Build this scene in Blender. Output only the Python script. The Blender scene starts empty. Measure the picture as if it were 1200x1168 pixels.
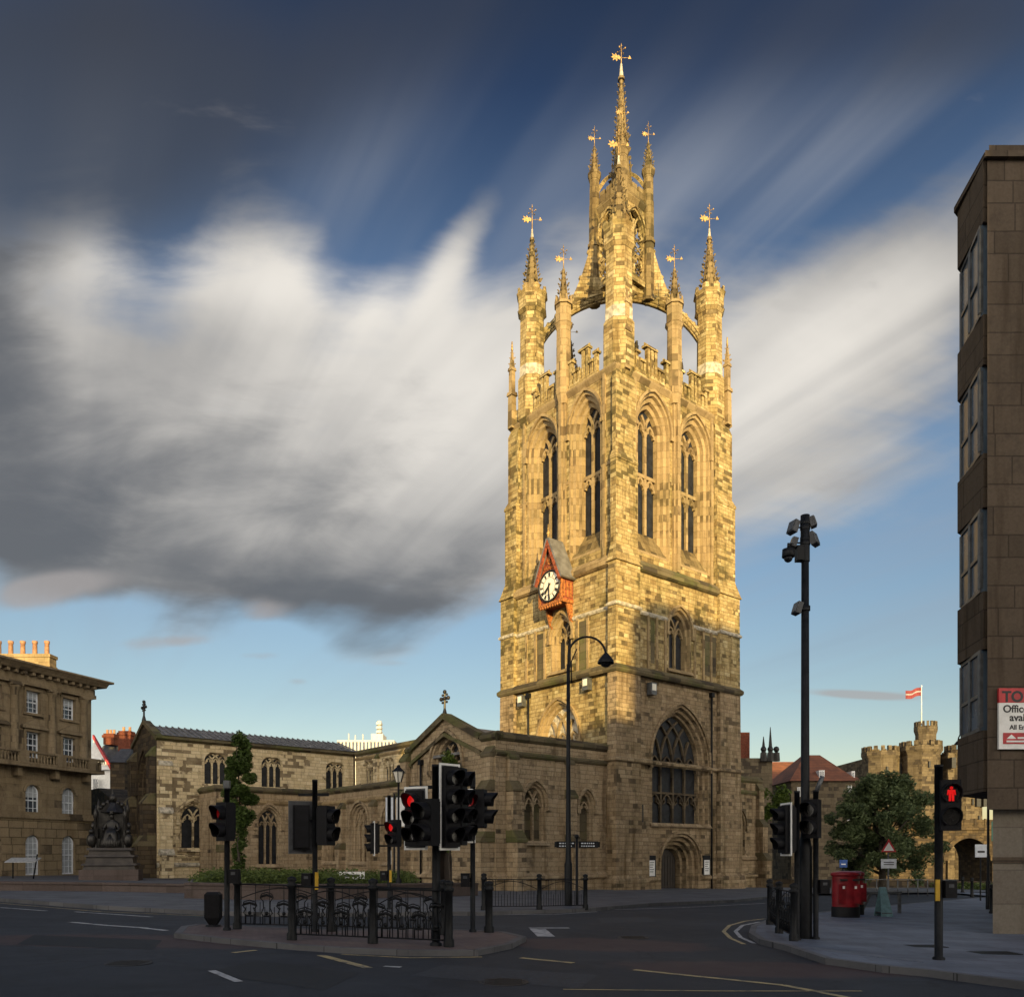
import bpy, bmesh, math, random
from mathutils import Vector, Matrix
from mathutils.geometry import tessellate_polygon
random.seed(7)
R = math.radians
scene = bpy.context.scene
col = scene.collection

# ---------------------------------------------------------------- camera
F = 970.0; HX = 600.0; HY = 1000.0; EYE = 1.7
cam = bpy.data.cameras.new('camera'); camo = bpy.data.objects.new('camera', cam); col.objects.link(camo)
camo.location = (0, 0, EYE); camo.rotation_euler = (R(90), 0, 0)
cam.sensor_width = 36; cam.lens = F / 1200 * 36
cam.shift_x = 0.0; cam.shift_y = (HY - 584) / 1200
cam.clip_start = 0.1; cam.clip_end = 6000
scene.camera = camo
scene.render.engine = 'CYCLES'
scene.view_settings.view_transform = 'Standard'; scene.view_settings.look = 'None'
scene.view_settings.exposure = 0.0; scene.view_settings.gamma = 1.0

# ---------------------------------------------------------------- node helpers
class NT:
    def __init__(s, nt): s.nt = nt
    def n(s, t, **k):
        nd = s.nt.nodes.new(t)
        for a, v in k.items(): setattr(nd, a, v)
        return nd
    def put(s, sock, v):
        if isinstance(v, bpy.types.NodeSocket): s.nt.links.new(v, sock)
        else:
            if hasattr(sock.default_value, '__len__') and hasattr(v, '__len__') and len(sock.default_value) == 4 and len(v) == 3: v = (*v, 1)
            sock.default_value = v
    def m(s, op, a, b=None, c=None, clamp=False):
        nd = s.n('ShaderNodeMath', operation=op); nd.use_clamp = clamp
        s.put(nd.inputs[0], a)
        if b is not None: s.put(nd.inputs[1], b)
        if c is not None: s.put(nd.inputs[2], c)
        return nd.outputs[0]
    def ss(s, x, lo, hi, a=0.0, b=1.0):
        nd = s.n('ShaderNodeMapRange', interpolation_type='SMOOTHSTEP')
        s.put(nd.inputs[0], x); s.put(nd.inputs[1], lo); s.put(nd.inputs[2], hi); s.put(nd.inputs[3], a); s.put(nd.inputs[4], b)
        return nd.outputs[0]
    def mix(s, f, a, b, mode='MIX'):
        nd = s.n('ShaderNodeMix', data_type='RGBA', blend_type=mode)
        s.put(nd.inputs[0], f); s.put(nd.inputs[6], a); s.put(nd.inputs[7], b)
        return nd.outputs[2]
    def xyz(s, x, y, z=0.0):
        nd = s.n('ShaderNodeCombineXYZ')
        for i, v in enumerate((x, y, z)): s.put(nd.inputs[i], v)
        return nd.outputs[0]
    def sep(s, v):
        nd = s.n('ShaderNodeSeparateXYZ'); s.put(nd.inputs[0], v); return nd.outputs
    def noise(s, vec, scale=1.0, detail=4.0, rough=0.5, dist=0.0):
        nd = s.n('ShaderNodeTexNoise'); s.put(nd.inputs['Vector'], vec)
        nd.inputs['Scale'].default_value = scale; nd.inputs['Detail'].default_value = detail
        nd.inputs['Roughness'].default_value = rough; nd.inputs['Distortion'].default_value = dist
        return nd.outputs[0]
    def white(s, vec):
        nd = s.n('ShaderNodeTexWhiteNoise', noise_dimensions='3D'); s.put(nd.inputs['Vector'], vec); return nd.outputs[0]
    def ramp(s, f, stops, mode='LINEAR'):
        nd = s.n('ShaderNodeValToRGB'); cr = nd.color_ramp; cr.interpolation = mode
        while len(cr.elements) < len(stops): cr.elements.new(0.5)
        for e, (p, c) in zip(cr.elements, stops): e.position = p; e.color = (*c, 1)
        s.put(nd.inputs[0], f); return nd.outputs[0]
    def bump(s, h, strength=0.5, dist=0.02):
        nd = s.n('ShaderNodeBump'); nd.inputs['Strength'].default_value = strength; nd.inputs['Distance'].default_value = dist
        s.put(nd.inputs['Height'], h); return nd.outputs[0]

# ---------------------------------------------------------------- sun and sky
SUN_EL = 6.5
SUN_V = Vector((0.150, -0.989, 0)).normalized()            # horizontal direction towards the sun
sun = bpy.data.lights.new('sun', 'SUN'); sun.energy = 4.8; sun.angle = R(0.5); sun.color = (1.0, 0.73, 0.30)
suno = bpy.data.objects.new('sun', sun); col.objects.link(suno)
sv = Vector((SUN_V.x * math.cos(R(SUN_EL)), SUN_V.y * math.cos(R(SUN_EL)), math.sin(R(SUN_EL))))
suno.rotation_euler = sv.to_track_quat('Z', 'Y').to_euler()
suno.location = (20, -40, 40)

world = bpy.data.worlds.new('World'); scene.world = world; world.use_nodes = True
w = NT(world.node_tree); world.node_tree.nodes.clear()
sky = w.n('ShaderNodeTexSky', sky_type='NISHITA'); sky.sun_disc = False
sky.sun_elevation = R(SUN_EL + 2); sky.sun_rotation = math.atan2(sv.x, sv.y)
sky.altitude = 50; sky.air_density = 1.0; sky.dust_density = 0.8; sky.ozone_density = 1.6
gen = w.n('ShaderNodeTexCoord').outputs['Generated']
dx, dy, dz = w.sep(gen)
yy = w.m('MAXIMUM', dy, 0.06)
u = w.m('DIVIDE', dx, yy); v = w.m('DIVIDE', dz, yy)
zz = w.m('ADD', w.m('MAXIMUM', dz, 0.0), 0.10)
qx = w.m('DIVIDE', dx, zz); qy = w.m('DIVIDE', dy, zz)
# clouds drift along a = (-.5,.866): stretch the noise along it
ax, ay = -0.53, 0.848
al = w.m('ADD', w.m('MULTIPLY', qx, ax), w.m('MULTIPLY', qy, ay))
ac = w.m('ADD', w.m('MULTIPLY', qx, ay), w.m('MULTIPLY', qy, -ax))
st = w.noise(w.xyz(w.m('MULTIPLY', al, 0.22), w.m('MULTIPLY', ac, 2.0), 3.1), 1.0, 5, 0.5, 0.3)      # streaks
st2 = w.noise(w.xyz(w.m('MULTIPLY', al, 0.5), w.m('MULTIPLY', ac, 5.0), 8.1), 1.0, 4, 0.5, 0.4)    # fine streaks
lump = w.noise(w.xyz(w.m('MULTIPLY', u, 2.2), w.m('MULTIPLY', v, 3.2), 1.7), 1.0, 5, 0.55, 0.2)
fine = w.noise(w.xyz(w.m('MULTIPLY', u, 5.0), w.m('MULTIPLY', v, 12.0), 4.7), 1.0, 5, 0.55, 0.3)
st3 = w.noise(w.xyz(w.m('MULTIPLY', al, 0.7), w.m('MULTIPLY', ac, 3.6), 21.0), 1.0, 3, 0.5, 0.2)
wob = w.m('SUBTRACT', w.m('ADD', w.m('ADD', w.m('MULTIPLY', st, 0.42), w.m('MULTIPLY', st3, 0.28)), w.m('MULTIPLY', lump, 0.30)), 0.5)
def blob(px, py, rx, ry, rot=0.0, amp=1.0, pw=1.0):
    cu = (px - HX) / F; cv = (HY - py) / F; c_, s_ = math.cos(R(rot)), math.sin(R(rot))
    a = w.m('SUBTRACT', u, cu); b = w.m('SUBTRACT', v, cv)
    a2 = w.m('DIVIDE', w.m('ADD', w.m('MULTIPLY', a, c_), w.m('MULTIPLY', b, s_)), rx / F)
    b2 = w.m('DIVIDE', w.m('SUBTRACT', w.m('MULTIPLY', b, c_), w.m('MULTIPLY', a, s_)), ry / F)
    d = w.m('ADD', w.m('MULTIPLY', a2, a2), w.m('MULTIPLY', b2, b2))
    return w.m('MULTIPLY', w.m('POWER', 2.71828, w.m('MULTIPLY', d, -1.0)), amp)
def total(lst):
    t = lst[0]
    for b in lst[1:]: t = w.m('ADD', t, b)
    return t
body = total([blob(60, 500, 300, 190, 0, 1.2), blob(60, 330, 180, 80, 0, .5), blob(310, 350, 95, 120, 15, 0.9), blob(470, 480, 150, 140, 40, 0.75), blob(535, 300, 26, 90, -28, 0.85), blob(440, 370, 26, 60, -25, 0.3),
              blob(430, 640, 270, 105, 0, 0.95), blob(200, 620, 300, 110, 0, 0.8), blob(960, 440, 230, 130, 25, 1.15), blob(820, 570, 150, 90, 0, 0.6), blob(640, 440, 120, 150, 0, 0.8), blob(760, 400, 90, 70, 0, .5),
              blob(1090, 300, 220, 90, 33, 0.6), blob(450, 770, 80, 20, 0, 0.5)])
body = w.m('SUBTRACT', body, total([blob(195, 250, 50, 90, -20, 0.55), blob(430, 260, 50, 80, -50, .6), blob(595, 280, 45, 90, -28, .6), blob(700, 60, 800, 120, 0, 0.5), blob(300, 860, 900, 75, 0, 1.3), blob(90, 728, 110, 26, 8, 1.5), blob(320, 745, 60, 26, -30, .9), blob(1020, 700, 190, 100, 0, .6)]))
cm = w.ss(w.m('ADD', body, w.m('MULTIPLY', w.m('ADD', wob, w.m('MULTIPLY', w.m('SUBTRACT', fine, .5), .45)), 3.0)), 0.02, 1.15)
# thin veils high up, drawn out by the wind
veil = w.m('MULTIPLY', w.ss(w.m('ADD', w.m('ADD', w.m('MULTIPLY', st, 0.45), w.m('MULTIPLY', st3, .30)), w.m('MULTIPLY', st2, .25)), 0.44, 0.62), w.ss(v, 0.10, 0.45))
vr = w.m('ADD', .55, total([blob(1080, 220, 300, 140, 33, 1.5), blob(860, 260, 130, 110, 30, .4), blob(480, 170, 130, 80, 40, .3)]))
veil = w.m('MULTIPLY', veil, vr)
corner_ = total([blob(40, 140, 330, 210, 0, 1.1), blob(1100, 40, 400, 90, 0, .5), blob(420, 60, 250, 90, 20, .35)])
cg = w.ss(w.m('ADD', corner_, w.m('MULTIPLY', wob, 1.6)), 0.1, 1.0)
wisps = total([blob(205, 752, 80, 11, 3, 1.2), blob(80, 682, 80, 17, 5, 1.2), blob(300, 768, 40, 8, 0, 0.9), blob(1010, 814, 60, 5, -3, 1.5), blob(310, 712, 36, 16, 0, 0.9), blob(30, 700, 40, 18, 0, .8), blob(460, 777, 60, 8, 0, 1.0), blob(350, 798, 20, 7, 0, .9)])
wm = w.ss(w.m('ADD', wisps, w.m('MULTIPLY', w.m('SUBTRACT', fine, 0.5), 2.2)), 0.35, 1.2)
dark = total([blob(360, 700, 260, 60, 0, 0.95), blob(400, 745, 130, 30, 0, .7), blob(30, 640, 140, 60, 0, 0.8), blob(180, 570, 230, 45, 5, 0.55), blob(430, 610, 160, 30, -8, 0.3), blob(-30, 400, 110, 220, 0, .9), blob(200, 500, 200, 60, 8, .35), blob(60, 150, 200, 130, 0, .5)])
dk = w.ss(w.m('ADD', dark, w.m('MULTIPLY', w.m('SUBTRACT', w.m('ADD', w.m('MULTIPLY', fine, .5), w.m('MULTIPLY', st, .5)), 0.5), 2.6)), 0.10, 1.15)
bright = total([blob(290, 320, 190, 60, 0, 0.7), blob(370, 440, 160, 80, 35, 0.5), blob(560, 500, 120, 110, 40, 0.6), blob(500, 300, 60, 90, -30, .4), blob(930, 430, 190, 110, 28, .55), blob(740, 400, 120, 80, 0, .3), blob(120, 300, 120, 30, 0, .3)])
br = w.m('MULTIPLY', w.ss(w.m('ADD', w.m('ADD', bright, w.m('MULTIPLY', wob, 3.0)), w.m('MULTIPLY', w.m('SUBTRACT', st2, .5), 0.9)), -0.42, 1.02), w.m('SUBTRACT', 1.0, w.m('MULTIPLY', dk, .7)))
base = w.n('ShaderNodeBackground')
EXPO = 0.75; SKY = 0.10; scene.view_settings.exposure = EXPO
skyc = w.mix(1.0, sky.outputs[0], w.ramp(w.m('MULTIPLY', dz, 1.0), [(0.0, (1.2, 1.02, 0.90)), (0.18, (0.95, 0.88, 0.84)), (0.40, (0.92, 0.92, 0.97)), (0.56, (0.68, 0.70, 0.80)), (0.68, (0.24, 0.27, 0.37)), (0.76, (0.12, 0.14, 0.2)), (0.88, (1.1, 1.3, 1.7))]), 'MULTIPLY')
k = 1.0 / SKY / 2 ** EXPO
def ck(c): return tuple(a * k for a in c)
ccol = w.mix(br, ck((0.33, 0.32, 0.31)), ck((0.92, 0.87, 0.79)))
ccol = w.mix(dk, ccol, ck((0.13, 0.135, 0.145)))
ccol = w.mix(w.ss(v, 0.66, 1.0), ccol, ck((0.075, 0.085, 0.105)))
skyc = w.mix(w.m('MULTIPLY', veil, 0.70), skyc, w.mix(w.ss(v, .80, 1.02), ck((0.34, 0.37, 0.43)), ck((0.07, 0.08, 0.11))))
skyc = w.mix(w.m('MULTIPLY', cg, 0.75), skyc, ck((0.052, 0.057, 0.070)))
skyc = w.mix(w.m('MULTIPLY', cm, 0.95), skyc, ccol)
skyc = w.mix(w.m('MULTIPLY', wm, 0.7), skyc, ck((0.40, 0.375, 0.37)))
# the western sky behind the viewer, unseen, with cloud brightened to fill the shaded walls
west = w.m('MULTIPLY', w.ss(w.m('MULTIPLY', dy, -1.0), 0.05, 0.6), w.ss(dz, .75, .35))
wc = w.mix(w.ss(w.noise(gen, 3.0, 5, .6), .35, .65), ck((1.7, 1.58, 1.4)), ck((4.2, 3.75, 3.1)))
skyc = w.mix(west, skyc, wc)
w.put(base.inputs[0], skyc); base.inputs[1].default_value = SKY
w.nt.links.new(base.outputs[0], w.n('ShaderNodeOutputWorld').inputs[0])

# ---------------------------------------------------------------- placing
def G(x, y): return -0.018 * x - 0.0085 * y
def at(px, py, h=0.0):
    """the ground point (raised by h) seen at a photograph pixel"""
    a = (px - HX) / F; b = (HY - py) / F
    t = -(EYE - h) / (b + 0.018 * a + 0.0085)
    return Vector((t * a, t, G(t * a, t) + h))
def far(px, Y, h=0.0): 
    x = (px - HX) / F * Y
    return Vector((x, Y, G(x, Y) + h))
def zat(py, Y): return EYE + (HY - py) / F * Y
CH_ANG = R(39.66); CH_O = Vector((6.04, 48.0, 0.0))

# ---------------------------------------------------------------- mesh builder
def V(*a): return Vector(a)
class MB:
    def __init__(s): s.v = []; s.f = []; s.sm = []
    @property
    def prims(s):      # connected runs of faces
        par = list(range(len(s.v)))
        def find(i):
            while par[i] != i: par[i] = par[par[i]]; i = par[i]
            return i
        for f in s.f:
            for q in f[1:]: par[find(q)] = find(f[0])
        out = []; vo = 0
        for k, f in enumerate(s.f):
            lo, hi = min(f), max(f)
            if out and (find(f[0]) == out[-1][4]): out[-1][3] = k + 1
            else: out.append([0, 0, k, k + 1, find(f[0])])
        for o in out:
            idx = [q for f in s.f[o[2]:o[3]] for q in f]; o[0] = min(idx); o[1] = max(idx) + 1 - min(idx)
        return [tuple(o[:4]) for o in out]
    def add(s, pts, faces, smooth=False):
        o = len(s.v); s.v += [Vector(p) for p in pts]
        for f in faces: s.f.append([o + i for i in f]); s.sm.append(smooth)
        return s
    def box(s, x0, x1, y0, y1, z0, z1):
        p = [(x0,y0,z0),(x1,y0,z0),(x1,y1,z0),(x0,y1,z0),(x0,y0,z1),(x1,y0,z1),(x1,y1,z1),(x0,y1,z1)]
        return s.add(p, [(0,3,2,1),(4,5,6,7),(0,1,5,4),(1,2,6,5),(2,3,7,6),(3,0,4,7)])
    def hexa(s, lo, hi):
        n = len(lo)
        return s.add(list(lo) + list(hi), [tuple(range(n - 1, -1, -1)), tuple(range(n, 2 * n))] + [(i, (i + 1) % n, n + (i + 1) % n, n + i) for i in range(n)])
    def frus(s, r0, z0, r1, z1):          # rects (x0,x1,y0,y1)
        q = lambda r, z: [(r[0], r[2], z), (r[1], r[2], z), (r[1], r[3], z), (r[0], r[3], z)]
        return s.hexa(q(r0, z0), q(r1, z1))
    def ngon(s, x, y, z0, z1, r0, r1, n=8, rot=None, smooth=False, cap=True):
        rot = math.pi / n if rot is None else rot
        a = [rot + 2 * math.pi * i / n for i in range(n)]
        lo = [(x + r0 * math.cos(t), y + r0 * math.sin(t), z0) for t in a]; hi = [(x + r1 * math.cos(t), y + r1 * math.sin(t), z1) for t in a]
        o = len(s.v); s.v += [Vector(p) for p in lo + hi]
        for i in range(n): s.f.append([o + i, o + (i + 1) % n, o + n + (i + 1) % n, o + n + i]); s.sm.append(smooth)
        if cap:
            s.f.append([o + i for i in range(n - 1, -1, -1)]); s.sm.append(False); s.f.append([o + n + i for i in range(n)]); s.sm.append(False)
        return s
    def lathe(s, x, y, prof, n=16, smooth=True, rot=0.0):    # prof = [(r,z)...]
        for (r0, z0), (r1, z1) in zip(prof, prof[1:]):
            s.ngon(x, y, z0, z1, max(r0, .0005), max(r1, .0005), n, rot, smooth, cap=False)
        return s.disc((x, y, prof[-1][1]), (0, 0, 1), max(prof[-1][0], .0005), n)
    def disc(s, c, nrm, r, n=16, sx=1.0):
        c = Vector(c); q = Vector(nrm).to_track_quat('Z', 'Y')
        return s.add([c + q @ Vector((r * sx * math.cos(2 * math.pi * i / n), r * math.sin(2 * math.pi * i / n), 0)) for i in range(n)], [tuple(range(n))])
    def tube(s, pts, r, n=8, smooth=True, cap=True):
        pts = [Vector(p) for p in pts]; rr = r if hasattr(r, '__len__') else [r] * len(pts)
        o = len(s.v); up = None
        for i, p in enumerate(pts):
            d = (pts[min(i + 1, len(pts) - 1)] - pts[max(i - 1, 0)]).normalized()
            if up is None: up = Vector((0, 0, 1)) if abs(d.z) < .9 else Vector((1, 0, 0))
            a = d.cross(up).normalized(); b = a.cross(d).normalized(); up = b
            s.v += [p + (a * math.cos(2 * math.pi * k / n) + b * math.sin(2 * math.pi * k / n)) * rr[i] for k in range(n)]
        for i in range(len(pts) - 1):
            for k in range(n):
                s.f.append([o + i * n + k, o + i * n + (k + 1) % n, o + (i + 1) * n + (k + 1) % n, o + (i + 1) * n + k]); s.sm.append(smooth)
        if cap:
            s.f.append([o + k for k in range(n)]); s.sm.append(False); s.f.append([o + (len(pts) - 1) * n + k for k in range(n)]); s.sm.append(False)
        return s
    def ball(s, c, r, n=8, m=5, sz=1.0):
        prof = [(r * math.cos(-math.pi / 2 + math.pi * i / m), c[2] + r * sz * math.sin(-math.pi / 2 + math.pi * i / m)) for i in range(m + 1)]
        return s.lathe(c[0], c[1], prof, n)
    def xf(s, mat, start=0):
        for i in range(start, len(s.v)): s.v[i] = mat @ s.v[i]
        return s
    def build(s, name, mat, parent=None, uvrot=0.0):
        if name in SPLIT and parent is not None and not getattr(s, 'done', False):
            return build_split(s, name, mat, parent)
        me = bpy.data.meshes.new(name); me.from_pydata([tuple(p) for p in s.v], [], s.f)
        bm = bmesh.new(); bm.from_mesh(me)
        bmesh.ops.remove_doubles(bm, verts=bm.verts, dist=1e-4) if any(s.sm) else None
        bmesh.ops.recalc_face_normals(bm, faces=bm.faces)
        uv = bm.loops.layers.uv.new('UVMap')
        for f in bm.faces:
            n = f.normal
            if abs(n.z) > 0.8: t = V(1, 0, 0); b = V(0, 1, 0)
            else: t = V(-n.y, n.x, 0).normalized(); b = V(0, 0, 1)
            for l in f.loops: l[uv].uv = (l.vert.co.dot(t), l.vert.co.dot(b))
        bm.to_mesh(me); bm.free()
        if any(s.sm) and len(me.polygons) == len(s.sm): me.polygons.foreach_set('use_smooth', s.sm)
        elif any(s.sm): me.polygons.foreach_set('use_smooth', [True] * len(me.polygons))
        me.materials.append(mat)
        o = bpy.data.objects.new(name, me); col.objects.link(o)
        if parent: o.parent = parent
        return o

def build_split(mb, name, mat, parent=None, gap=.02):
    """one object per cluster of touching primitives"""
    bbs = []
    for (o, n, f0, f1) in mb.prims:
        P = mb.v[o:o + n]; bbs.append([min(p[i] for p in P) - gap for i in range(3)] + [max(p[i] for p in P) + gap for i in range(3)])
    par = list(range(len(bbs)))
    def find(i):
        while par[i] != i: i = par[i]
        return i
    for i in range(len(bbs)):
        for j in range(i):
            a, b = bbs[i], bbs[j]
            if all(a[k] <= b[k + 3] and b[k] <= a[k + 3] for k in range(3)): par[find(i)] = find(j)
    out = {}
    for i, (o, n, f0, f1) in enumerate(mb.prims):
        m = out.setdefault(find(i), MB()); m.done = True; off = len(m.v) - o; m.v += mb.v[o:o + n]
        for f in range(f0, f1): m.f.append([q + off for q in mb.f[f]]); m.sm.append(mb.sm[f])
    return [m.build(name, mat, parent) for m in out.values()][0]
SPLIT = {'shaft', 'downpipe', 'band', 'weathering', 'blind_panel', 'slit', 'pilaster', 'chimney_pot', 'column', 'leg', 'finial', 'gable_coping', 'gable', 'bargeboard', 'barge_board', 'dormer', 'banner', 'carving', 'bracket'}

class Face:
    """a vertical plane: s along U, z up, d outwards along N"""
    def __init__(s, O, U, N): s.O = Vector((*O, 0)); s.U = Vector((*U, 0)).normalized(); s.N = Vector((*N, 0)).normalized()
    def p(s, a, z, d=0.0): return s.O + s.U * a + s.N * d + Vector((0, 0, z))
    def box(s, mb, a0, a1, z0, z1, d0, d1):
        return mb.hexa([s.p(a0, z0, d0), s.p(a1, z0, d0), s.p(a1, z0, d1), s.p(a0, z0, d1)], [s.p(a0, z1, d0), s.p(a1, z1, d0), s.p(a1, z1, d1), s.p(a0, z1, d1)])
    def wedge(s, mb, a0, a1, z0, z1, d0, dlo, dhi):    # sloping front: dlo at the bottom, dhi at the top
        return mb.hexa([s.p(a0, z0, d0), s.p(a1, z0, d0), s.p(a1, z0, dlo), s.p(a0, z0, dlo)], [s.p(a0, z1, d0), s.p(a1, z1, d0), s.p(a1, z1, dhi), s.p(a0, z1, dhi)])
    def wall(s, mb, outline, holes=(), d=0.0):
        loops = [[Vector((a, z, 0)) for a, z in outline]] + [[Vector((a, z, 0)) for a, z in h] for h in holes]
        tris = tessellate_polygon(loops); pts = [q for l in loops for q in l]
        return mb.add([s.p(q.x, q.y, d) for q in pts], [tuple(t) for t in tris])
    def ring(s, mb, A, B, dA, dB):
        n = len(A)
        return mb.add([s.p(a, z, dA) for a, z in A] + [s.p(a, z, dB) for a, z in B], [(i, (i + 1) % n, n + (i + 1) % n, n + i) for i in range(n)])
    def strip(s, mb, path, wd, d0, d1):
        P = [Vector(q) for q in path]; L = []; Rr = []
        for i in range(len(P)):
            t = (P[min(i + 1, len(P) - 1)] - P[max(i - 1, 0)]).normalized(); nn = Vector((-t.y, t.x)) * wd / 2
            L.append(P[i] + nn); Rr.append(P[i] - nn)
        for i in range(len(P) - 1):
            q = [L[i], L[i + 1], Rr[i + 1], Rr[i]]
            mb.hexa([s.p(a.x, a.y, d0) for a in q], [s.p(a.x, a.y, d1) for a in q])
        return mb
def arch(s0, s1, zb, zs, za, n=9):
    wd = (s1 - s0) / 2; r = max(za - zs, 1e-3); Rr = (r * r + wd * wd) / (2 * wd); ph = math.atan2(r, Rr - wd)
    out = [(s0, zb), (s1, zb)]
    out += [(s1 - Rr + Rr * math.cos(ph * i / n), zs + Rr * math.sin(ph * i / n)) for i in range(n + 1)]
    out += [(s0 + Rr - Rr * math.cos(ph * i / n), zs + Rr * math.sin(ph * i / n)) for i in range(n - 1, -1, -1)]
    return out
def ztop(x, s0, s1, zs, za):
    wd = (s1 - s0) / 2; r = max(za - zs, 1e-3); Rr = (r * r + wd * wd) / (2 * wd); m = (s0 + s1) / 2
    q = (x - (s1 - Rr)) if x > m else ((s0 + Rr) - x)
    return zs + math.sqrt(max(Rr * Rr - q * q, 0))
def tracery(mb, F_, a, b, zb, zs, za, lights, d0, d1, wd=0.1, transoms=(), heads=0.35):
    w_ = (b - a) / 2; r = max(za - zs, 1e-3); Rr = (r * r + w_ * w_) / (2 * w_); step = (b - a) / lights
    for i in range(1, lights):
        x = a + step * i
        F_.strip(mb, [(x, zb), (x, zs)], wd, d0, d1)
        for sg in (1, -1):
            path = []
            for k in range(16):
                ph = k / 15 * math.pi / 2; xx = x + sg * (Rr - Rr * math.cos(ph)); z_ = zs + Rr * math.sin(ph)
                if xx <= a or xx >= b or z_ > ztop(xx, a, b, zs, za): break
                path.append((xx, z_))
            if len(path) > 1: F_.strip(mb, path, wd * .9, d0, d1 - .004)
    for tz in [zs] + list(transoms):
        if tz != zs: F_.box(mb, a, b, tz, tz + wd * 1.1, d0, d1 + .006)
        for i in range(lights):
            x0 = a + step * i; hh = step * 0.75; zz0 = tz - hh if tz != zs else zs - hh * .4
            A = arch(x0 + wd * .4, x0 + step - wd * .4, zz0, zz0, zz0 + hh, 5)[2:]
            F_.strip(mb, A, wd * .7, d0, d1 - .008)
            # trefoil cusps
            m_ = x0 + step / 2
            for sg in (-1, 1): F_.strip(mb, [(m_ + sg * step * .36, zz0 + hh * .25), (m_ + sg * step * .16, zz0 + hh * .42), (m_ + sg * step * .2, zz0 + hh * .75)], wd * .45, d0, d1 - .012)

# ---------------------------------------------------------------- objects
def tag(o, label, cat, group=None, kind=None):
    if label: o['label'] = label
    if cat: o['category'] = cat
    if group: o['group'] = group
    if kind: o['kind'] = kind
    return o
def thing(name, label, cat, loc=(0, 0, 0), rz=0.0, group=None):
    o = bpy.data.objects.new(name, None); o.empty_display_size = .3; col.objects.link(o)
    o.location = loc; o.rotation_euler = (0, 0, rz)
    return tag(o, label, cat, group)
def struct(o, label=None): o['kind'] = 'structure'; return o
def copy_tree(o, parent=None):
    c = o.copy(); col.objects.link(c); c.parent = parent
    for ch in [q for q in col.objects if q.parent == o]: copy_tree(ch, c)
    return c
def text_mesh(name, body, size, mat, parent, mat4, ext=0.004, bold=0.0):
    cu = bpy.data.curves.new(name, 'FONT'); cu.body = body; cu.size = size; cu.extrude = ext; cu.offset = bold
    cu.align_x = 'LEFT'; o = bpy.data.objects.new(name + '_c', cu); col.objects.link(o)
    dg = bpy.context.evaluated_depsgraph_get(); me = bpy.data.meshes.new_from_object(o.evaluated_get(dg))
    bpy.data.objects.remove(o); bpy.data.curves.remove(cu)
    me.name = name; me.transform(mat4); me.materials.clear(); me.materials.append(mat)
    t = bpy.data.objects.new(name, me); col.objects.link(t); t.parent = parent; return t
# ---------------------------------------------------------------- materials
def newmat(name):
    m = bpy.data.materials.new(name); m.use_nodes = True; m.node_tree.nodes.clear(); t = NT(m.node_tree)
    b = t.n('ShaderNodeBsdfPrincipled'); t.nt.links.new(b.outputs[0], t.n('ShaderNodeOutputMaterial').inputs[0])
    return m, t, b
def mat_plain(name, c, rough=0.6, metal=0.0, var=0.25, scale=6.0, bump=0.15, spec=0.5, emit=None):
    m, t, b = newmat(name); o = t.n('ShaderNodeTexCoord').outputs['Object']
    n = t.noise(o, scale, 6, 0.6)
    dk = tuple(x * (1 - var) for x in c); lt = tuple(min(1, x * (1 + var)) for x in c)
    t.put(b.inputs['Base Color'], t.mix(t.ss(n, .3, .7), dk, lt))
    t.put(b.inputs['Roughness'], t.m('ADD', t.m('MULTIPLY', n, .25), rough - .12)); b.inputs['Metallic'].default_value = metal
    b.inputs['Specular IOR Level'].default_value = spec
    if bump: t.put(b.inputs['Normal'], t.bump(t.noise(o, scale * 5, 4, .6), bump, .01))
    if emit: b.inputs['Emission Color'].default_value = (*emit[0], 1); b.inputs['Emission Strength'].default_value = emit[1]
    return m
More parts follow.
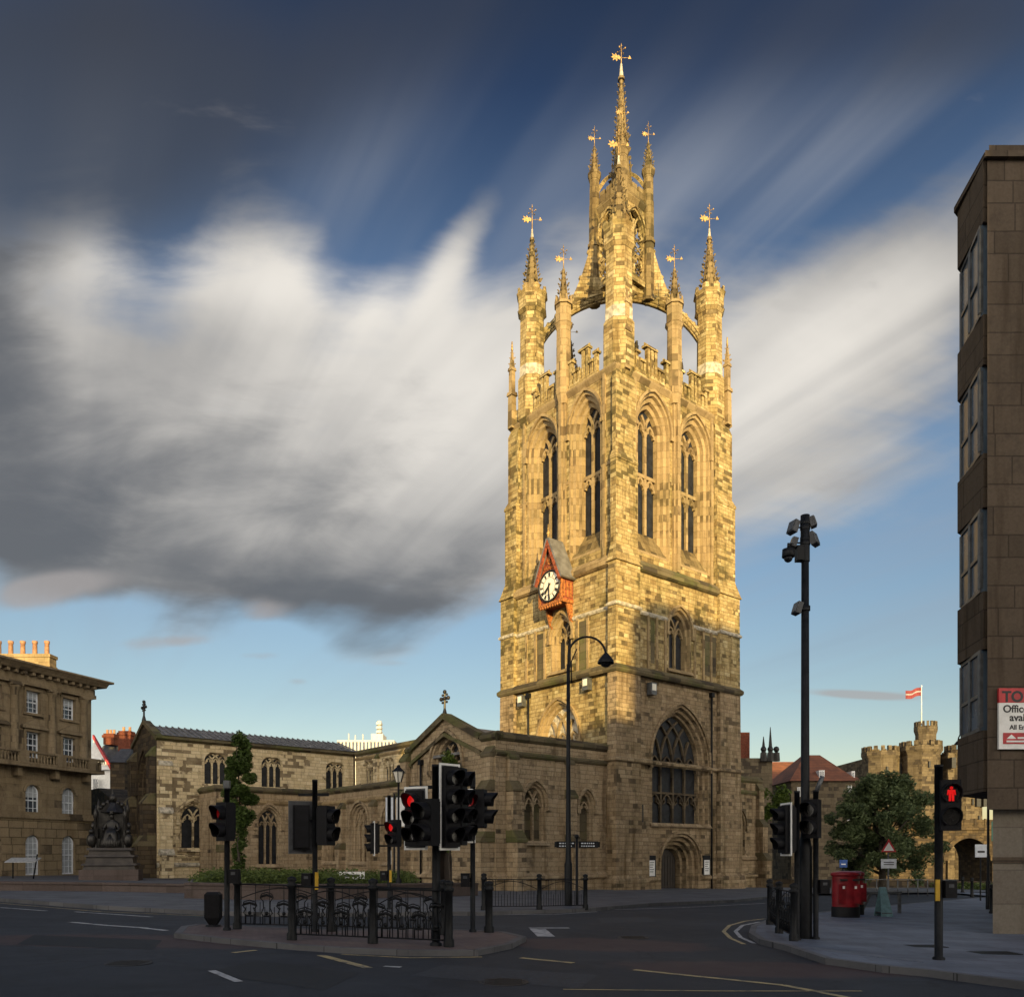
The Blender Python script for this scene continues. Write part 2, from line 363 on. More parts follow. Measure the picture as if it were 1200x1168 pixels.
def mat_stone(name, pal, dark=(0.045, 0.036, 0.028), dprob=0.12, bw=0.62, bh=0.30, patch=0.5, joint=0.55, moss=0.0, streak=0.45, bump=0.6, hv=0.5, seed=0.0):
    """coursed sandstone: each block its own tone, whole blocks blackened in clusters, soot and rain streaks"""
    m, t, b = newmat(name)
    uv = t.n('ShaderNodeTexCoord').outputs['UV']; ob = t.n('ShaderNodeTexCoord').outputs['Object']
    wv = t.noise(ob, 2.5, 3, .6)
    x, y, _ = t.sep(uv)
    x = t.m('ADD', x, 100.3 + seed); y = t.m('ADD', y, t.m('ADD', t.m('MULTIPLY', wv, .02), 50.0))
    # course heights alternate a little
    r0 = t.m('DIVIDE', y, bh * 2); r0f = t.m('FRACT', r0); rsel = t.m('GREATER_THAN', r0f, hv + .06)
    row = t.m('ADD', t.m('MULTIPLY', t.m('FLOOR', r0), 2.0), rsel)
    fy = t.m('ADD', t.m('MULTIPLY', t.m('SUBTRACT', 1.0, rsel), t.m('DIVIDE', r0f, hv + .06)), t.m('MULTIPLY', rsel, t.m('DIVIDE', t.m('SUBTRACT', r0f, hv + .06), .94 - hv)))
    rr = t.white(t.xyz(row, 3.3, 1.1))
    bwv = t.m('MULTIPLY', t.m('ADD', .7, t.m('MULTIPLY', rr, .6)), bw)
    xo = t.m('ADD', t.m('DIVIDE', x, bwv), t.m('MULTIPLY', rr, 17.0))
    c0 = t.m('FLOOR', xo); fx = t.m('FRACT', xo)
    rnd = t.white(t.xyz(c0, row, 0.7 + seed)); rnd2 = t.white(t.xyz(c0, row, 9.2 + seed))
    ex = t.m('MULTIPLY', t.m('MINIMUM', fx, t.m('SUBTRACT', 1.0, fx)), bwv)
    ey = t.m('MULTIPLY', t.m('MINIMUM', fy, t.m('SUBTRACT', 1.0, fy)), bh)
    edge = t.m('MINIMUM', ex, ey)
    jn = t.ss(t.m('ADD', edge, t.m('MULTIPLY', t.m('SUBTRACT', t.noise(ob, 9, 3, .6), .5), .02)), 0.0, 0.028, 1.0, 0.0)
    n_big = t.noise(ob, 0.35, 5, .6); n_mid = t.noise(ob, 1.6, 5, .65); n_fine = t.noise(ob, 14, 5, .7)
    c = t.ramp(rnd, [(i / (len(pal) - 1), q) for i, q in enumerate(pal)])
    c = t.mix(t.m('MULTIPLY', t.ss(n_fine, .25, .75), .5), c, t.mix(1.0, c, (0.62, 0.56, 0.48), 'MULTIPLY'))
    # blackened blocks, clustered
    pr = t.m('ADD', dprob, t.m('MULTIPLY', t.m('SUBTRACT', n_big, .5), patch * 2.0))
    db = t.ss(t.m('SUBTRACT', pr, rnd2), -0.06, 0.06)
    c = t.mix(t.m('MULTIPLY', db, t.m('ADD', .45, t.m('MULTIPLY', n_mid, .7))), c, dark)
    # soot and rain streaks
    sx, sy, sz = t.sep(ob)
    strk = t.noise(t.xyz(t.m('MULTIPLY', sx, 2.2), t.m('MULTIPLY', sy, 2.2), t.m('MULTIPLY', sz, .22)), 1.0, 5, .6)
    c = t.mix(t.m('MULTIPLY', t.ss(strk, .47, .74), streak), c, t.mix(1.0, c, (0.42, 0.37, 0.30), 'MULTIPLY'))
    c = t.mix(t.m('MULTIPLY', t.ss(n_mid, .50, .76), streak * .85), c, dark)
    c = t.mix(t.m('MULTIPLY', t.ss(t.noise(ob, 5.0, 4, .7), .52, .72), streak * .45), c, dark)
    if moss: c = t.mix(t.m('MULTIPLY', t.ss(t.m('ADD', n_big, t.m('MULTIPLY', n_mid, .4)), .66, .85), moss), c, (0.105, 0.115, 0.035))
    c = t.mix(t.m('MULTIPLY', jn, joint), c, tuple(q * .38 for q in pal[0]))
    t.put(b.inputs['Base Color'], c); b.inputs['Roughness'].default_value = .92; b.inputs['Specular IOR Level'].default_value = .18
    h = t.m('SUBTRACT', t.m('ADD', t.m('MULTIPLY', n_fine, .35), t.m('ADD', t.m('MULTIPLY', n_mid, .5), t.m('MULTIPLY', rnd, .5))), t.m('MULTIPLY', jn, 1.2))
    t.put(b.inputs['Normal'], t.bump(h, bump, .03))
    return m
M = {}
PAL_T = [(0.27, 0.19, 0.085), (0.41, 0.315, 0.145), (0.36, 0.27, 0.125), (0.48, 0.38, 0.19), (0.40, 0.305, 0.145), (0.57, 0.47, 0.26)]
M['tower'] = mat_stone('tower_sandstone', PAL_T, dark=(0.075, 0.05, 0.026), dprob=.15, patch=.8, moss=.25, bw=.50, bh=.235, streak=.85)
M['trim'] = mat_stone('carved_sandstone', [(0.27, 0.20, 0.11), (0.40, 0.30, 0.165), (0.34, 0.255, 0.14)], dark=(0.10, .068, .038), dprob=.10, patch=.4, bw=.9, bh=.5, moss=.15, joint=.35, bump=.5)
M['trim_dark'] = mat_stone('weathered_coping', [(0.10, 0.085, 0.055), (0.17, 0.14, 0.085), (0.13, 0.11, 0.06)], dprob=.2, patch=.5, bw=1.1, bh=.5, moss=.6, joint=.3)
M['low'] = mat_stone('base_sandstone', [(0.25, 0.185, 0.11), (0.37, 0.28, 0.175), (0.31, 0.235, 0.145), (0.43, 0.335, 0.215)], dark=(0.07, .052, .036), dprob=.07, patch=.5, bw=.5, bh=.245, moss=.1, streak=.9)
M['aisle'] = mat_stone('aisle_sandstone', [(0.35, 0.265, 0.165), (0.43, 0.335, 0.215), (0.39, 0.30, 0.19), (0.48, 0.38, 0.25)], dprob=.03, patch=.3, bw=.52, bh=.25, streak=.75)
M['cream'] = mat_stone('cream_patchwork_stone', [(0.56, 0.45, 0.27), (0.72, 0.60, 0.38), (0.65, 0.53, 0.33), (0.78, 0.67, 0.45)], dark=(0.12, 0.085, 0.05), dprob=.14, patch=1.6, bw=.52, bh=.235, joint=.6, streak=.4)
M['trac'] = mat_stone('sooty_tracery', [(0.10, 0.08, 0.055), (0.17, 0.135, 0.09)], dprob=.2, patch=.5, bw=.9, bh=.5, joint=.2)
M['trim_old'] = mat_stone('worn_spire_stone', [(0.15, 0.11, 0.055), (0.25, 0.19, 0.095), (0.20, 0.15, 0.075)], dark=(0.05, .038, .022), dprob=.2, patch=.5, bw=.5, bh=.4, moss=.12, joint=.35, streak=.7)
M['black'] = mat_stone('blackened_stone', [(0.045, 0.035, 0.025), (0.12, 0.09, 0.055), (0.075, 0.058, 0.038)], dprob=.3, patch=.6, bw=.6, bh=.3)
M['pale'] = mat_plain('pale_repair_stone', (0.40, 0.36, 0.28), .9, var=.45, scale=4)
M['hall'] = mat_stone('classical_sandstone', [(0.21, 0.165, 0.105), (0.27, 0.215, 0.14), (0.24, 0.19, 0.12)], dprob=.06, patch=.35, bw=.9, bh=.45, joint=.35, streak=.55, bump=.3)
M['rustic'] = mat_stone('rusticated_base', [(0.21, 0.165, 0.10), (0.28, 0.22, 0.14), (0.24, 0.19, 0.12)], dprob=.05, patch=.3, bw=.95, bh=.55, joint=1.0, streak=.5, bump=1.0)
M['keep'] = mat_stone('castle_stone', [(0.10, 0.08, 0.055), (0.165, 0.135, 0.09), (0.13, 0.105, 0.07)], dprob=.22, patch=.8, bw=.7, bh=.35, streak=.5)
M['office'] = mat_stone('office_cladding', [(0.072, 0.056, 0.042), (0.105, 0.082, 0.062), (0.088, 0.068, 0.051)], dprob=-.3, patch=.1, bw=1.1, bh=.62, joint=.8, streak=.7, bump=.2)
M['pier'] = mat_stone('pier_cladding', [(0.15, 0.13, 0.11), (0.18, 0.16, 0.135), (0.165, 0.145, 0.12)], dprob=-.3, patch=.1, bw=2.4, bh=.95, joint=.45, streak=.3, bump=.08)
M['granite'] = mat_stone('pink_granite', [(0.095, 0.075, 0.07), (0.125, 0.10, 0.093), (0.11, 0.087, 0.082)], dprob=-.2, patch=.1, bw=1.3, bh=.6, joint=.4, streak=.3, bump=.15)
M['lead'] = mat_plain('lead_roof', (0.19, 0.185, 0.18), .55, .3, .3, 2)
M['slate'] = mat_plain('slate_roof', (0.055, 0.055, 0.06), .7, 0, .35, 3, .4)
M['glass'] = mat_plain('dark_window_glass', (0.014, 0.016, 0.02), .45, 0, .5, 3, .3, .25)
M['glass2'] = mat_plain('sash_window_glass', (0.035, 0.045, 0.06), .08, 0, .6, 1.3, .03, 1.0)
M['skyglass'] = mat_plain('office_glass', (0.09, 0.125, 0.17), .25, 0, .3, .6, 0.0, .35)
M['blind'] = mat_plain('window_blind', (0.32, 0.35, 0.38), .6, 0, .15, 2)
M['white'] = mat_plain('white_paint', (0.72, 0.72, 0.70), .5, 0, .1, 4)
M['dimwhite'] = mat_plain('weathered_white_paint', (0.60, 0.64, 0.70), .5, 0, .15, 4)
M['blackmetal'] = mat_plain('black_painted_metal', (0.007, 0.008, 0.010), .55, 0.0, .5, 7, .15, .22)
M['grey'] = mat_plain('grey_steel', (0.10, 0.105, 0.11), .45, .3, .3, 5)
M['signal'] = mat_plain('black_signal_plastic', (0.006, 0.006, 0.008), .6, 0, .4, 8, .08, .2)
M['signal_grey'] = mat_plain('signal_backing', (0.05, 0.053, 0.06), .6, 0, .35, 6)
M['lens'] = mat_plain('unlit_lens', (0.015, 0.014, 0.014), .15, 0, .3, 20, .2, .9)
M['lens_red'] = mat_plain('lit_red_lens', (0.4, 0.0, 0.0), .3, 0, .1, 20, 0, .5, ((1.0, 0.012, 0.012), 0.30))
M['lens_dim'] = mat_plain('dim_red_lens', (0.20, 0.008, 0.01), .3, 0, .2, 20, 0, .5, ((1.0, 0.01, 0.015), 0.035))
M['yellow'] = mat_plain('yellow_plastic', (0.50, 0.30, 0.02), .5, 0, .15, 8)
M['gold'] = mat_plain('gilding', (0.36, 0.235, 0.085), .55, .4, .6, 9)
M['bronze'] = mat_plain('dark_bronze', (0.020, 0.018, 0.016), .42, .3, .6, 3, .6)
M['darkstep'] = mat_plain('dark_plinth_stone', (0.045, 0.038, 0.034), .7, 0, .4, 2, .3)
M['clockred'] = mat_plain('vermilion_woodwork', (0.23, 0.055, 0.022), .75, 0, .6, 7)
M['clockor'] = mat_plain('orange_woodwork', (0.31, 0.11, 0.026), .75, 0, .65, 9)
M['dial'] = mat_plain('white_dial', (0.78, 0.74, 0.64), .4, 0, .05, 3)
M['dialblack'] = mat_plain('black_dial_paint', (0.012, 0.012, 0.014), .5)
M['postred'] = mat_plain('post_box_red', (0.17, 0.007, 0.012), .4, 0, .3, 4, .06, .35)
M['redbrick'] = mat_stone('red_brick', [(0.16, 0.05, 0.03), (0.22, 0.07, 0.042), (0.19, 0.06, 0.035)], dprob=.05, patch=.2, bw=.23, bh=.08, joint=.5)
M['redpaint'] = mat_plain('red_paint', (0.42, 0.025, 0.03), .5)
M['flagred'] = mat_plain('flag_cloth', (0.20, 0.035, 0.04), .8); M['board'] = mat_plain('faded_board', (0.30, 0.31, 0.32), .6)
M['teal'] = mat_plain('teal_board', (0.14, 0.25, 0.27), .6)
M['blue'] = mat_plain('blue_sign', (0.02, 0.08, 0.30), .5)
M['green'] = mat_plain('green_sign', (0.01, 0.13, 0.09), .5)
M['doorwood'] = mat_plain('dark_oak_door', (0.020, 0.014, 0.010), .6, 0, .4, 3, .4)
M['bark'] = mat_plain('bark', (0.05, 0.04, 0.03), .9, 0, .4, 8, .7)
M['terracotta'] = mat_plain('terracotta', (0.36, 0.19, 0.105), .8, 0, .3, 4)
M['concrete'] = mat_plain('white_concrete', (0.55, 0.53, 0.47), .8, 0, .15, 1)
def mat_leaf(name, a, b_, tr=0.25):
    m, t, b = newmat(name); o = t.n('ShaderNodeTexCoord').outputs['Object']
    n = t.noise(o, 1.4, 4, .6); r = t.noise(o, 5, 3, .7)
    t.put(b.inputs['Base Color'], t.mix(t.ss(t.m('ADD', t.m('MULTIPLY', n, .5), t.m('MULTIPLY', r, .5)), .35, .65), a, b_))
    b.inputs['Roughness'].default_value = .6; b.inputs['Specular IOR Level'].default_value = .25
    tl = t.n('ShaderNodeBsdfTranslucent'); t.put(tl.inputs[0], b_); mx = t.n('ShaderNodeMixShader'); mx.inputs[0].default_value = tr
    t.nt.links.new(b.outputs[0], mx.inputs[1]); t.nt.links.new(tl.outputs[0], mx.inputs[2])
    out = [q for q in t.nt.nodes if q.type == 'OUTPUT_MATERIAL'][0]; t.nt.links.new(mx.outputs[0], out.inputs[0])
    return m
M['leaf'] = mat_leaf('tree_leaves', (0.032, 0.052, 0.022), (0.13, 0.165, 0.07))
M['leaf_col'] = mat_leaf('column_tree_leaves', (0.035, 0.06, 0.012), (0.085, 0.13, 0.03))
M['leaf_low'] = mat_leaf('ground_cover_leaves', (0.06, 0.085, 0.02), (0.13, 0.17, 0.045))
M['leaf_bright'] = mat_leaf('ivy_leaves', (0.05, 0.08, 0.015), (0.13, 0.18, 0.03))

def mat_tile(name):
    m, t, b = newmat(name); uv = t.n('ShaderNodeTexCoord').outputs['Object']
    o = uv; z = t.sep(o)[2]
    n = t.noise(o, 1.2, 5, .6); n2 = t.noise(o, 12, 3, .6)
    fr = t.m('FRACT', t.m('MULTIPLY', z, 3.2))
    c = t.mix(t.ss(n, .35, .65), (0.15, 0.055, 0.03), (0.25, 0.085, 0.04))
    c = t.mix(t.m('MULTIPLY', t.ss(fr, .75, 1.0), .6), c, (0.05, 0.02, 0.012)); c = t.mix(t.m('MULTIPLY', n2, .4), c, (0.1, 0.06, 0.04))
    t.put(b.inputs['Base Color'], c); b.inputs['Roughness'].default_value = .85; t.put(b.inputs['Normal'], t.bump(fr, .5, .04)); return m
M['tile'] = mat_tile('red_roof_tiles')

def mat_asphalt():
    m, t, b = newmat('asphalt'); o = t.n('ShaderNodeTexCoord').outputs['Object']
    big = t.noise(o, .18, 5, .6); mid = t.noise(o, 1.3, 5, .6); fi = t.noise(o, 60, 4, .7); sp = t.noise(o, 200, 2, .5)
    c = t.mix(t.ss(big, .35, .65), (0.017, 0.021, 0.029), (0.028, 0.034, 0.045))
    c = t.mix(t.m('MULTIPLY', t.ss(t.noise(o, .6, 6, .7, .5), .5, .62), .55), c, (0.012, 0.015, 0.020)); c = t.mix(t.m('MULTIPLY', t.ss(mid, .5, .75), .6), c, (0.042, 0.048, 0.058)); c = t.mix(t.m('MULTIPLY', t.ss(fi, .45, .7), .45), c, (0.018, 0.020, 0.024))
    c = t.mix(t.m('MULTIPLY', t.ss(sp, .62, .75), .5), c, (0.14, 0.14, 0.15))
    # worn brick-red setts at the crossing
    x, y, z = t.sep(o)
    def patch(cx, cy, rx, ry):
        a = t.m('DIVIDE', t.m('SUBTRACT', x, cx), rx); d = t.m('DIVIDE', t.m('SUBTRACT', y, cy), ry)
        return t.ss(t.m('ADD', t.m('ADD', t.m('MULTIPLY', a, a), t.m('MULTIPLY', d, d)), t.m('MULTIPLY', t.m('SUBTRACT', t.noise(o, 1.5, 4, .7), .5), 1.6)), .6, 1.3, 1.0, 0.0)
    pm = t.m('MAXIMUM', patch(1.9, 17.2, 2.2, 1.4), patch(-7.2, 16.2, 3.6, 1.3))
    pm = t.m('MAXIMUM', pm, patch(4.2, 13.6, 2.6, 1.0))
    c = t.mix(t.m('MULTIPLY', pm, .55), c, (0.085, 0.048, 0.043))
    # cracks and tyre-polished tracks
    vor = t.n('ShaderNodeTexVoronoi', feature='DISTANCE_TO_EDGE'); t.put(vor.inputs['Vector'], t.xyz(t.m('ADD', x, t.m('MULTIPLY', mid, 1.2)), t.m('ADD', y, t.m('MULTIPLY', mid, .9)), 0.0)); vor.inputs['Scale'].default_value = .28
    crk = t.m('MULTIPLY', t.ss(vor.outputs[0], 0.0, .012, 1.0, 0.0), t.ss(big, .45, .6))
    c = t.mix(t.m('MULTIPLY', crk, .7), c, (0.012, 0.012, 0.014))
    t.put(b.inputs['Base Color'], c); t.put(b.inputs['Roughness'], t.m('ADD', .62, t.m('MULTIPLY', mid, .3))); b.inputs['Specular IOR Level'].default_value = .35
    t.put(b.inputs['Normal'], t.bump(t.m('ADD', fi, t.m('MULTIPLY', sp, .5)), .5, .008)); return m
M['asphalt'] = mat_asphalt()
M['iron'] = mat_plain('cast_iron', (0.022, 0.022, 0.024), .6, .2, .4, 9, .3, .3); M['patch0'] = mat_plain('tar_patch', (0.013, 0.016, 0.021), .7, 0, .4, 12, .4, .3); M['patch1'] = mat_plain('grey_patch', (0.036, 0.041, 0.05), .75, 0, .35, 12, .4, .3)
def mat_slabs(name, a, b_, sz=0.6, rot=0.0, jd=.6):
    m, t, b = newmat(name); o = t.n('ShaderNodeTexCoord').outputs['Object']
    mp = t.n('ShaderNodeMapping'); t.put(mp.inputs[0], o); mp.inputs['Rotation'].default_value = (0, 0, rot); o2 = mp.outputs[0]
    br = t.n('ShaderNodeTexBrick'); t.put(br.inputs['Vector'], o2); br.inputs['Scale'].default_value = 1.0
    br.inputs['Brick Width'].default_value = sz * 1.5; br.inputs['Row Height'].default_value = sz; br.inputs['Mortar Size'].default_value = .008; br.inputs['Mortar Smooth'].default_value = .3
    t.put(br.inputs['Color1'], a); t.put(br.inputs['Color2'], b_); t.put(br.inputs['Mortar'], tuple(q * jd for q in a))
    n = t.noise(o, .8, 5, .65); n2 = t.noise(o, 20, 4, .7)
    c = t.mix(t.m('MULTIPLY', t.ss(n, .4, .7), .5), br.outputs[0], tuple(q * .45 for q in a)); c = t.mix(t.m('MULTIPLY', n2, .3), c, tuple(q * .6 for q in b_))
    t.put(b.inputs['Base Color'], c); t.put(b.inputs['Roughness'], t.m('ADD', .5, t.m('MULTIPLY', n, .4))); t.put(b.inputs['Normal'], t.bump(t.m('SUBTRACT', n2, t.m('MULTIPLY', br.outputs['Fac'], 2.0)), .35, .012)); return m
M['paving'] = mat_slabs('paving_slabs', (0.08, 0.086, 0.098), (0.115, 0.122, 0.135), .6, R(-20))
M['paving_red'] = mat_slabs('red_block_paving', (0.11, 0.075, 0.07), (0.15, 0.105, 0.098), .12, R(20))
M['paving_right'] = mat_slabs('blue_grey_slabs', (0.095, 0.112, 0.15), (0.14, 0.16, 0.205), .55, R(8))
M['kerb'] = mat_slabs('kerb_stone', (0.08, 0.08, 0.088), (0.12, 0.12, 0.128), .9, 0, .15)
def mat_mark(name, c):
    m, t, b = newmat(name); o = t.n('ShaderNodeTexCoord').outputs['Object']; n = t.noise(o, 4, 6, .75); n2 = t.noise(o, 40, 4, .7)
    f = t.ss(t.m('ADD', t.m('MULTIPLY', n, .7), t.m('MULTIPLY', n2, .3)), .47, .64)
    t.put(b.inputs['Base Color'], t.mix(f, c, (0.06, 0.063, 0.068))); b.inputs['Roughness'].default_value = .7; return m
M['markw'] = mat_mark('worn_white_road_paint', (0.42, 0.42, 0.42))
M['marky'] = mat_mark('worn_yellow_road_paint', (0.42, 0.33, 0.16))
# ---------------------------------------------------------------- the cathedral
cath = thing('cathedral', 'gothic sandstone cathedral with a tall sunlit tower carrying an open crown spire', 'cathedral', CH_O, CH_ANG)
EX, EY = (1, 0), (0, 1)
TW = Face((0, .30), EX, (0, -1)); TN = Face((.30, 0), EY, (-1, 0))          # lower stages (walls)
UW = Face((0, .62), EX, (0, -1)); UN = Face((.62, 0), EY, (-1, 0))          # belfry stage
TS = Face((11.9, 0), EY, (1, 0)); TE = Face((0, 10.5), EX, (0, 1))
US = Face((11.6, 0), EY, (1, 0)); UE = Face((0, 10.2), EX, (0, 1))

def window(Fc, s0, s1, zb, zs, za, steps, lights, pane='glass', wallmat='trim', transoms=(), rise=0.0, hood=True, wd=.1, parent=None, sill=True, n=9, trac=True, tmat=None):
    """steps = [(inset, depth)...] moulded reveal; returns the hole outline"""
    parent = parent or cath
    H0 = arch(s0, s1, zb, zs, za, n); mb = MB(); prev, pd = H0, 0.0; D = steps[-1][1]
    for ins, dep in steps:
        A = arch(s0 + ins, s1 - ins, zb + rise * dep / D, max(zs, zb + .01), za - ins * 1.25, n)
        Fc.ring(mb, prev, A, -pd, -dep); prev, pd = A, dep
    if hood:
        hp = arch(s0 - .1, s1 + .1, zs - .25, zs, za + .14, n)[1:-1] if False else [(s1 + .1, zs - .2)] + arch(s0 - .1, s1 + .1, zb, zs, za + .14, n)[2:] + [(s0 - .1, zs - .2)]
        Fc.strip(mb, hp, .16, -.02, .13)
        for q in (s0 - .1, s1 + .1): Fc.box(mb, q - .13, q + .13, zs - .42, zs - .18, -.02, .17)
    if sill: Fc.wedge(mb, s0 - .12, s1 + .12, zb - .24, zb - .002, -.03, .20, .04)
    wo = mb.build('window', M[wallmat], parent)
    a, b = s0 + steps[-1][0], s1 - steps[-1][0]; zb2 = zb + rise; za2 = za - steps[-1][0] * 1.25
    pm = MB(); Fc.wall(pm, prev, (), -D - .0); pm.build('pane', M[pane], wo)
    if trac:
        tm = MB(); tracery(tm, Fc, a, b, zb2, zs - .05, za2, lights, -D + .01, -D + .17, wd, transoms); tm.build('tracery', M[tmat or wallmat], wo)
    return H0

# --- tower walls
BS = [(.12, .0), (.16, .18), (.36, .24), (.42, .46), (.60, .54), (.64, .82)]
holesW = [window(UW, 2.45, 5.55, 20.0, 28.0, 30.05, BS, 2, 'louvre_pane' if 'louvre_pane' in M else 'glass', transoms=(25.0,), rise=1.5, wd=.2, sill=False),
          window(UW, 6.55, 9.6, 20.0, 28.0, 30.05, BS, 2, 'glass', transoms=(25.0,), rise=1.5, wd=.2, sill=False)]
holesN = [window(UN, 1.75, 4.6, 20.0, 28.0, 30.05, BS, 2, 'glass', transoms=(25.0,), rise=1.5, wd=.2, sill=False),
          window(UN, 5.6, 8.6, 20.0, 28.0, 30.05, BS, 2, 'glass', transoms=(25.0,), rise=1.5, wd=.2, sill=False)]
mb = MB()
UW.wall(mb, [(.62, 18.9), (11.6, 18.9), (11.6, 30.6), (.62, 30.6)], holesW)
UN.wall(mb, [(.62, 18.9), (10.2, 18.9), (10.2, 30.6), (.62, 30.6)], holesN)
US.wall(mb, [(.62, 18.9), (10.2, 18.9), (10.2, 30.6), (.62, 30.6)]); UE.wall(mb, [(.62, 18.9), (11.6, 18.9), (11.6, 30.6), (.62, 30.6)])
mb.add([(.62, .62, 30.6), (11.6, .62, 30.6), (11.6, 10.2, 30.6), (.62, 10.2, 30.6)], [(0, 1, 2, 3)])
mb.build('belfry_wall', M['tower'], cath)
mb = MB()
for Fc, a, b in ((UW, 2.6, 5.4), (UW, 6.7, 9.45), (UN, 1.9, 4.45), (UN, 5.75, 8.45)): Fc.wedge(mb, a, b, 20.03, 21.5, -.9, -.03, -.72); mb.build('sill_slope', M['trim_old'], cath); mb = MB()
# gilded studs and cross ties set in the belfry lights
DS = [(.1, 0), (.14, .2), (.3, .26), (.34, .55)]
hC = [window(TW, 5.0, 7.25, 13.25, 15.7, 17.15, DS, 2, 'glass', wd=.14, hood=True)]
hCn = [window(TN, 4.0, 5.95, 13.25, 15.4, 16.75, DS, 2, 'glass', wd=.14, hood=True)]
mb = MB()
TW.wall(mb, [(.3, 12.5), (11.9, 12.5), (11.9, 18.9), (.3, 18.9)], hC); TN.wall(mb, [(.3, 12.5), (10.5, 12.5), (10.5, 18.9), (.3, 18.9)], hCn)
TS.wall(mb, [(.3, 7), (10.5, 7), (10.5, 18.9), (.3, 18.9)]); TE.wall(mb, [(.3, 7), (11.9, 7), (11.9, 18.9), (.3, 18.9)])
mb.build('middle_wall', M['tower'], cath)
GS = [(.1, 0), (.16, .22), (.30, .28), (.36, .5), (.46, .55), (.5, .8)]
hB = [window(TW, 3.4, 9.1, 3.6, 7.35, 11.05, GS, 4, 'glass', 'low', transoms=(5.45,), wd=.12, n=12, tmat='trac')]
# deep doorway
d0 = arch(4.25, 8.1, -1.2, 1.05, 2.9, 10); mb = MB(); prev, pd = d0, 0
for ins, dep in [(.1, .0), (.14, .25), (.34, .3), (.38, .55), (.56, .6), (.6, .9), (.78, .95), (.82, 1.3)]:
    A = arch(4.25 + ins, 8.1 - ins, -1.2, 1.05, 2.9 - ins * 1.1, 10); TW.ring(mb, prev, A, -pd, -dep); prev, pd = A, dep
TW.strip(mb, [(8.22, .8)] + arch(4.13, 8.22, -1, 1.05, 3.05, 10)[2:] + [(4.13, .8)], .16, -.02, .14)
dr = mb.build('doorway', M['low'], cath)
mb = MB(); TW.wall(mb, prev, (), -1.3)
for i in range(8): TW.box(mb, 5.12 + i * .27, 5.35 + i * .27, -1.2, 1.6, -1.3, -1.26)
mb.build('door', M['doorwood'], dr)
mb = MB(); TW.wall(mb, [(.3, -1.3), (11.9, -1.3), (11.9, 12.5), (.3, 12.5)], hB + [d0])
bw_ = mb.build('lower_wall', M['low'], cath)
hBn = [window(TN, 3.35, 7.1, 7.2, 8.9, 11.35, [(.1, 0), (.16, .2), (.3, .25), (.36, .45)], 3, 'pale', 'trim', wd=.17)]
mb = MB(); TN.wall(mb, [(.3, -1.3), (10.5, -1.3), (10.5, 12.5), (.3, 12.5)], hBn)
TN.box(mb, .4, .5, 8, 12, -.3, -.01) if False else None
mb.build('north_wall', M['tower'], cath)

# --- clasping corner buttresses, set back at every stage
def corner(x0, x1, y0, y1, sx, sy, mats=('low', 'tower', 'tower')):
    # sx, sy = +1 when the outer faces look to -x / -y
    def rect(i): return (x0 + (i if sx > 0 else min(i, 0)), x1 - (i if sx < 0 else min(i, 0)), y0 + (i if sy > 0 else min(i, 0)), y1 - (i if sy < 0 else min(i, 0)))
    mb = MB(); r = lambda i: rect(i)
    mb.frus(r(-.22), -1.5, r(-.22), .15); mb.frus(r(-.22), .15, r(-.05), .40)
    mb.frus(r(-.05), .40, r(-.05), 5.3); mb.frus(r(-.05), 5.3, r(0.0), 5.5); mb.frus(r(0.0), 5.5, r(0.0), 7.2)
    mb.frus(r(0.0), 7.2, r(.03), 12.5); mb.build('buttress', M[mats[0]], cath)
    mb = MB(); mb.frus(r(.04), 12.5, r(.06), 18.9); mb.build('buttress', M[mats[1]], cath)
    mb = MB(); mb.frus(r(-.06), 18.82, r(.0), 18.95); mb.frus(r(.0), 18.95, r(.26), 19.9); mb.frus(r(.27), 19.9, r(.27), 24.9); mb.frus(r(.22), 24.9, r(.22), 25.05); mb.frus(r(.22), 25.05, r(.42), 25.5)
    mb.frus(r(.42), 25.5, r(.42), 29.9); mb.frus(r(.42), 29.9, r(.6), 30.5); mb.frus(r(.6), 30.5, r(.6), 31.6); mb.build('buttress', M[mats[2]], cath)
corner(0, 2.15, 0, .72, 1, 1); corner(9.95, 12.2, 0, 2.2, -1, 1); corner(0, 2.2, 9.35, 10.8, 1, -1); corner(9.95, 12.2, 8.6, 10.8, -1, -1)
# stair turret bulge with slits beside the near buttress
mb = MB(); mb.frus((1.9, 3.05, .12, .5), -1.4, (1.9, 3.05, .12, .5), 5.3); mb.frus((1.9, 3.05, .12, .5), 5.3, (1.9, 2.9, .28, .5), 5.8)
mb.build('buttress', M['low'], cath)
mb = MB()
for z in (3.6, 8.9, 11.1): mb.box(2.35, 2.47, .27 if z > 5.3 else .09, .5, z, z + 1.05)
mb.build('slit', M['glass'], cath)
# centre pilasters of the belfry and their pinnacles above
mb = MB()
UW.box(mb, 5.76, 6.34, 19.4, 30.6, -.1, .16); UW.box(mb, 5.92, 6.18, 19.4, 30.6, -.1, .34); UN.box(mb, 4.82, 5.38, 19.4, 30.6, -.1, .16); UN.box(mb, 4.97, 5.23, 19.4, 30.6, -.1, .34)
for q in (2.2, 9.75): UW.box(mb, q - .12, q + .12, 19.4, 30.4, -.1, .12)
for q in (1.5, 8.85): UN.box(mb, q - .1, q + .1, 19.4, 30.4, -.1, .12)
mb.build('pilaster', M['trim'], cath)
mb = MB()      # slender shafts on the middle stage
for q in (3.1, 3.9, 4.7, 7.6, 8.5, 9.3): TW.box(mb, q - .09, q + .09, 12.9, 16.2, -.1, .07)
for q in (2.6, 3.5, 6.5, 7.4, 8.3): TN.box(mb, q - .09, q + .09, 12.9, 16.2, -.1, .07)
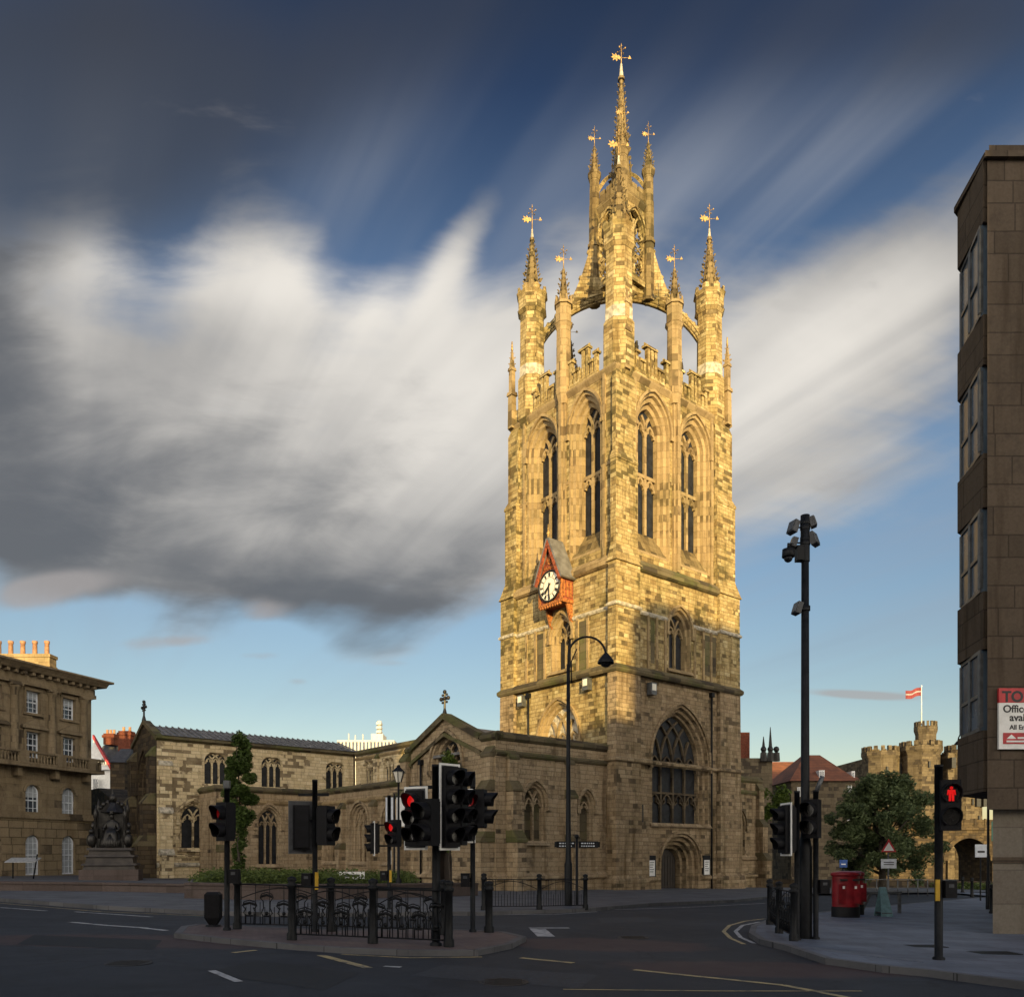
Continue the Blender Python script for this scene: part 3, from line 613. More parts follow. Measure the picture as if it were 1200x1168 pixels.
mb.build('shaft', M['trim'], cath)
mb = MB()
for q0, q1 in ((8.62, 9.18), (3.35, 3.72), (9.45, 9.85)): TW.box(mb, q0, q1, 13.3, 15.9, -.1, .012)
for q0, q1 in ((6.62, 7.25), (2.72, 3.35)): TN.box(mb, q0, q1, 12.9, 15.9, -.1, .012)
mb.build('blind_panel', M['trim_dark'], cath)

# --- string courses round the tower
def band(z, h, i, proj, slope=.12, rect=(0, 12.2, 0, 10.8), mat='trim'):
    mb = MB(); x0, x1, y0, y1 = rect; r = lambda k: (x0 - k, x1 + k, y0 - k, y1 + k)
    mb.frus(r(i + proj * .4), z - h * .35, r(i + proj), z); mb.frus(r(i + proj), z, r(i + proj), z + h * .5); mb.frus(r(i + proj), z + h * .5, r(i - slope), z + h * 1.2); return mb.build('string_course', M[mat], cath)
def bandF(Fc, s0, s1, z, h=.2, p=.14, mat='trim', par=None, nm='string_course'):
    mb = MB(); Fc.wedge(mb, s0, s1, z - .1, z, -.05, p * .4, p); Fc.box(mb, s0, s1, z, z + h * .5, -.05, p); Fc.wedge(mb, s0, s1, z + h * .5, z + h, -.05, p, .0); return mb.build(nm, M[mat], par or cath)
for z, h, mt in ((12.45, .35, 'trim_dark'),): band(z, h, 0.0, .14, mat=mt)
bandF(TW, 2.2, 9.9, 18.75, .6, .26, 'trim_dark'); bandF(TN, .75, 9.4, 18.75, .6, .26, 'trim'); bandF(TS, 2.2, 8.6, 18.75, .6, .26)
bandF(TW, 3.06, 9.9, 7.15, .25, .2, 'low'); 
band(7.15, .22, 0.02, .13, .05, (0, 3.05, 0, .72), 'low'); band(7.15, .22, .02, .13, .05, (9.95, 12.2, 0, 2.2), 'low')
for r_ in ((0, 2.15, 0, .72), (9.95, 12.2, 0, 2.2), (0, 2.2, 9.35, 10.8)): band(16.25, .16, -.03, .09, .0, r_, 'pale')
bandF(TW, 2.1, 4.9, 16.2, .16, .1, 'pale'); bandF(TW, 7.35, 9.95, 16.2, .16, .1, 'pale'); bandF(TN, .75, 3.9, 16.2, .16, .1, 'pale'); bandF(TN, 6.05, 9.3, 16.2, .16, .1, 'pale')
bandF(TW, 2.1, 4.15, .1, .3, .16, 'low'); bandF(TW, 8.2, 9.95, .1, .3, .16, 'low')
for a_, b_ in ((2.0, 2.45), (5.55, 5.8), (6.35, 6.55), (9.6, 10.0)): bandF(UW, a_, b_, 24.95, .15, .1, 'trim')
for a_, b_ in ((.9, 1.75), (4.6, 4.85), (5.38, 5.6), (8.6, 9.5)): bandF(UN, min(a_, b_), max(a_, b_), 24.95, .15, .1, 'trim')
# cornice under the parapet
mb = MB(); rr_ = lambda k: (.62 - k, 11.6 + k, .62 - k, 10.2 + k)
mb.frus(rr_(.02), 30.25, rr_(.20), 30.5); mb.frus(rr_(.20), 30.5, rr_(.20), 30.62); mb.frus(rr_(.20), 30.62, rr_(.0), 30.75); mb.build('cornice', M['trim'], cath)

# --- pierced battlements
def battlement(Fc, s0, s1, z0, mer, lo=1.0, hi=2.0, pitch=.36, th=.3, name='battlement', mat='tower', caps=.14):
    """mer = list of merlon spans"""
    mb = MB(); Fc.box(mb, s0, s1, z0, z0 + .22, -th, 0)
    n = max(1, round((s1 - s0) / pitch)); st = (s1 - s0) / n
    def ht(s):
        for a, b, h in mer:
            if a <= s <= b: return h
        return lo
    for i in range(n):
        c = s0 + (i + .5) * st; h = ht(c); Fc.box(mb, c - st * .31, c + st * .31, z0 + .22, z0 + h, -th + .03, -.03)
    s = s0
    edges = sorted({s0, s1} | {q for a, b, h in mer for q in (a, b) if s0 < q < s1})
    for a, b in zip(edges, edges[1:]):
        h = ht((a + b) / 2); Fc.box(mb, a - (.05 if h > lo else -.052), b + (.05 if h > lo else -.052), z0 + h - .14, z0 + h, -th - .04, .05)
        Fc.wedge(mb, a - (.05 if h > lo else -.052), b + (.05 if h > lo else -.052), z0 + h, z0 + h + .14, -th / 2, .05, -.1)
    return mb.build(name, M[mat], cath)
PW = Face((0, .55), EX, (0, -1)); PN = Face((.55, 0), EY, (-1, 0)); PS = Face((11.65, 0), EY, (1, 0)); PE = Face((0, 10.25), EX, (0, 1))
def mers(a, b): 
    L = b - a; return [(a + L * .30, a + L * .62, 2.05), (a + L * .86, b, 1.75), (a, a + L * .12, 1.4)]
for Fc, a, b in ((PW, 2.3, 5.45), (PW, 6.5, 9.4), (PN, 2.1, 4.6), (PN, 5.6, 8.0), (PS, 2.3, 4.6), (PS, 5.6, 8.0), (PE, 2.3, 5.45), (PE, 6.5, 9.4)):
    mm = mers(a, b)
    if a > 5.4: mm = [(b - (q - a), b - (p - a), h) for p, q, h in mm]
    battlement(Fc, a, b, 30.72, mm)

# --- pinnacles, turrets, vanes
def crockets(mb, x, y, z0, z1, r0, r1, n, rot, rows, size):
    base = size
    for j in range(rows):
        f = (j + .5) / rows; z = z0 + (z1 - z0) * f; r = r0 + (r1 - r0) * f; sz = size * (1 - .45 * f)
        for i in range(n):
            t = rot + 2 * math.pi * i / n + random.uniform(-.08, .08); sz = base * (1 - .45 * f) * random.uniform(.65, 1.25); z = z0 + (z1 - z0) * f + random.uniform(-.05, .05); cx, cy = x + (r + sz * .45) * math.cos(t), y + (r + sz * .45) * math.sin(t)
            mb.add([(cx + sz * .6 * math.cos(t), cy + sz * .6 * math.sin(t), z + sz * .4), (cx - sz * .6 * math.cos(t), cy - sz * .6 * math.sin(t), z - sz * .2), (cx - sz * .35 * math.sin(t), cy + sz * .35 * math.cos(t), z), (cx + sz * .35 * math.sin(t), cy - sz * .35 * math.cos(t), z), (cx, cy, z + sz * .6), (cx, cy, z - sz * .5)],
                   [(0, 2, 4), (2, 1, 4), (1, 3, 4), (3, 0, 4), (2, 0, 5), (1, 2, 5), (3, 1, 5), (0, 3, 5)])
def vane(x, y, z, h, parent, s=1.0, rot=-0.5):
    s *= 0.95
    mb = MB(); mb.tube([(x, y, z - .1), (x, y, z + h)], [.045 * s, .018 * s], 6)
    c, q = math.cos(rot), math.sin(rot)
    def P(a, zz, d=0): return (x + a * c - d * q, y + a * q + d * c, zz)
    zm = z + h * .42
    # gilded leaf-shaped banner: two skins 3 cm apart
    outl = [(-.05, .02), (-.2, .16), (-.28, .08), (-.42, .26), (-.5, .1), (-.7, .2), (-.62, .02), (-.78, -.1), (-.6, -.12), (-.62, -.3), (-.44, -.16), (-.34, -.32), (-.24, -.12), (-.1, -.16)]
    lo = [P(a * s, zm + b * s, -.02) for a, b in outl]; hi = [P(a * s, zm + b * s, .02) for a, b in outl]; mb.hexa(lo, hi)
    mb.tube([P(0, zm), P(.55 * s, zm + .1 * s)], .018 * s, 5); mb.hexa([P(.5 * s, zm, -.015), P(.75 * s, zm + .05, -.015), P(.6 * s, zm + .28 * s, -.015)], [P(.5 * s, zm, .015), P(.75 * s, zm + .05, .015), P(.6 * s, zm + .28 * s, .015)])
    zc = z + h * .72
    for k in range(4):
        t = rot + .8 + k * math.pi / 2; e = (x + .3 * s * math.cos(t), y + .3 * s * math.sin(t), zc)
        mb.tube([(x, y, zc), e], .018 * s, 5); mb.ball(e, .06 * s, 6, 4)
    mb.ball((x, y, z + h * .9), .06 * s, 6, 4)
    mb.build('vane', M['gold'], parent)
def turret(x, y, z0, zc0, zc1, zt, zv, r=.86, pedestal=True, rot=None, nm='turret', rows=7):
    rot = math.pi / 8 if rot is None else rot; mb = MB()
    mb.ngon(x, y, z0 - 1.1, z0, r * .45, r + .1, 8, rot)
    if pedestal: mb.ngon(x, y, z0, 33.3, r + .13, r + .13, 8, rot); mb.ngon(x, y, 33.3, 33.5, r + .13, r + .02, 8, rot)
    mb.ngon(x, y, 33.3 if pedestal else z0, zc0, r, r * .97, 8, rot)
    mb.ngon(x, y, zc0 - .12, zc0 + .1, r * .97, r + .17, 8, rot); mb.ngon(x, y, zc0 + .1, zc1 - .45, r + .1, r + .12, 8, rot)
    mb.ngon(x, y, zc1 - .45, zc1 - .3, r + .12, r + .24, 8, rot)
    for k in range(8):       # little merlons on the crown
        a0 = rot + math.pi / 4 * k; p = lambda a, q, z: (x + q * math.cos(a), y + q * math.sin(a), z)
        R1, R0 = r + .16, r - .08; dl = .24
        mb.hexa([p(a0 - dl, R1 * .96, zc1 - .3), p(a0, R1, zc1 - .3), p(a0 + dl, R1 * .96, zc1 - .3), p(a0, R0, zc1 - .3)], [p(a0 - dl, R1 * .96, zc1 + .02), p(a0, R1, zc1 + .1), p(a0 + dl, R1 * .96, zc1 + .02), p(a0, R0, zc1)])
    t = mb.build(nm, M['tower'], cath)
    mb = MB(); sr = r * .60
    mb.ngon(x, y, zc1 - .35, zc1 + .25, r * .8, sr, 8, rot)
    mb.ngon(x, y, zc1 + .25, zt, sr, .10, 8, rot); crockets(mb, x, y, zc1 + .4, zt - .1, sr, .12, 8, rot, rows, .24 * r / .86)
    mb.ngon(x, y, zt - .1, zt + .1, .18, .16, 8, rot); mb.build('spirelet', M['trim_old'], t)
    mb = MB(); mb.ngon(x, y, zt + .08, zt + .7, .11, .05, 8); mb.build('finial', M['pale'], t)
    vane(x, y, zt + .6, zv - zt - .6, t, .95)
    return t
TUR = [(1.40, 1.10), (1.25, 8.85), (10.35, 1.2), (10.35, 8.85)]
for i, (x, y) in enumerate(TUR):
    turret(x, y, 30.6, 37.8, 39.35, 42.9, 45.3)
    mb = MB(); mb.ngon(x, y, 33.45, 34.2, .875, .875, 8); mb.build('repair_band', M['pale'], cath)
for x, y in ((1.25, .40), (.45, 10.0), (11.25, .42), (11.7, 10.0)):     # slim outer pinnacles
    mb = MB(); mb.ngon(x, y, 30.4, 32.6, .30, .27, 4, 0.785); mb.ngon(x, y, 32.6, 32.85, .38, .34, 4, .785); mb.ngon(x, y, 32.85, 34.3, .22, .22, 4, .785); mb.ngon(x, y, 34.3, 34.5, .3, .27, 4, .785)
    mb.ngon(x, y, 34.5, 35.8, .2, .05, 4, .785); crockets(mb, x, y, 34.6, 35.7, .18, .06, 4, .785, 3, .15); p_ = mb.build('pinnacle', M['trim'], cath)
    mb = MB(); mb.ngon(x, y, 35.7, 36.3, .08, .04, 6); mb.build('finial', M['gold'], p_)
for x, y in ((5.97, .60), (.60, 5.08), (6.0, 10.1), (11.5, 5.05)):      # mid-face pinnacles
    mb = MB(); mb.ngon(x, y, 30.6, 34.9, .50, .47, 8); mb.ngon(x, y, 30.0, 30.8, .32, .54, 8)
    mb.ngon(x, y, 34.8, 35.05, .47, .62, 8); mb.ngon(x, y, 35.05, 36.2, .52, .52, 8); mb.ngon(x, y, 36.2, 36.4, .62, .58, 8)
    for k in range(8):
        a0 = math.pi / 8 + math.pi / 4 * k; mb.ngon(x + .5 * math.cos(a0), y + .5 * math.sin(a0), 36.35, 36.75, .11, .04, 4)
    p_ = mb.build('pinnacle', M['trim'], cath)
    mb = MB(); mb.ngon(x, y, 36.3, 38.6, .36, .08, 8); crockets(mb, x, y, 36.6, 38.5, .36, .1, 8, math.pi / 8, 5, .2); mb.build('spirelet', M['trim_old'], p_)
    vane(x, y, 38.55, 1.6, p_, .8)

# --- the crown: four flying ribs carrying the lantern
CX, CY = 5.85, 5.02
def rib(tx, ty):
    T = Vector((tx, ty, 0)); Cn = Vector((CX, CY, 0)); L = (Cn - T).length; dr_ = (Cn - T) / L; sd = Vector((-dr_.y, dr_.x, 0)); hw = .27
    mb = MB(); n = 22; lo = []; hi = []
    for i in range(n + 1):
        f = i / n
        zi = 33.3 + 5.6 * math.sqrt(max(0, 1 - (1 - f) ** 2)) 
        e = [(0, 36.2), (.2, 37.2), (.35, 38.0), (.45, 38.9), (.55, 40.3), (.63, 41.8), (.68, 43.2), (.70, 43.4), (1, 43.4)]
        for (a, za), (b, zb) in zip(e, e[1:]):
            if a <= f <= b: ze = za + (zb - za) * (f - a) / (b - a); break
        if f > .70: ze = 40.2
        lo.append((f, zi)); hi.append((f, max(ze, zi + .55)))
    def P(f, z, s_): q = T + dr_ * (L * f) + sd * s_; return (q.x, q.y, z)
    for i in range(n):
        (f0, a0), (f1, a1) = lo[i], lo[i + 1]; (_, b0), (_, b1) = hi[i], hi[i + 1]
        if .68 < f0 <= .72: b0 = b1 = 40.2
        mb.hexa([P(f0, a0, -hw), P(f1, a1, -hw), P(f1, a1, hw), P(f0, a0, hw)], [P(f0, b0, -hw), P(f1, b1, -hw), P(f1, b1, hw), P(f0, b0, hw)])
        mb.hexa([P(f0, a0 - .12, -hw * .5), P(f1, a1 - .12, -hw * .5), P(f1, a1 - .12, hw * .5), P(f0, a0 - .12, hw * .5)], [P(f0, a0 + .02, -hw * .5), P(f1, a1 + .02, -hw * .5), P(f1, a1 + .02, hw * .5), P(f0, a0 + .02, hw * .5)])
        mb.hexa([P(f0, a0 + .28, -hw - .07), P(f1, a1 + .28, -hw - .07), P(f1, a1 + .28, hw + .07), P(f0, a0 + .28, hw + .07)], [P(f0, a0 + .4, -hw - .07), P(f1, a1 + .4, -hw - .07), P(f1, a1 + .4, hw + .07), P(f0, a0 + .4, hw + .07)])
        if f0 < .69 and i % 2 == 0: mb.ball(P(f0, b0 + .08, 0), .17, 6, 4)
    mb.build('flying_rib', M['tower'], cath)
for x, y in TUR: rib(x, y)
mb = MB(); mb.ngon(CX, CY, 38.5, 39.0, .5, 1.0, 8); mb.ngon(CX, CY, 39.0, 39.6, 1.3, 1.5, 4, math.pi / 4); mb.build('keystone', M['tower'], cath)
LH = 1.22
lan = thing_l = None
def lantern():
    zb, zt = 39.6, 44.9
    mb = MB(); mb.frus((CX - LH - .1, CX + LH + .1, CY - LH - .1, CY + LH + .1), 39.4, (CX - LH - .1, CX + LH + .1, CY - LH - .1, CY + LH + .1), 39.75)
    for O, U_, N_ in (((CX - LH, CY - LH), (1, 0), (0, -1)), ((CX - LH, CY - LH), (0, 1), (-1, 0)), ((CX + LH, CY - LH), (0, 1), (1, 0)), ((CX - LH, CY + LH), (1, 0), (0, 1))):
        Fc = Face(O, U_, N_); h = arch(.38, 2 * LH - .38, 40.0, 42.9, 44.2, 8); ol = [(0, zb), (2 * LH, zb), (2 * LH, 45.0), (0, 45.0)]
        Fc.wall(mb, ol, [h]); Fc.wall(mb, ol, [h], -.3); Fc.ring(mb, h, h, 0, -.3)
        tracery(mb, Fc, .38, 2 * LH - .38, 40.0, 42.8, 44.2, 2, -.22, -.08, .13, (41.3,))
        Fc.strip(mb, arch(.25, 2 * LH - .25, 42.4, 42.9, 44.4, 7)[2:], .14, -.02, .12)
        for k in range(5):   # lattice
            z = 40.1 + k * .5; Fc.strip(mb, [(.4, z), (LH, z + .5)], .05, -.18, -.12); Fc.strip(mb, [(.4, z + .5), (LH, z)], .05, -.17, -.11); Fc.strip(mb, [(LH, z), (2 * LH - .4, z + .5)], .05, -.18, -.12); Fc.strip(mb, [(LH, z + .5), (2 * LH - .4, z)], .05, -.17, -.11)
    L_ = mb.build('lantern', M['tower'], cath)
    mb = MB(); q = lambda k: (CX - LH - k, CX + LH + k, CY - LH - k, CY + LH + k)
    mb.frus(q(.02), 44.5, q(.2), 44.75); mb.frus(q(.2), 44.75, q(.2), 44.9); mb.frus(q(.2), 44.9, q(0), 45.1)
    for O, U_, N_ in (((CX - LH, CY - LH), (1, 0), (0, -1)), ((CX - LH, CY - LH), (0, 1), (-1, 0)), ((CX + LH, CY - LH), (0, 1), (1, 0)), ((CX - LH, CY + LH), (1, 0), (0, 1))):
        Fc = Face(O, U_, N_)
        Fc.box(mb, .2, 2 * LH - .2, 45.1, 45.55, -.2, 0)
        for a in (.35, .98, 1.6): Fc.box(mb, a, a + .46, 45.55, 45.95, -.2, 0)
    mb.build('parapet', M['trim_old'], L_)
    for sx in (-1, 1):
        for sy in (-1, 1):
            x, y = CX + sx * (LH + .05), CY + sy * (LH + .05)
            mb = MB(); mb.ngon(x, y, 38.6, 45.2, .42, .38, 8); mb.ngon(x, y, 42.4, 42.6, .48, .48, 8); mb.ngon(x, y, 45.2, 47.0, .36, .34, 8); mb.ngon(x, y, 46.95, 47.35, .36, .48, 8); mb.ngon(x, y, 47.35, 47.5, .48, .4, 8)
            mb.ngon(x, y, 47.5, 49.3, .30, .06, 8); crockets(mb, x, y, 47.7, 49.2, .3, .08, 8, math.pi / 8, 5, .17)
            p_ = mb.build('pinnacle', M['trim_old'], L_); vane(x, y, 49.2, 1.5, cath, .65)
            mb = MB(); pts = []        # small flyer to the spire
            for i in range(9):
                f = i / 8; pts.append((x + (CX - x) * f * .62, y + (CY - y) * f * .62, 45.9 + 1.35 * math.sin(f * 1.45)))
            mb.tube(pts, .13, 4, False); mb.build('flyer', M['tower'], L_)
    mb = MB(); mb.ngon(CX, CY, 44.9, 46.6, .72, .66, 8)
    for k in range(8):
        a0 = math.pi / 8 + k * math.pi / 4; mb.ngon(CX + .66 * math.cos(a0), CY + .66 * math.sin(a0), 45, 47.9, .10, .03, 4)
    mb.ngon(CX, CY, 46.6, 53.7, .64, .10, 8); crockets(mb, CX, CY, 46.8, 53.5, .64, .12, 8, math.pi / 8, 13, .26); mb.ngon(CX, CY, 53.6, 53.8, .24, .2, 8)
    sp = mb.build('spire', M['trim_old'], L_)
    mb = MB(); mb.ngon(CX, CY, 53.8, 54.7, .15, .06, 8); mb.build('finial', M['pale'], cath)
    vane(CX, CY, 54.4, 1.7, cath, 1.0)
lantern()

# --- north aisle, chapel with gable, nave, transept
AW = Face((-8.3, .8), EX, (0, -1)); AN = Face((-8.3, 0), EY, (-1, 0))
SM = [(.08, 0), (.12, .14), (.22, .18), (.26, .34)]
hs = [window(AW, 1.9, 3.6, 2.4, 4.5, 5.6, SM, 2, 'trim_dark', 'aisle', wd=.13), window(AW, 6.05, 7.3, 2.4, 4.4, 5.35, SM, 1, 'trim_dark', 'aisle', wd=.13)]
mb = MB(); AW.wall(mb, [(0, -1.3), (8.62, -1.3), (8.62, 7.9), (0, 7.9)], hs)
hn = [window(AN, 3.75, 6.85, 3.0, 6.6, 8.55, GS[:4], 3, 'glass', 'aisle', wd=.13),
      window(AN, 13.95, 16.3, 1.2, 3.75, 5.0, SM, 3, 'glass', 'aisle', wd=.11), window(AN, 18.3, 20.2, 1.2, 3.4, 4.4, SM, 2, 'glass', 'aisle', wd=.11), window(AN, 10.3, 12.2, 1.2, 3.6, 4.8, SM, 2, 'glass', 'aisle', wd=.11)]
dA = arch(4.7, 6.2, -1.2, 1.3, 2.2, 6)
AN.wall(mb, [(.8, -1.3), (9.3, -1.3), (9.3, 7.9), (8.75, 7.9), (5.35, 9.35), (2.0, 7.9), (.8, 7.9)], [hn[0], [(p, max(q, -1.1)) for p, q in dA]])
mb.build('aisle_wall', M['aisle'], cath)
mb = MB(); AN.ring(mb, [(p, max(q, -1.1)) for p, q in dA], [(p, max(q, -1.1)) for p, q in dA], 0, -.5); AN.wall(mb, dA, (), -.5); mb.build('door', M['doorwood'], cath)
AN2 = Face((-8.0, 0), EY, (-1, 0))
mb = MB(); AN2.wall(mb, [(9.2, -1.3), (21.3, -1.3), (21.3, 5.7), (9.2, 5.7)], [h for h in []])
# windows of the far aisle sit in the same plane as the chapel: wall them at x=-8.3
AN.wall(mb, [(9.3, -1.3), (21.3, -1.3), (21.3, 5.7), (9.3, 5.7)], hn[1:])
mb.build('aisle_wall', M['aisle'], cath)
# roofs and side returns
mb = MB(); mb.box(-8.29, .3, .95, 9.29, 7.2, 7.35)
mb.add([(-8.25, 2.0, 7.4), (-8.25, 5.35, 9.0), (-8.25, 8.75, 7.4), (-3.5, 2.0, 7.4), (-3.5, 5.35, 9.0), (-3.5, 8.75, 7.4)], [(0, 1, 4, 3), (1, 2, 5, 4)])
mb.add([(-8.25, 9.3, 5.5), (-3.5, 9.3, 6.4), (-3.5, 24.3, 6.4), (-8.25, 21.3, 5.5)], [(0, 1, 2, 3)]); mb.build('roof', M['lead'], cath)
mb = MB(); mb.box(-8.3, -3.4, 9.2, 9.31, -1, 7.9); mb.build('aisle_wall', M['aisle'], cath)
# copings
def coping(Fc, s0, s1, z, h=.34, p=.16, mat='trim_dark', th=.4):
    mb = MB(); Fc.box(mb, s0, s1, z, z + h * .5, -th, p); Fc.wedge(mb, s0, s1, z + h * .5, z + h, -th, p, -.02); Fc.wedge(mb, s0, s1, z - .14, z, -.05, .02, p); return mb.build('coping', M[mat], cath)
coping(AW, .0, 8.5, 7.8); bandF(AW, .0, 8.4, 6.95, .22, .14, 'trim_dark')
bandF(AN, .8, 2.0, 6.95, .22, .14, 'trim_dark'); bandF(AN, 8.75, 9.35, 6.95, .22, .14, 'trim_dark')
coping(AN, .64, 2.0, 7.8); coping(AN, 8.75, 9.45, 7.8)
mb = MB()
for dz_, wd_, pp in ((.02, .34, .2), (-.85, .2, .15)):
    AN.strip(mb, [(2.0, 7.95 + dz_), (5.35, 9.45 + dz_ * 1.2)], wd_, -.35 if dz_ > 0 else -.05, pp); AN.strip(mb, [(5.35, 9.45 + dz_ * 1.2), (8.75, 7.95 + dz_)], wd_, -.35 if dz_ > 0 else -.05, pp + .004)
mb.build('gable_coping', M['trim_dark'], cath)
def cross(x, y, z, s=1.0, mat='bronze', par=None):
    mb = MB(); mb.ngon(x, y, z, z + .35 * s, .16 * s, .07 * s, 8); mb.ngon(x, y, z + .3 * s, z + 1.35 * s, .07 * s, .06 * s, 6); mb.box(x - .07 * s, x + .07 * s, y - .34 * s, y + .34 * s, z + .88 * s, z + 1.04 * s)
    for dy_, dz_ in ((-.36, .96), (.36, .96), (0, 1.36), (0, .96)): mb.ball((x, y + dy_ * s, z + dz_ * s), .13 * s, 6, 4)
    for dy_, dz_ in ((-.22, .74), (.22, .74), (-.22, 1.18), (.22, 1.18)): mb.ball((x, y + dy_ * s, z + dz_ * s), .08 * s, 6, 4)
    mb.build('cross', M[mat], cath)
cross(-8.35, 5.35, 9.55, .95)
# aisle parapet (lower, running to the transept)
coping(AN, 9.46, 21.4, 5.95, .3); bandF(AN, 9.3, 21.3, 5.15, .2, .12, 'trim')
mb = MB(); AN.box(mb, 9.3, 21.3, 5.7, 5.96, -.3, -.0); mb.build('parapet', M['aisle'], cath)
bandF(AW, 0, 8.4, .35, .3, .18, 'aisle'); bandF(AN, .8, 4.4, .35, .3, .18, 'aisle'); bandF(AN, 6.4, 21.3, .35, .3, .18, 'aisle')
def buttress(Fc, s, wd, tops, proj, mat='aisle', z0=-1.3, cap='trim_dark'):
    """tops = heights of the set-offs, proj = projection below each"""
    mb = MB(); mc = MB(); z = z0
    for i, (t, p) in enumerate(zip(tops, proj)):
        nx = proj[i + 1] if i + 1 < len(proj) else 0.0
        Fc.box(mb, s - wd / 2, s + wd / 2, z, t, -.1, p)
        Fc.box(mc, s - wd / 2 - .05, s + wd / 2 + .05, t, t + .12, -.05, p + .06); Fc.wedge(mc, s - wd / 2 - .05, s + wd / 2 + .05, t + .12, t + .12 + (p - nx) * 1.5, -.05, p + .06, nx + .01); z = t
    b = mb.build('buttress', M[mat], cath); mc.build('weathering', M[cap], b)
buttress(AW, 1.05, .62, (2.3, 5.0, 6.7), (.9, .55, .25)); buttress(AW, 5.25, .5, (2.3, 4.8, 6.7), (.7, .45, .2))
buttress(AN, 1.25, .7, (2.3, 5.0, 6.8), (.9, .6, .3)); buttress(AN, 9.35, .7, (2.3, 5.0, 7.2), (.9, .6, .3))
buttress(AN, 13.1, .5, (2.0, 4.7), (.5, .3)); buttress(AN, 17.3, .5, (2.0, 4.7), (.5, .3)); buttress(AN, 20.8, .5, (2.0, 4.7), (.5, .3))
# nave clerestory
NC = Face((-3.5, 0), EY, (-1, 0)); SQ = [(.06, 0), (.1, .12), (.16, .3)]
hs = [window(NC, y, y + 1.7, 6.75, 8.2, 8.75, SQ, 3, 'glass', 'cream', wd=.1, hood=False) for y in (12.3, 15.5, 18.6, 21.6)]
mb = MB(); NC.wall(mb, [(9.3, 5.5), (24.3, 5.5), (24.3, 9.5), (9.3, 9.5)], hs); NC.wall(mb, [(10.6, 7), (9.3, 7), (9.3, 9.5), (10.6, 9.5)], (), .003) if False else None; mb.build('clerestory_wall', M['cream'], cath)
coping(NC, 9.3, 24.3, 9.4, .3, .18, 'trim_dark'); bandF(NC, 9.3, 24.3, 9.0, .16, .1, 'trim')
buttress(NC, 17.5, .3, (8.8,), (.18,), 'cream', 6.3); buttress(NC, 20.9, .3, (8.8,), (.18,), 'cream', 6.3)
mb = MB(); mb.box(-3.5, 10.5, 10.8, 24.3, 9.2, 9.35); mb.box(-3.5, 0, 9.3, 10.8, 9.2, 9.35); mb.build('roof', M['lead'], cath)
# transept: west wall, aisle in front, north gable
TRX = -18.3; TR = Face((TRX, 24.5), EX, (0, -1)); TG = Face((TRX, 0), EY, (-1, 0)); TA = Face((-15.5, 21.3), EX, (0, -1))
hs = [window(TR, a, a + 1.75, 6.55, 8.15, 8.75, SQ, 3, 'glass', 'cream', wd=.1, hood=False) for a in (3.1, 7.2, 12.3)]
hs.append(window(TR, 1.45, 3.45, 2.1, 4.1, 5.3, SM, 2, 'glass', 'cream', wd=.11))
mb = MB(); TR.wall(mb, [(0, -1.2), (14.8, -1.2), (14.8, 9.5), (0, 9.5)], hs); mb.build('transept_wall', M['cream'], cath)
coping(TR, -.1, 14.8, 9.4, .32, .3, 'trim_dark', .3); bandF(TR, 0, 2.8, .9, .2, .12, 'pale'); bandF(TR, 0, 2.8, 1.5, .14, .1, 'cream')
gh = window(TG, 25.6, 28.8, 2.0, 6.2, 8.8, GS[:4], 5, 'glass', 'black', wd=.16)
mb = MB(); TG.wall(mb, [(24.5, -1.2), (30.0, -1.2), (30.0, 9.2), (27.2, 10.65), (24.5, 9.4)], [gh]); mb.build('gable_wall', M['black'], cath)
mb = MB(); TG.strip(mb, [(24.4, 9.5), (27.2, 10.8)], .26, -.35, .15); TG.strip(mb, [(27.2, 10.8), (30.1, 9.3)], .26, -.35, .154); mb.build('gable_coping', M['trim_dark'], cath)
cross(TRX - .05, 27.2, 10.9, .95)
buttress(TG, 25.1, .8, (2.2, 5.0, 8.2), (1.2, .8, .4), 'black'); buttress(TG, 29.5, .8, (2.2, 5.0, 8.2), (1.2, .8, .4), 'black'); buttress(TR, .55, .8, (1.6, 4.4, 7.6), (.55, .35, .15), 'cream', -1.2, 'pale')
mb = MB()
mb.add([(TRX + .3, 24.2, 9.62), (-3.6, 24.2, 9.62), (-3.6, 27.2, 10.6), (TRX + .3, 27.2, 10.6), (TRX + .3, 30, 9.3), (-3.6, 30, 9.3)], [(0, 1, 2, 3), (3, 2, 5, 4)])
for i in range(34):
    x = TRX + .5 + i * .43; mb.hexa([(x, 24.15, 9.62), (x + .07, 24.15, 9.62), (x + .07, 27.2, 10.61), (x, 27.2, 10.61)], [(x, 24.15, 9.70), (x + .07, 24.15, 9.70), (x + .07, 27.2, 10.69), (x, 27.2, 10.69)])
mb.build('roof', M['lead'], cath)
mb = MB(); mb.box(-3.6, -3.5, 24.4, 29.9, 5, 9.4); mb.box(TRX, -3.5, 29.9, 30.0, -1, 9.1); mb.build('transept_wall', M['black'], cath)
hs = [window(TA, 2.75, 4.55, 1.0, 3.75, 5.0, SM, 3, 'glass', 'aisle', wd=.11)]
mb = MB(); TA.wall(mb, [(0, -1.2), (7.2, -1.2), (7.2, 6.0), (0, 6.0)], hs); mb.box(-15.5, -15.35, 21.3, 24.5, -1.2, 6.0); mb.build('aisle_wall', M['aisle'], cath)
coping(TA, -.1, 7.15, 5.95, .3); bandF(TA, 0, 7.15, 5.15, .2, .12, 'trim'); bandF(TA, 0, 7.15, .35, .3, .16, 'aisle')
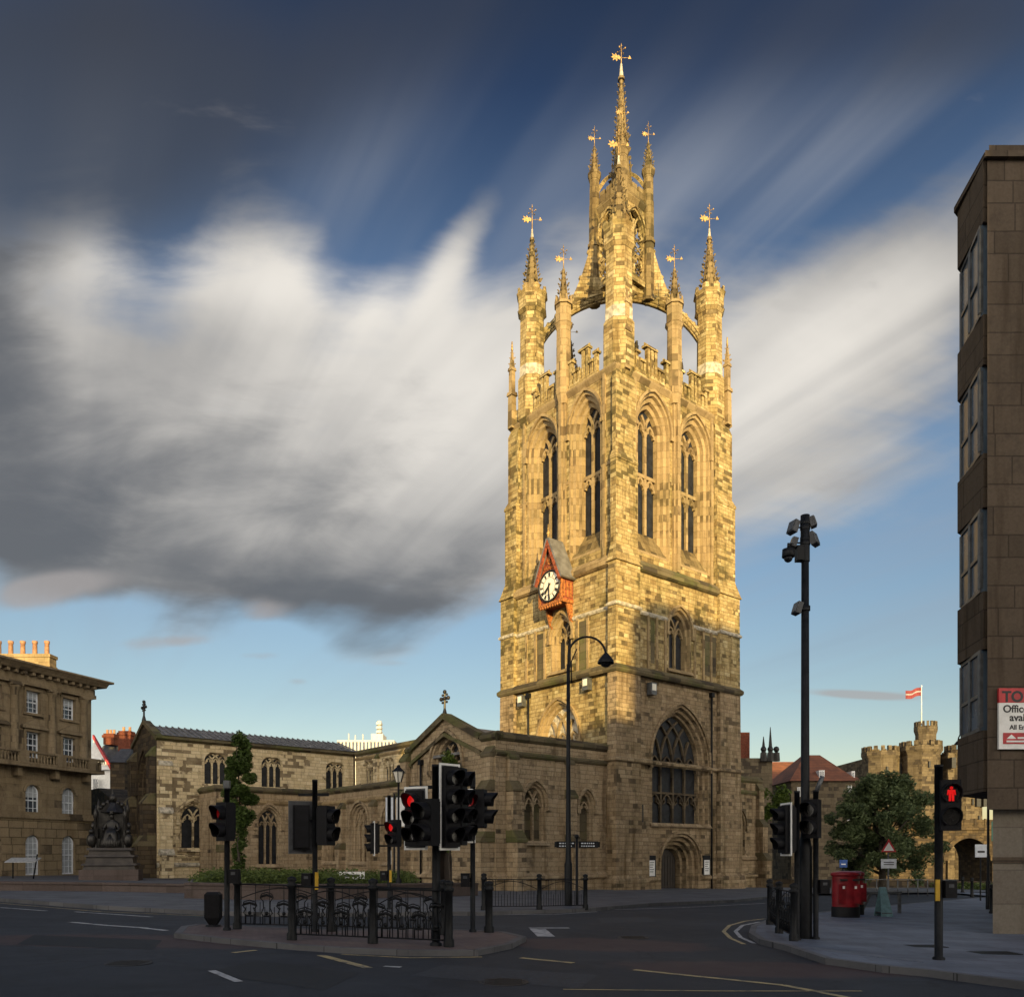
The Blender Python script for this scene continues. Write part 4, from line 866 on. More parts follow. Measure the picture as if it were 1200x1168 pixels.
TAs = Face((-15.5, 0), EY, (-1, 0)); coping(TAs, 21.25, 24.4, 5.95, .3); buttress(TA, .35, .6, (1.8, 4.6), (.6, .35))
mb = MB(); mb.add([(-15.4, 21.4, 5.8), (-8.3, 21.4, 5.8), (-3.5, 24.4, 6.5), (-15.4, 24.4, 6.3)], [(0, 1, 2, 3)]); mb.build('roof', M['lead'], cath)
# eastern chapel beyond the transept gable
mb = MB(); mb.box(-18.9, -5, 31, 45, -1.2, 5.2); mb.frus((-19.0, -4.9, 30.9, 45.1), 5.2, (-19.0, -4.9, 37, 40), 6.8); mb.build('choir_chapel', M['black'], cath)
# south side: aisle right of the tower
SA = Face((12.0, 1.4), EX, (0, -1))
sh = window(SA, 1.75, 2.75, 1.6, 3.7, 4.7, SM, 1, 'trim_dark', 'low', wd=.12)
mb = MB(); SA.wall(mb, [(-.1, -1.3), (4.6, -1.3), (4.6, 6.9), (-.1, 6.9)], [sh]); mb.box(16.45, 16.6, 1.41, 14, -1.3, 6.9); mb.build('aisle_wall', M['low'], cath)
coping(SA, 0, 4.7, 6.85); bandF(SA, 0, 4.6, 6.0, .2, .12, 'trim_dark'); bandF(SA, 0, 4.6, 1.3, .25, .16, 'low'); bandF(SA, 0, 4.6, .1, .25, .2, 'low')
buttress(SA, .85, .6, (1.2, 4.3), (.6, .35), 'low'); buttress(SA, 4.3, .6, (1.2, 3.6, 6.2), (.9, .6, .3), 'low')
mb = MB(); mb.add([(12, 1.5, 6.6), (16.5, 1.5, 6.6), (16.5, 14, 6.6), (12, 14, 8.2)], [(0, 1, 2, 3)]); mb.build('roof', M['lead'], cath)
# downpipes
mb = MB()
for Fc, s, z0, z1 in ((TW, 9.25, -.9, 11.9), (AN, 7.7, 0, 6.9), (TN, 9.0 - 1.0, 8, 11.9)): mb.tube([Fc.p(s, z0, .12), Fc.p(s, z1, .12)], .06, 8); Fc.box(mb, s - .14, s + .14, z1, z1 + .3, 0, .25)
mb.build('downpipe', M['blackmetal'], cath)
# floodlights and notice boards fixed to the tower
def on_face(Fc, s, z, d=0.0): return CH_O + Matrix.Rotation(CH_ANG, 3, 'Z') @ Fc.p(s, z, d)
def floodlight(Fc, s, z, label, rz):
    t = thing('floodlight', label, 'floodlight', on_face(Fc, s, z), rz, 'floodlights fixed to the tower')
    MB().box(-.24, .24, -.42, -.05, -.35, .38).build('housing', M['grey'], t); MB().box(-.18, .18, -.438, -.421, -.1, .3).build('lens', M['dial'], t); MB().box(-.05, .05, -.06, .3, -.1, .1).build('bracket', M['blackmetal'], t)
floodlight(TN, 8.55, 11.75, 'small grey floodlight on the tower face left of the blind arched window', CH_ANG - math.pi / 2)
floodlight(TN, 2.45, 11.9, 'small grey floodlight on the tower face right of the blind arched window', CH_ANG - math.pi / 2)
floodlight(TW, 3.2, 12.0 - .35, 'small grey floodlight on the door side of the tower above the great window', CH_ANG)
def notice(Fc, s, z, label, rz):
    t = thing('notice_board', label, 'notice board', on_face(Fc, s, z), rz, 'notice boards beside the tower door')
    MB().box(-.38, .38, -.1, 0, -.75, .75).build('frame', M['blackmetal'], t); MB().box(-.28, .28, -.115, -.101, -.5, .45).build('poster', M['white'], t)
    mb = MB()
    for i in range(5): mb.box(-.2, .2 - .06 * (i % 3), -.119, -.116, .3 - i * .14, .34 - i * .14)
    mb.build('lettering', M['grey'], t)
notice(Face((0, -.02), EX, (0, -1)), 3.0, .72, 'black framed notice board with white poster left of the tower door', CH_ANG) if False else notice(TW, 3.35, .85, 'black framed notice board with white poster left of the tower door', CH_ANG)
notice(TW, 8.75, .85, 'black framed notice board with white poster right of the tower door', CH_ANG)

# --- the clock
ck_ = thing('clock', 'vermilion gabled wooden clock with a white dial jutting from the tower', 'clock', on_face(TN, 4.93, -.12), CH_ANG - math.pi / 2)
# local frame: +x = to the right seen from outside, -y = outwards
# seen from outside the left face, right is towards smaller s
def clock():
    W_, P_ = 1.02, .95; zb, ze, za = 17.25, 19.1, 21.3
    mb = MB(); mb.box(-W_, W_, -P_, 0, zb, ze); mb.hexa([(-W_, -P_, ze), (W_, -P_, ze), (0, -P_, za - .35)], [(-W_, 0, ze), (W_, 0, ze), (0, 0, za - .35)]); mb.build('case', M['clockred'], ck_)
    mb = MB()
    for sx in (-1, 1):
        mb.box(sx * W_ - (.13 if sx > 0 else .02), sx * W_ + (.02 if sx > 0 else .13), -P_ - .08, -P_ + .06, zb, ze)
        for k in range(3): mb.box(sx * (W_ + .001) - .03, sx * (W_ + .001) + .03, -P_ + .1 + k * .28, -P_ + .26 + k * .28, zb + .35, ze - .55)
    mb.box(-W_, W_, -P_ - .09, -P_, zb, zb + .16); mb.box(-W_ - .05, -W_ + .02, -P_, 0, zb, zb + .2); mb.box(W_ - .02, W_ + .05, -P_, 0, zb, zb + .2); mb.box(W_ - .02, W_ + .09, -P_ - .02, 0, ze - .35, ze - .1)
    mb.lathe(0, 0, [(.0, 0)], 3) if False else None
    for k in range(16):
        t = k / 16 * 2 * math.pi; mb.box(.2 * math.cos(t) - .04, .2 * math.cos(t) + .04, -P_ - .06, -P_ + .01, 20.0 + .22 * math.sin(t) - .04, 20.0 + .22 * math.sin(t) + .04)
    mb.box(-.07, .07, -P_ - .09, -P_, 19.9, 20.12); mb.box(-.55, .55, -P_ - .05, -P_, 19.52, 19.6)
    mb.build('carving', M['clockor'], ck_)
    mb = MB()
    for sx in (-1, 1):
        a = Vector((sx * (W_ + .18), 0, ze - .45)); b = Vector((0, 0, za)); nn = Vector((sx * .80, 0, .42)).normalized() * .12
        for y0, y1 in ((-P_ - .3, 0),):
            mb.hexa([(a.x, y0, a.z), (b.x, y0, b.z), (b.x, y1, b.z), (a.x, y1, a.z)], [(a.x + nn.x, y0, a.z + nn.z), (b.x + nn.x, y0, b.z + nn.z), (b.x + nn.x, y1, b.z + nn.z), (a.x + nn.x, y1, a.z + nn.z)])
    mb.build('roof', M['lead'], ck_)
    mb = MB()
    for sx in (-1, 1):
        a = Vector((sx * (W_ + .17), 0, ze - .48)); b = Vector((0, 0, za - .06)); nn = Vector((-sx * .80, 0, -.42)).normalized() * .2
        mb.hexa([(a.x, -P_ - .32, a.z), (b.x, -P_ - .32, b.z), (b.x + nn.x * .2, -P_ - .32, b.z - .3), (a.x + nn.x, -P_ - .32, a.z + nn.z)], [(a.x, -P_ - .2, a.z), (b.x, -P_ - .2, b.z), (b.x + nn.x * .2, -P_ - .2, b.z - .3), (a.x + nn.x, -P_ - .2, a.z + nn.z)])
    mb.build('barge_board', M['clockred'], ck_)
    MB().tube([(0, -P_ - .2, za - .05), (0, -P_ - .2, za + .9)], [.09, .03], 6).ball((0, -P_ - .2, za + .35), .12, 8, 5).build('finial', M['gold'], ck_)
    mb = MB()
    for sx in (-1, 1):
        for y0 in (-P_ + .02, -.35):
            x0 = sx * (W_ - .1); mb.hexa([(x0 - .07, -P_ if y0 < -1 else -.5, zb), (x0 + .07, -P_ if y0 < -1 else -.5, zb), (x0 + .07, 0, zb), (x0 - .07, 0, zb)], [(x0 - .07, -.18, zb - 1.0), (x0 + .07, -.18, zb - 1.0), (x0 + .07, 0, zb - 1.2), (x0 - .07, 0, zb - 1.2)])
            if y0 > -1: break
    for k in range(9): mb.ball((-.9 + k * .225, -P_ - .02, zb - .08), .1, 6, 4)
    mb.build('bracket', M['clockor'], ck_)
    zc = 18.4; r = 1.0; y = -P_ - .1
    def D(a, rr, dy=0.0): return (.90 * rr * math.sin(a), y - dy, zc + .90 * rr * math.cos(a))
    MB().tube([D(i / 40 * 2 * math.pi, r + .04) for i in range(41)], .07, 6).build('bezel', M['dialblack'], ck_)
    dial = MB().add([D(i / 40 * 2 * math.pi, r) for i in range(40)] + [(p[0], p[1] + .1, p[2]) for p in [D(i / 40 * 2 * math.pi, r) for i in range(40)]], [tuple(range(40))] + [(i, (i + 1) % 40, 40 + (i + 1) % 40, 40 + i) for i in range(40)]).build('dial', M['dial'], ck_)
    mb = MB(); glyph = {1: 'I', 2: 'II', 3: 'III', 4: 'IIII', 5: 'V', 6: 'VI', 7: 'VII', 8: 'VIII', 9: 'IX', 10: 'X', 11: 'XI', 12: 'XII'}
    def bar(a0, r0, a1, r1, wd):
        p = Vector(D(a0, r0, .006)); q = Vector(D(a1, r1, .006)); t = (q - p).normalized(); n_ = Vector((-t.z, 0, t.x)) * wd / 2; dd = Vector((0, -.012, 0))
        mb.hexa([p - n_, p + n_, q + n_, q - n_], [p - n_ + dd, p + n_ + dd, q + n_ + dd, q - n_ + dd])
    for h_, g in glyph.items():
        a = h_ / 12 * 2 * math.pi; units = {'I': 1, 'V': 1.8, 'X': 1.8}; tot = sum(units[c] for c in g); x = -tot / 2
        for c in g:
            m_ = x + units[c] / 2; da = .062
            if c == 'I': bar(a + m_ * da, .66, a + m_ * da, .92, .04)
            elif c == 'V': bar(a + m_ * da, .66, a + (m_ - .6) * da, .92, .045); bar(a + m_ * da, .66, a + (m_ + .6) * da, .92, .025)
            else: bar(a + (m_ - .6) * da, .66, a + (m_ + .6) * da, .92, .045); bar(a + (m_ + .6) * da, .66, a + (m_ - .6) * da, .92, .025)
            x += units[c]
    for k in range(60): a = k / 60 * 2 * math.pi; bar(a, .94, a, .98, .02)
    n_ = 36
    for i in range(n_): bar(i / n_ * 2 * math.pi, .60, (i + 1) / n_ * 2 * math.pi, .60, .018)
    mb.build('numerals', M['dialblack'], dial)
    mb = MB(); am = math.pi * 1.0; ah = (7.5 / 12) * 2 * math.pi
    def hand(a, L, wd):
        c = Vector((0, y - .05, zc)); t = Vector((math.sin(a), 0, math.cos(a) * 1.04)); n2 = Vector((t.z, 0, -t.x)); dd = Vector((0, -.02, 0))
        pts = [c - t * .2 - n2 * wd * .4, c - t * .2 + n2 * wd * .4, c + t * L * .72 + n2 * wd, c + t * L, c + t * L * .72 - n2 * wd]; mb.hexa(pts, [p + dd for p in pts])
    hand(am, .86, .05); hand(ah, .58, .09); mb.build('hands', M['dialblack'], ck_)
clock()
# ---------------------------------------------------------------- ground
def gsheet(name, pts, mat, h=0.0, kind='structure', zoff=0.0):
    mb = MB(); loops = [[Vector((p[0], p[1], 0)) for p in pts]]
    tris = tessellate_polygon(loops); mb.add([(p[0], p[1], G(p[0], p[1]) + h + zoff) for p in pts], [tuple(t) for t in tris])
    o = mb.build(name, mat)
    if kind: o['kind'] = kind
    return o
mb = MB(); gx = [-400, -60, -30, 0, 30, 60, 400]; gy = [-60, -10, 10, 30, 60, 100, 500]
def GZ(x, y):     # beyond the church the ground levels out
    return G(max(-45, min(x, 70)), max(-40, min(y, 150)))
for i in range(6):
    for j in range(6): mb.add([(gx[i], gy[j], GZ(gx[i], gy[j])), (gx[i + 1], gy[j], GZ(gx[i + 1], gy[j])), (gx[i + 1], gy[j + 1], GZ(gx[i + 1], gy[j + 1])), (gx[i], gy[j + 1], GZ(gx[i], gy[j + 1]))], [(0, 1, 2, 3)])
road = mb.build('road', M['asphalt']); road['kind'] = 'structure'
def pave(name, pix, mat, h=.12, kerb_edges=None, world_pts=()):
    pts = [at(px, py, h) for px, py in pix] + [Vector((x, y, 0)) for x, y in world_pts]
    gsheet(name, pts, mat, h)
    if kerb_edges:
        mb = MB(); k = kerb_edges
        for i in range(k[0], k[1]):
            a, b = pts[i % len(pts)], pts[(i + 1) % len(pts)]; t = Vector((b.x - a.x, b.y - a.y, 0)).normalized(); n_ = Vector((-t.y, t.x, 0))
            cen = sum((Vector((p.x, p.y, 0)) for p in pts), Vector()) / len(pts)
            if (cen - Vector((a.x, a.y, 0))).dot(n_) < 0: n_ = -n_
            def Q(p, o_, hh): q = Vector((p.x, p.y, 0)) + n_ * o_; return (q.x, q.y, G(q.x, q.y) + hh)
            a2, b2 = a - t * .0, b + t * .02
            mb.hexa([Q(a2, -.01, -.05), Q(b2, -.01, -.05), Q(b2, .14, -.05), Q(a2, .14, -.05)], [Q(a2, -.01, h + .006), Q(b2, -.01, h + .006), Q(b2, .14, h + .006), Q(a2, .14, h + .006)])
        o = mb.build('kerb', M['kerb']); o['kind'] = 'structure'
# church side pavement, from far left round to the far right behind the tower
pave('pavement', [(-260, 1046), (0, 1052), (123, 1061), (243, 1067), (330, 1069), (430, 1069), (567, 1068), (690, 1064), (760, 1058), (860, 1054), (930, 1047)], M['paving'], .12, (0, 10), [(36, 60), (36, 140), (-90, 140), (-90, 60)])
# island
isl = [(205, 1093), (213, 1085), (235, 1082), (300, 1085), (400, 1089), (520, 1088), (590, 1091), (616, 1097), (600, 1105), (560, 1113), (480, 1113), (400, 1110), (340, 1106), (260, 1099)]
pave('traffic_island', isl, M['paving_red'], .10, (0, 14))
# right-hand pavement
rp = [(1167, 1050), (1100, 1055), (1000, 1064), (930, 1072), (897, 1078), (881, 1084), (878, 1092), (890, 1100), (920, 1107), (967, 1122), (1033, 1131), (1087, 1136), (1150, 1144), (1215, 1152)]
pave('pavement', rp, M['paving_right'], .11, (0, 13), [(14, 9), (40, 9), (40, 40), (30, 60)])
def gstrip(pix, wd, mat, name='road_marking', h=.006):
    P = [at(*p) for p in pix]; mb = MB()
    for a, b in zip(P, P[1:]):
        t = (b - a); t.z = 0; t.normalize(); n_ = Vector((-t.y, t.x, 0)) * wd / 2; q = [a - n_, b - n_, b + n_, a + n_]
        mb.add([(p.x, p.y, G(p.x, p.y) + h) for p in q], [(0, 1, 2, 3)])
    o = mb.build(name, mat); o['kind'] = 'structure'
for pix, wd, m_ in [([(82, 1080), (125, 1084), (172, 1087)], .16, 'markw'), ([(167, 1087), (195, 1090)], .16, 'markw'), ([(88, 1068), (178, 1074)], .12, 'markw'), ([(0, 1063), (55, 1067)], .12, 'markw'),
                    ([(273, 1116), (300, 1113)], .12, 'marky'), ([(248, 1137), (280, 1150)], .12, 'markw'), ([(343, 1109), (400, 1114), (470, 1118), (556, 1118)], .12, 'marky'), ([(400, 1118), (480, 1122), (565, 1121)], .1, 'marky'),
                    ([(376, 1119), (432, 1134)], .16, 'marky'), ([(450, 1132), (470, 1133)], .12, 'markw'), ([(610, 1122), (672, 1128)], .14, 'marky'), ([(743, 1136), (800, 1142), (860, 1148), (917, 1154)], .13, 'marky'),
                    ([(917, 1154), (955, 1161), (1000, 1170)], .13, 'marky'), ([(660, 1159), (840, 1161), (1010, 1161)], .06, 'marky'), ([(620, 1087), (667, 1087)], .2, 'markw'), ([(700, 1066), (800, 1063), (897, 1058)], .1, 'markw'),
                    ([(897, 1076), (873, 1079), (855, 1084), (848, 1091), (856, 1099), (872, 1106)], .1, 'marky'), ([(890, 1080), (870, 1084), (862, 1091), (868, 1098), (884, 1105)], .1, 'markw'), ([(630, 1088), (640, 1097)], .4, 'markw'),
                    ([(560, 1072), (650, 1071), (700, 1068)], .1, 'markw'), ([(0, 1058), (120, 1068), (240, 1073)], .08, 'marky')]:
    gstrip(pix, wd, M[m_])
def cover(px, py, w_, d_, name, label=None):
    p = at(px, py, .114); mb = MB(); mb.box(-w_ / 2, w_ / 2, -d_ / 2, d_ / 2, -.02, .004)
    for k in range(6): mb.box(-w_ / 2 + .03, w_ / 2 - .03, -d_ / 2 + d_ * (k + .3) / 6, -d_ / 2 + d_ * (k + .6) / 6, .004, .008)
    o = mb.build(name, M['blackmetal']); o.location = p; tag(o, label, 'cover')
for i, q in enumerate(([(300, 1125), (420, 1140), (380, 1160), (240, 1140)], [(700, 1075), (760, 1074), (770, 1080), (705, 1081)], [(40, 1095), (190, 1101), (180, 1112), (20, 1106)], [(520, 1130), (700, 1142), (680, 1158), (480, 1143)])):
    P_ = [at(*c) for c in q]; o = gsheet('road_patch', P_, M['patch%d' % (i % 2)], .003)
for px, py, lab in ((150, 1128, 'round iron manhole cover in the dark road at the lower left'), (742, 1098, 'round iron manhole cover in the road before the tower'), (590, 1150, 'round iron manhole cover in the road near the bottom centre')):
    p = at(px, py, .004); mb = MB(); mb.lathe(0, 0, [(.36, -.02), (.36, .002), (.31, .004), (.31, .001), (.01, .001)], 24, False)
    for k in range(7): mb.box(-.26, .26, -.24 + k * .08, -.21 + k * .08, .001, .006)
    o = mb.build('manhole_cover', M['iron']); o.location = p; tag(o, lab, 'manhole cover')
cover(1085, 1108, .7, .45, 'access_cover', 'dark metal access cover set in the pavement left of the red man signal pole')
cover(1165, 1116, .8, .5, 'access_cover', 'dark metal access cover in the pavement beside the office pier')
# tactile strip
mb = MB(); a, b = at(955, 1112, .117), at(1080, 1127, .117)
for i in range(60):
    for j in range(8):
        p = a + (b - a) * (i / 59) + Vector((.02, .085 * j, 0)); mb.ngon(p.x, p.y, G(p.x, p.y) + .11, G(p.x, p.y) + .122, .022, .015, 6, cap=True)
o = mb.build('tactile_paving', M['paving_right']); o['kind'] = 'stuff'; o['label'] = 'raised tactile studs in rows at the dropped kerb on the right'

# low granite terrace in front of the hall and round the planting
def lowwall(pix, h0, h1, th, mat, name, label, cat):
    P = [at(*p, .12) for p in pix]; mb = MB()
    for a, b in zip(P, P[1:]):
        t = (b - a); t.z = 0; t.normalize(); n_ = Vector((-t.y, t.x, 0)) * th
        mb.hexa([a + V(0, 0, h0), b + V(0, 0, h0), b + n_ + V(0, 0, h0), a + n_ + V(0, 0, h0)], [a + V(0, 0, h1), b + V(0, 0, h1), b + n_ + V(0, 0, h1), a + n_ + V(0, 0, h1)])
        c = V(0, 0, h1 + .003); d = V(0, 0, h1 + .09); e = -n_.normalized() * .05; n2 = n_ * 1.1
        mb.hexa([a + e + c, b + e + c, b + n2 + c, a + n2 + c], [a + e + d, b + e + d, b + n2 + d, a + n2 + d])
    return tag(mb.build(name, mat), label, cat)
lowwall([(-150, 1041), (0, 1043), (120, 1044), (216, 1046)], -.3, .28, .5, M['granite'], 'terrace_wall', 'long low pink granite wall edging the terrace in front of the classical building', 'wall')
lowwall([(216, 1052), (300, 1054), (400, 1053), (560, 1049)], -.3, .48, .45, M['granite'], 'planter_wall', 'low pink granite wall in front of the planting below the church aisle', 'wall')

# ---------------------------------------------------------------- vegetation
def leaves(mb, c, rad, n, size, rnd, flat=1.0):
    for _ in range(n):
        d = Vector((rnd.gauss(0, 1), rnd.gauss(0, 1), rnd.gauss(0, 1))).normalized() * rnd.random() ** .45
        p = Vector(c) + Vector((d.x * rad[0], d.y * rad[1], d.z * rad[2])); s_ = size * rnd.uniform(.6, 1.3)
        a = Vector((rnd.gauss(0, 1), rnd.gauss(0, 1), rnd.gauss(0, .6))).normalized(); b = a.cross(Vector((rnd.gauss(0, 1), rnd.gauss(0, 1), rnd.gauss(0, 1)))).normalized()
        mb.add([p - a * s_, p - b * s_ * .5 + a * s_ * .1, p + a * s_, p + b * s_ * .5 + a * s_ * .1], [(0, 1, 2, 3)])
def tree(name, label, loc, trunk_h, trunk_r, clumps, nleaf, size, mat, limbs=8, seed=1, cat='tree', group=None):
    rnd = random.Random(seed); t = thing(name, label, cat, loc, 0, group); mb = MB()
    top = max(c[0][2] for c in clumps); pts = [(rnd.uniform(-.06, .06) * i, rnd.uniform(-.06, .06) * i, -.3 + (top * .85 + .3) * i / 6) for i in range(7)]
    mb.tube(pts, [trunk_r * (1 - .8 * i / 6) for i in range(7)], 8)
    for c, rad in rnd.sample(clumps, min(limbs, len(clumps))):
        z0 = max(trunk_h, c[2] * .5); s = Vector((0, 0, z0)); e = Vector(c); m_ = (s + e) / 2 + Vector((0, 0, .15 * e.length * .3)); mb.tube([s, m_, e], [trunk_r * .4, trunk_r * .25, trunk_r * .1], 6)
    mb.build('trunk', M['bark'], t); mb = MB(); tot = sum(r[0] * r[1] * r[2] for _, r in clumps)
    for c, rad in clumps: leaves(mb, c, rad, max(6, int(nleaf * rad[0] * rad[1] * rad[2] / tot)), size, rnd)
    mb.build('crown', mat, t); return t
rnd = random.Random(3)
# broad tree below the castle
cl = []
for i in range(130):
    th = rnd.uniform(0, 2 * math.pi); zz_ = rnd.random() ** .8; env = math.sin(math.pi * min(1, (zz_ * .74 + .26))) ** .55; r = rnd.random() ** .5 * 4.1 * env
    r *= rnd.uniform(.8, 1.15); cl.append(((r * math.cos(th), r * math.sin(th) * .8, 1.1 + zz_ * 6.6 + rnd.uniform(-.3, .5)), (rnd.uniform(.4, .9), rnd.uniform(.4, .9), rnd.uniform(.4, .8))))
p = far(1034, 58); tree('broadleaf_tree', 'broad dark green tree with spreading crown below the castle', p, 1.2, .3, cl, 46000, .12, M['leaf'], 12, 5)
# narrow columnar tree by the transept
cl = []
for i in range(46):
    z = .6 + 8.0 * i / 45; r = .80 * math.sin(math.pi * min(1, .12 + .80 * (z / 8.8))) ** .7 * (.55 if z < 3.5 else 1.0)
    a = rnd.uniform(0, 6.28); cl.append(((r * .7 * math.cos(a) - .1 + .02 * z, r * .7 * math.sin(a), z + rnd.uniform(-.15, .15)), (r * rnd.uniform(.45, .8), r * .6, .35)))
p = far(281, 47.5, .1); tree('columnar_tree', 'tall narrow green tree standing before the transept wall', p, .3, .09, cl, 11000, .11, M['leaf_col'], 5, 6)
# shrub by the chapel window and ivy over the door
cl = [((rnd.uniform(-.4, .4), rnd.uniform(-.3, .3), 5.6 + rnd.uniform(0, 1.8)), (.35, .3, .35)) for i in range(16)] + [((rnd.uniform(-.2, .2), 0, 2.2 + i * .22), (.16, .16, .22)) for i in range(16)]
q = on_face(AN, 3.55, 0, .9); q.z = G(q.x, q.y); tree('young_tree', 'young bushy tree growing against the gabled chapel wall', q, 1.5, .07, cl, 2600, .09, M['leaf_bright'], 5, 8)
# leafy plot behind the south aisle
cl = [((rnd.uniform(-1.6, 1.6), rnd.uniform(-1, 1), 6.2 + rnd.uniform(-1.2, 1.5)), (.7, .6, .5)) for i in range(20)]
p = far(893, 66); tree('garden_tree', 'light green tree top showing above the roof of the aisle right of the tower', p, 3, .2, cl, 3500, .14, M['leaf_bright'], 5, 9)
# ground cover
mb = MB(); rnd = random.Random(11)
for i in range(300):
    f = rnd.random(); px = 238 + f * 240; py = 1037 - rnd.random() * 3.5; c = at(px, 1049, .12); y2 = rnd.uniform(1.8, 7.0); x = c.x * (c.y + y2) / c.y; y = c.y + y2
    hh = rnd.uniform(.25, .8); leaves(mb, (x, y, G(x, y) + .50 + hh * .35), (.7, .6, .22 + hh * .3), 90, .075, rnd)
tag(mb.build('ground_cover', M['leaf_low']), 'low bushy green planting behind the granite wall', None, None, 'stuff')
# hanging greenery on walls near the castle
mb = MB()
for i in range(70):
    p = far(rnd.uniform(1098, 1165), 66); leaves(mb, (p.x, p.y + rnd.uniform(-2, 2), p.z + .3), (.8, .7, .35), 30, .12, rnd)
tag(mb.build('verge', M['leaf_low']), 'rough green verge beside the railway arch', None, None, 'stuff')

# ---------------------------------------------------------------- classical hall at the left
hall = thing('classical_building', 'three storey classical stone building with balustraded balcony and sash windows', 'building')
e = Vector((107 - 600, 970, 0)) / 970; hY = 60.0; HO = Vector((e.x * hY, hY, 0)); HU = Vector((-0.345, -0.939, 0)).normalized(); HN = Vector((HU.y * -1, HU.x, 0)); HN = HN if HN.dot(-HO) > 0 else -HN
HF = Face((HO.x, HO.y), (HU.x, HU.y), (HN.x, HN.y))
def hs_px(px):      # distance along the facade seen at a photo column
    a = (px - 600) / 970; return (HO.x - a * HO.y) / (a * HU.y - HU.x) if abs(a * HU.y - HU.x) > 1e-6 else 0
def hz(px, py): s = hs_px(px); Y = HO.y + HU.y * s; return EYE + (1000 - py) / 970 * Y
s_ = hs_px
bay = [(s_(79 + 1.5), 0), (s_(38.5), 0)]; pitch = bay[1][0] - bay[0][0]; HL = bay[0][0] + pitch * 5.6; cs = [bay[0][0] + pitch * k for k in range(6)]
zg = -.3; z1 = hz(100, 960); zb_ = hz(100, 906); zc_ = hz(100, 812); ze_ = hz(100, 803)
holes = []
def rect(a, b, c, d): return [(a, c), (b, c), (b, d), (a, d)]
for c in cs:
    w2 = .55
    zA, zB = hz(80, 1018) , hz(80, 979); holes.append(arch(c - w2 * 1.0, c + w2 * 1.0, zA - .35, zB - w2, zB, 7))
    zC, zD = hz(80, 957.5), hz(80, 923); holes.append(arch(c - w2, c + w2, zC, zD - w2, zD, 7))
    zE, zF = hz(80, 893), hz(80, 864); holes.append(rect(c - w2 * .95, c + w2 * .95, zE, zF))
    zG, zH = hz(80, 843), hz(80, 818.5); holes.append(rect(c - w2 * .95, c + w2 * .95, zG, zH))
ap = MB(); ap2 = MB()
HF.wall(ap, [(-.0, -.8), (HL, -.8), (HL, z1), (0, z1)], [h for i, h in enumerate(holes) if i % 4 == 0]); HF.wall(ap2, [(-.0, z1), (HL, z1), (HL, ze_), (0, ze_)], [h for i, h in enumerate(holes) if i % 4])
HB = Face((HO.x, HO.y), (-HN.x, -HN.y), (-HU.x, -HU.y)); HB.wall(ap, rect(0, 16, -.8, z1)); HB.wall(ap2, rect(0, 16, z1, ze_))
HK = Face((HO.x - HN.x * 16, HO.y - HN.y * 16), (HU.x, HU.y), (-HN.x, -HN.y)); HK.wall(ap2, rect(0, HL, -1, ze_))
HE = Face((HO.x + HU.x * HL, HO.y + HU.y * HL), (-HN.x, -HN.y), (HU.x, HU.y)); HE.wall(ap2, rect(0, 16, -1, ze_))
ap.build('ground_floor_wall', M['rustic'], hall); ap2.build('wall', M['hall'], hall)
for i, h in enumerate(holes):
    k = i % 4; mb = MB(); HF.ring(mb, h, h, 0, -.28)
    a, b = h[0][0], h[1][0]; zb0 = h[0][1]; zt0 = max(q[1] for q in h)
    if k in (2, 3):
        for q in (a - .16, b): HF.box(mb, q, q + .16, zb0, zt0, 0, .07)
        HF.box(mb, a - .18, b + .18, zt0, zt0 + .18, 0, .09); HF.box(mb, a - .25, b + .25, zb0 - .16, zb0, 0, .14)
    if k == 2:
        mb.hexa([HF.p(a - .4, zt0 + .35, 0), HF.p(b + .4, zt0 + .35, 0), HF.p((a + b) / 2, zt0 + .85, 0)], [HF.p(a - .4, zt0 + .35, .25), HF.p(b + .4, zt0 + .35, .25), HF.p((a + b) / 2, zt0 + .85, .25)]); HF.box(mb, a - .45, b + .45, zt0 + .2, zt0 + .35, 0, .28)
    if k == 1: HF.strip(mb, [(q[0] + (.1 if q[0] > (a + b) / 2 else -.1 if q[0] < (a + b) / 2 else 0), q[1] + .08) for q in h[2:]], .18, 0, .07)
    wo = mb.build('window', M['hall'], hall); fm = MB(); dF = -.2
    HF.box(fm, a, a + .09, zb0, zt0 - (.35 if k < 2 else 0), dF - .05, dF); HF.box(fm, b - .09, b, zb0, zt0 - (.35 if k < 2 else 0), dF - .05, dF)
    if k < 2: HF.strip(fm, [(q[0], q[1]) for q in h[2:]], .16, dF - .05, dF + .003)
    else: HF.box(fm, a, b, zt0 - .09, zt0, dF - .05, dF + .002)
    HF.box(fm, a, b, zb0, zb0 + .1, dF - .05, dF + .004); HF.box(fm, a + .09, b - .09, (zb0 + zt0) / 2 - .04, (zb0 + zt0) / 2 + .04, dF - .045, dF + .006)
    for f in (1 / 3, 2 / 3): HF.box(fm, a + (b - a) * f - .018, a + (b - a) * f + .018, zb0 + .1, zt0 - .1, dF - .04, dF - .004)
    for f in ((.25, .75) if k else (.2, .35, .65, .8)): HF.box(fm, a + .09, b - .09, zb0 + (zt0 - zb0) * f - .018, zb0 + (zt0 - zb0) * f + .018, dF - .04, dF - .002)
    fm.build('frame', M['dimwhite'], wo); g = MB(); HF.wall(g, h, (), dF - .06); g.build('pane', M['blind'] if (k == 0 and i < 10) or i in (1,) else M['glass2'], wo)
    if i in (3, 7, 5): g = MB(); HF.box(g, a + .09, b - .09, (zb0 + zt0) / 2 + .2, zt0 - .09, dF - .058, dF - .052); g.build('blind', M['blind'], wo)
mb = MB()
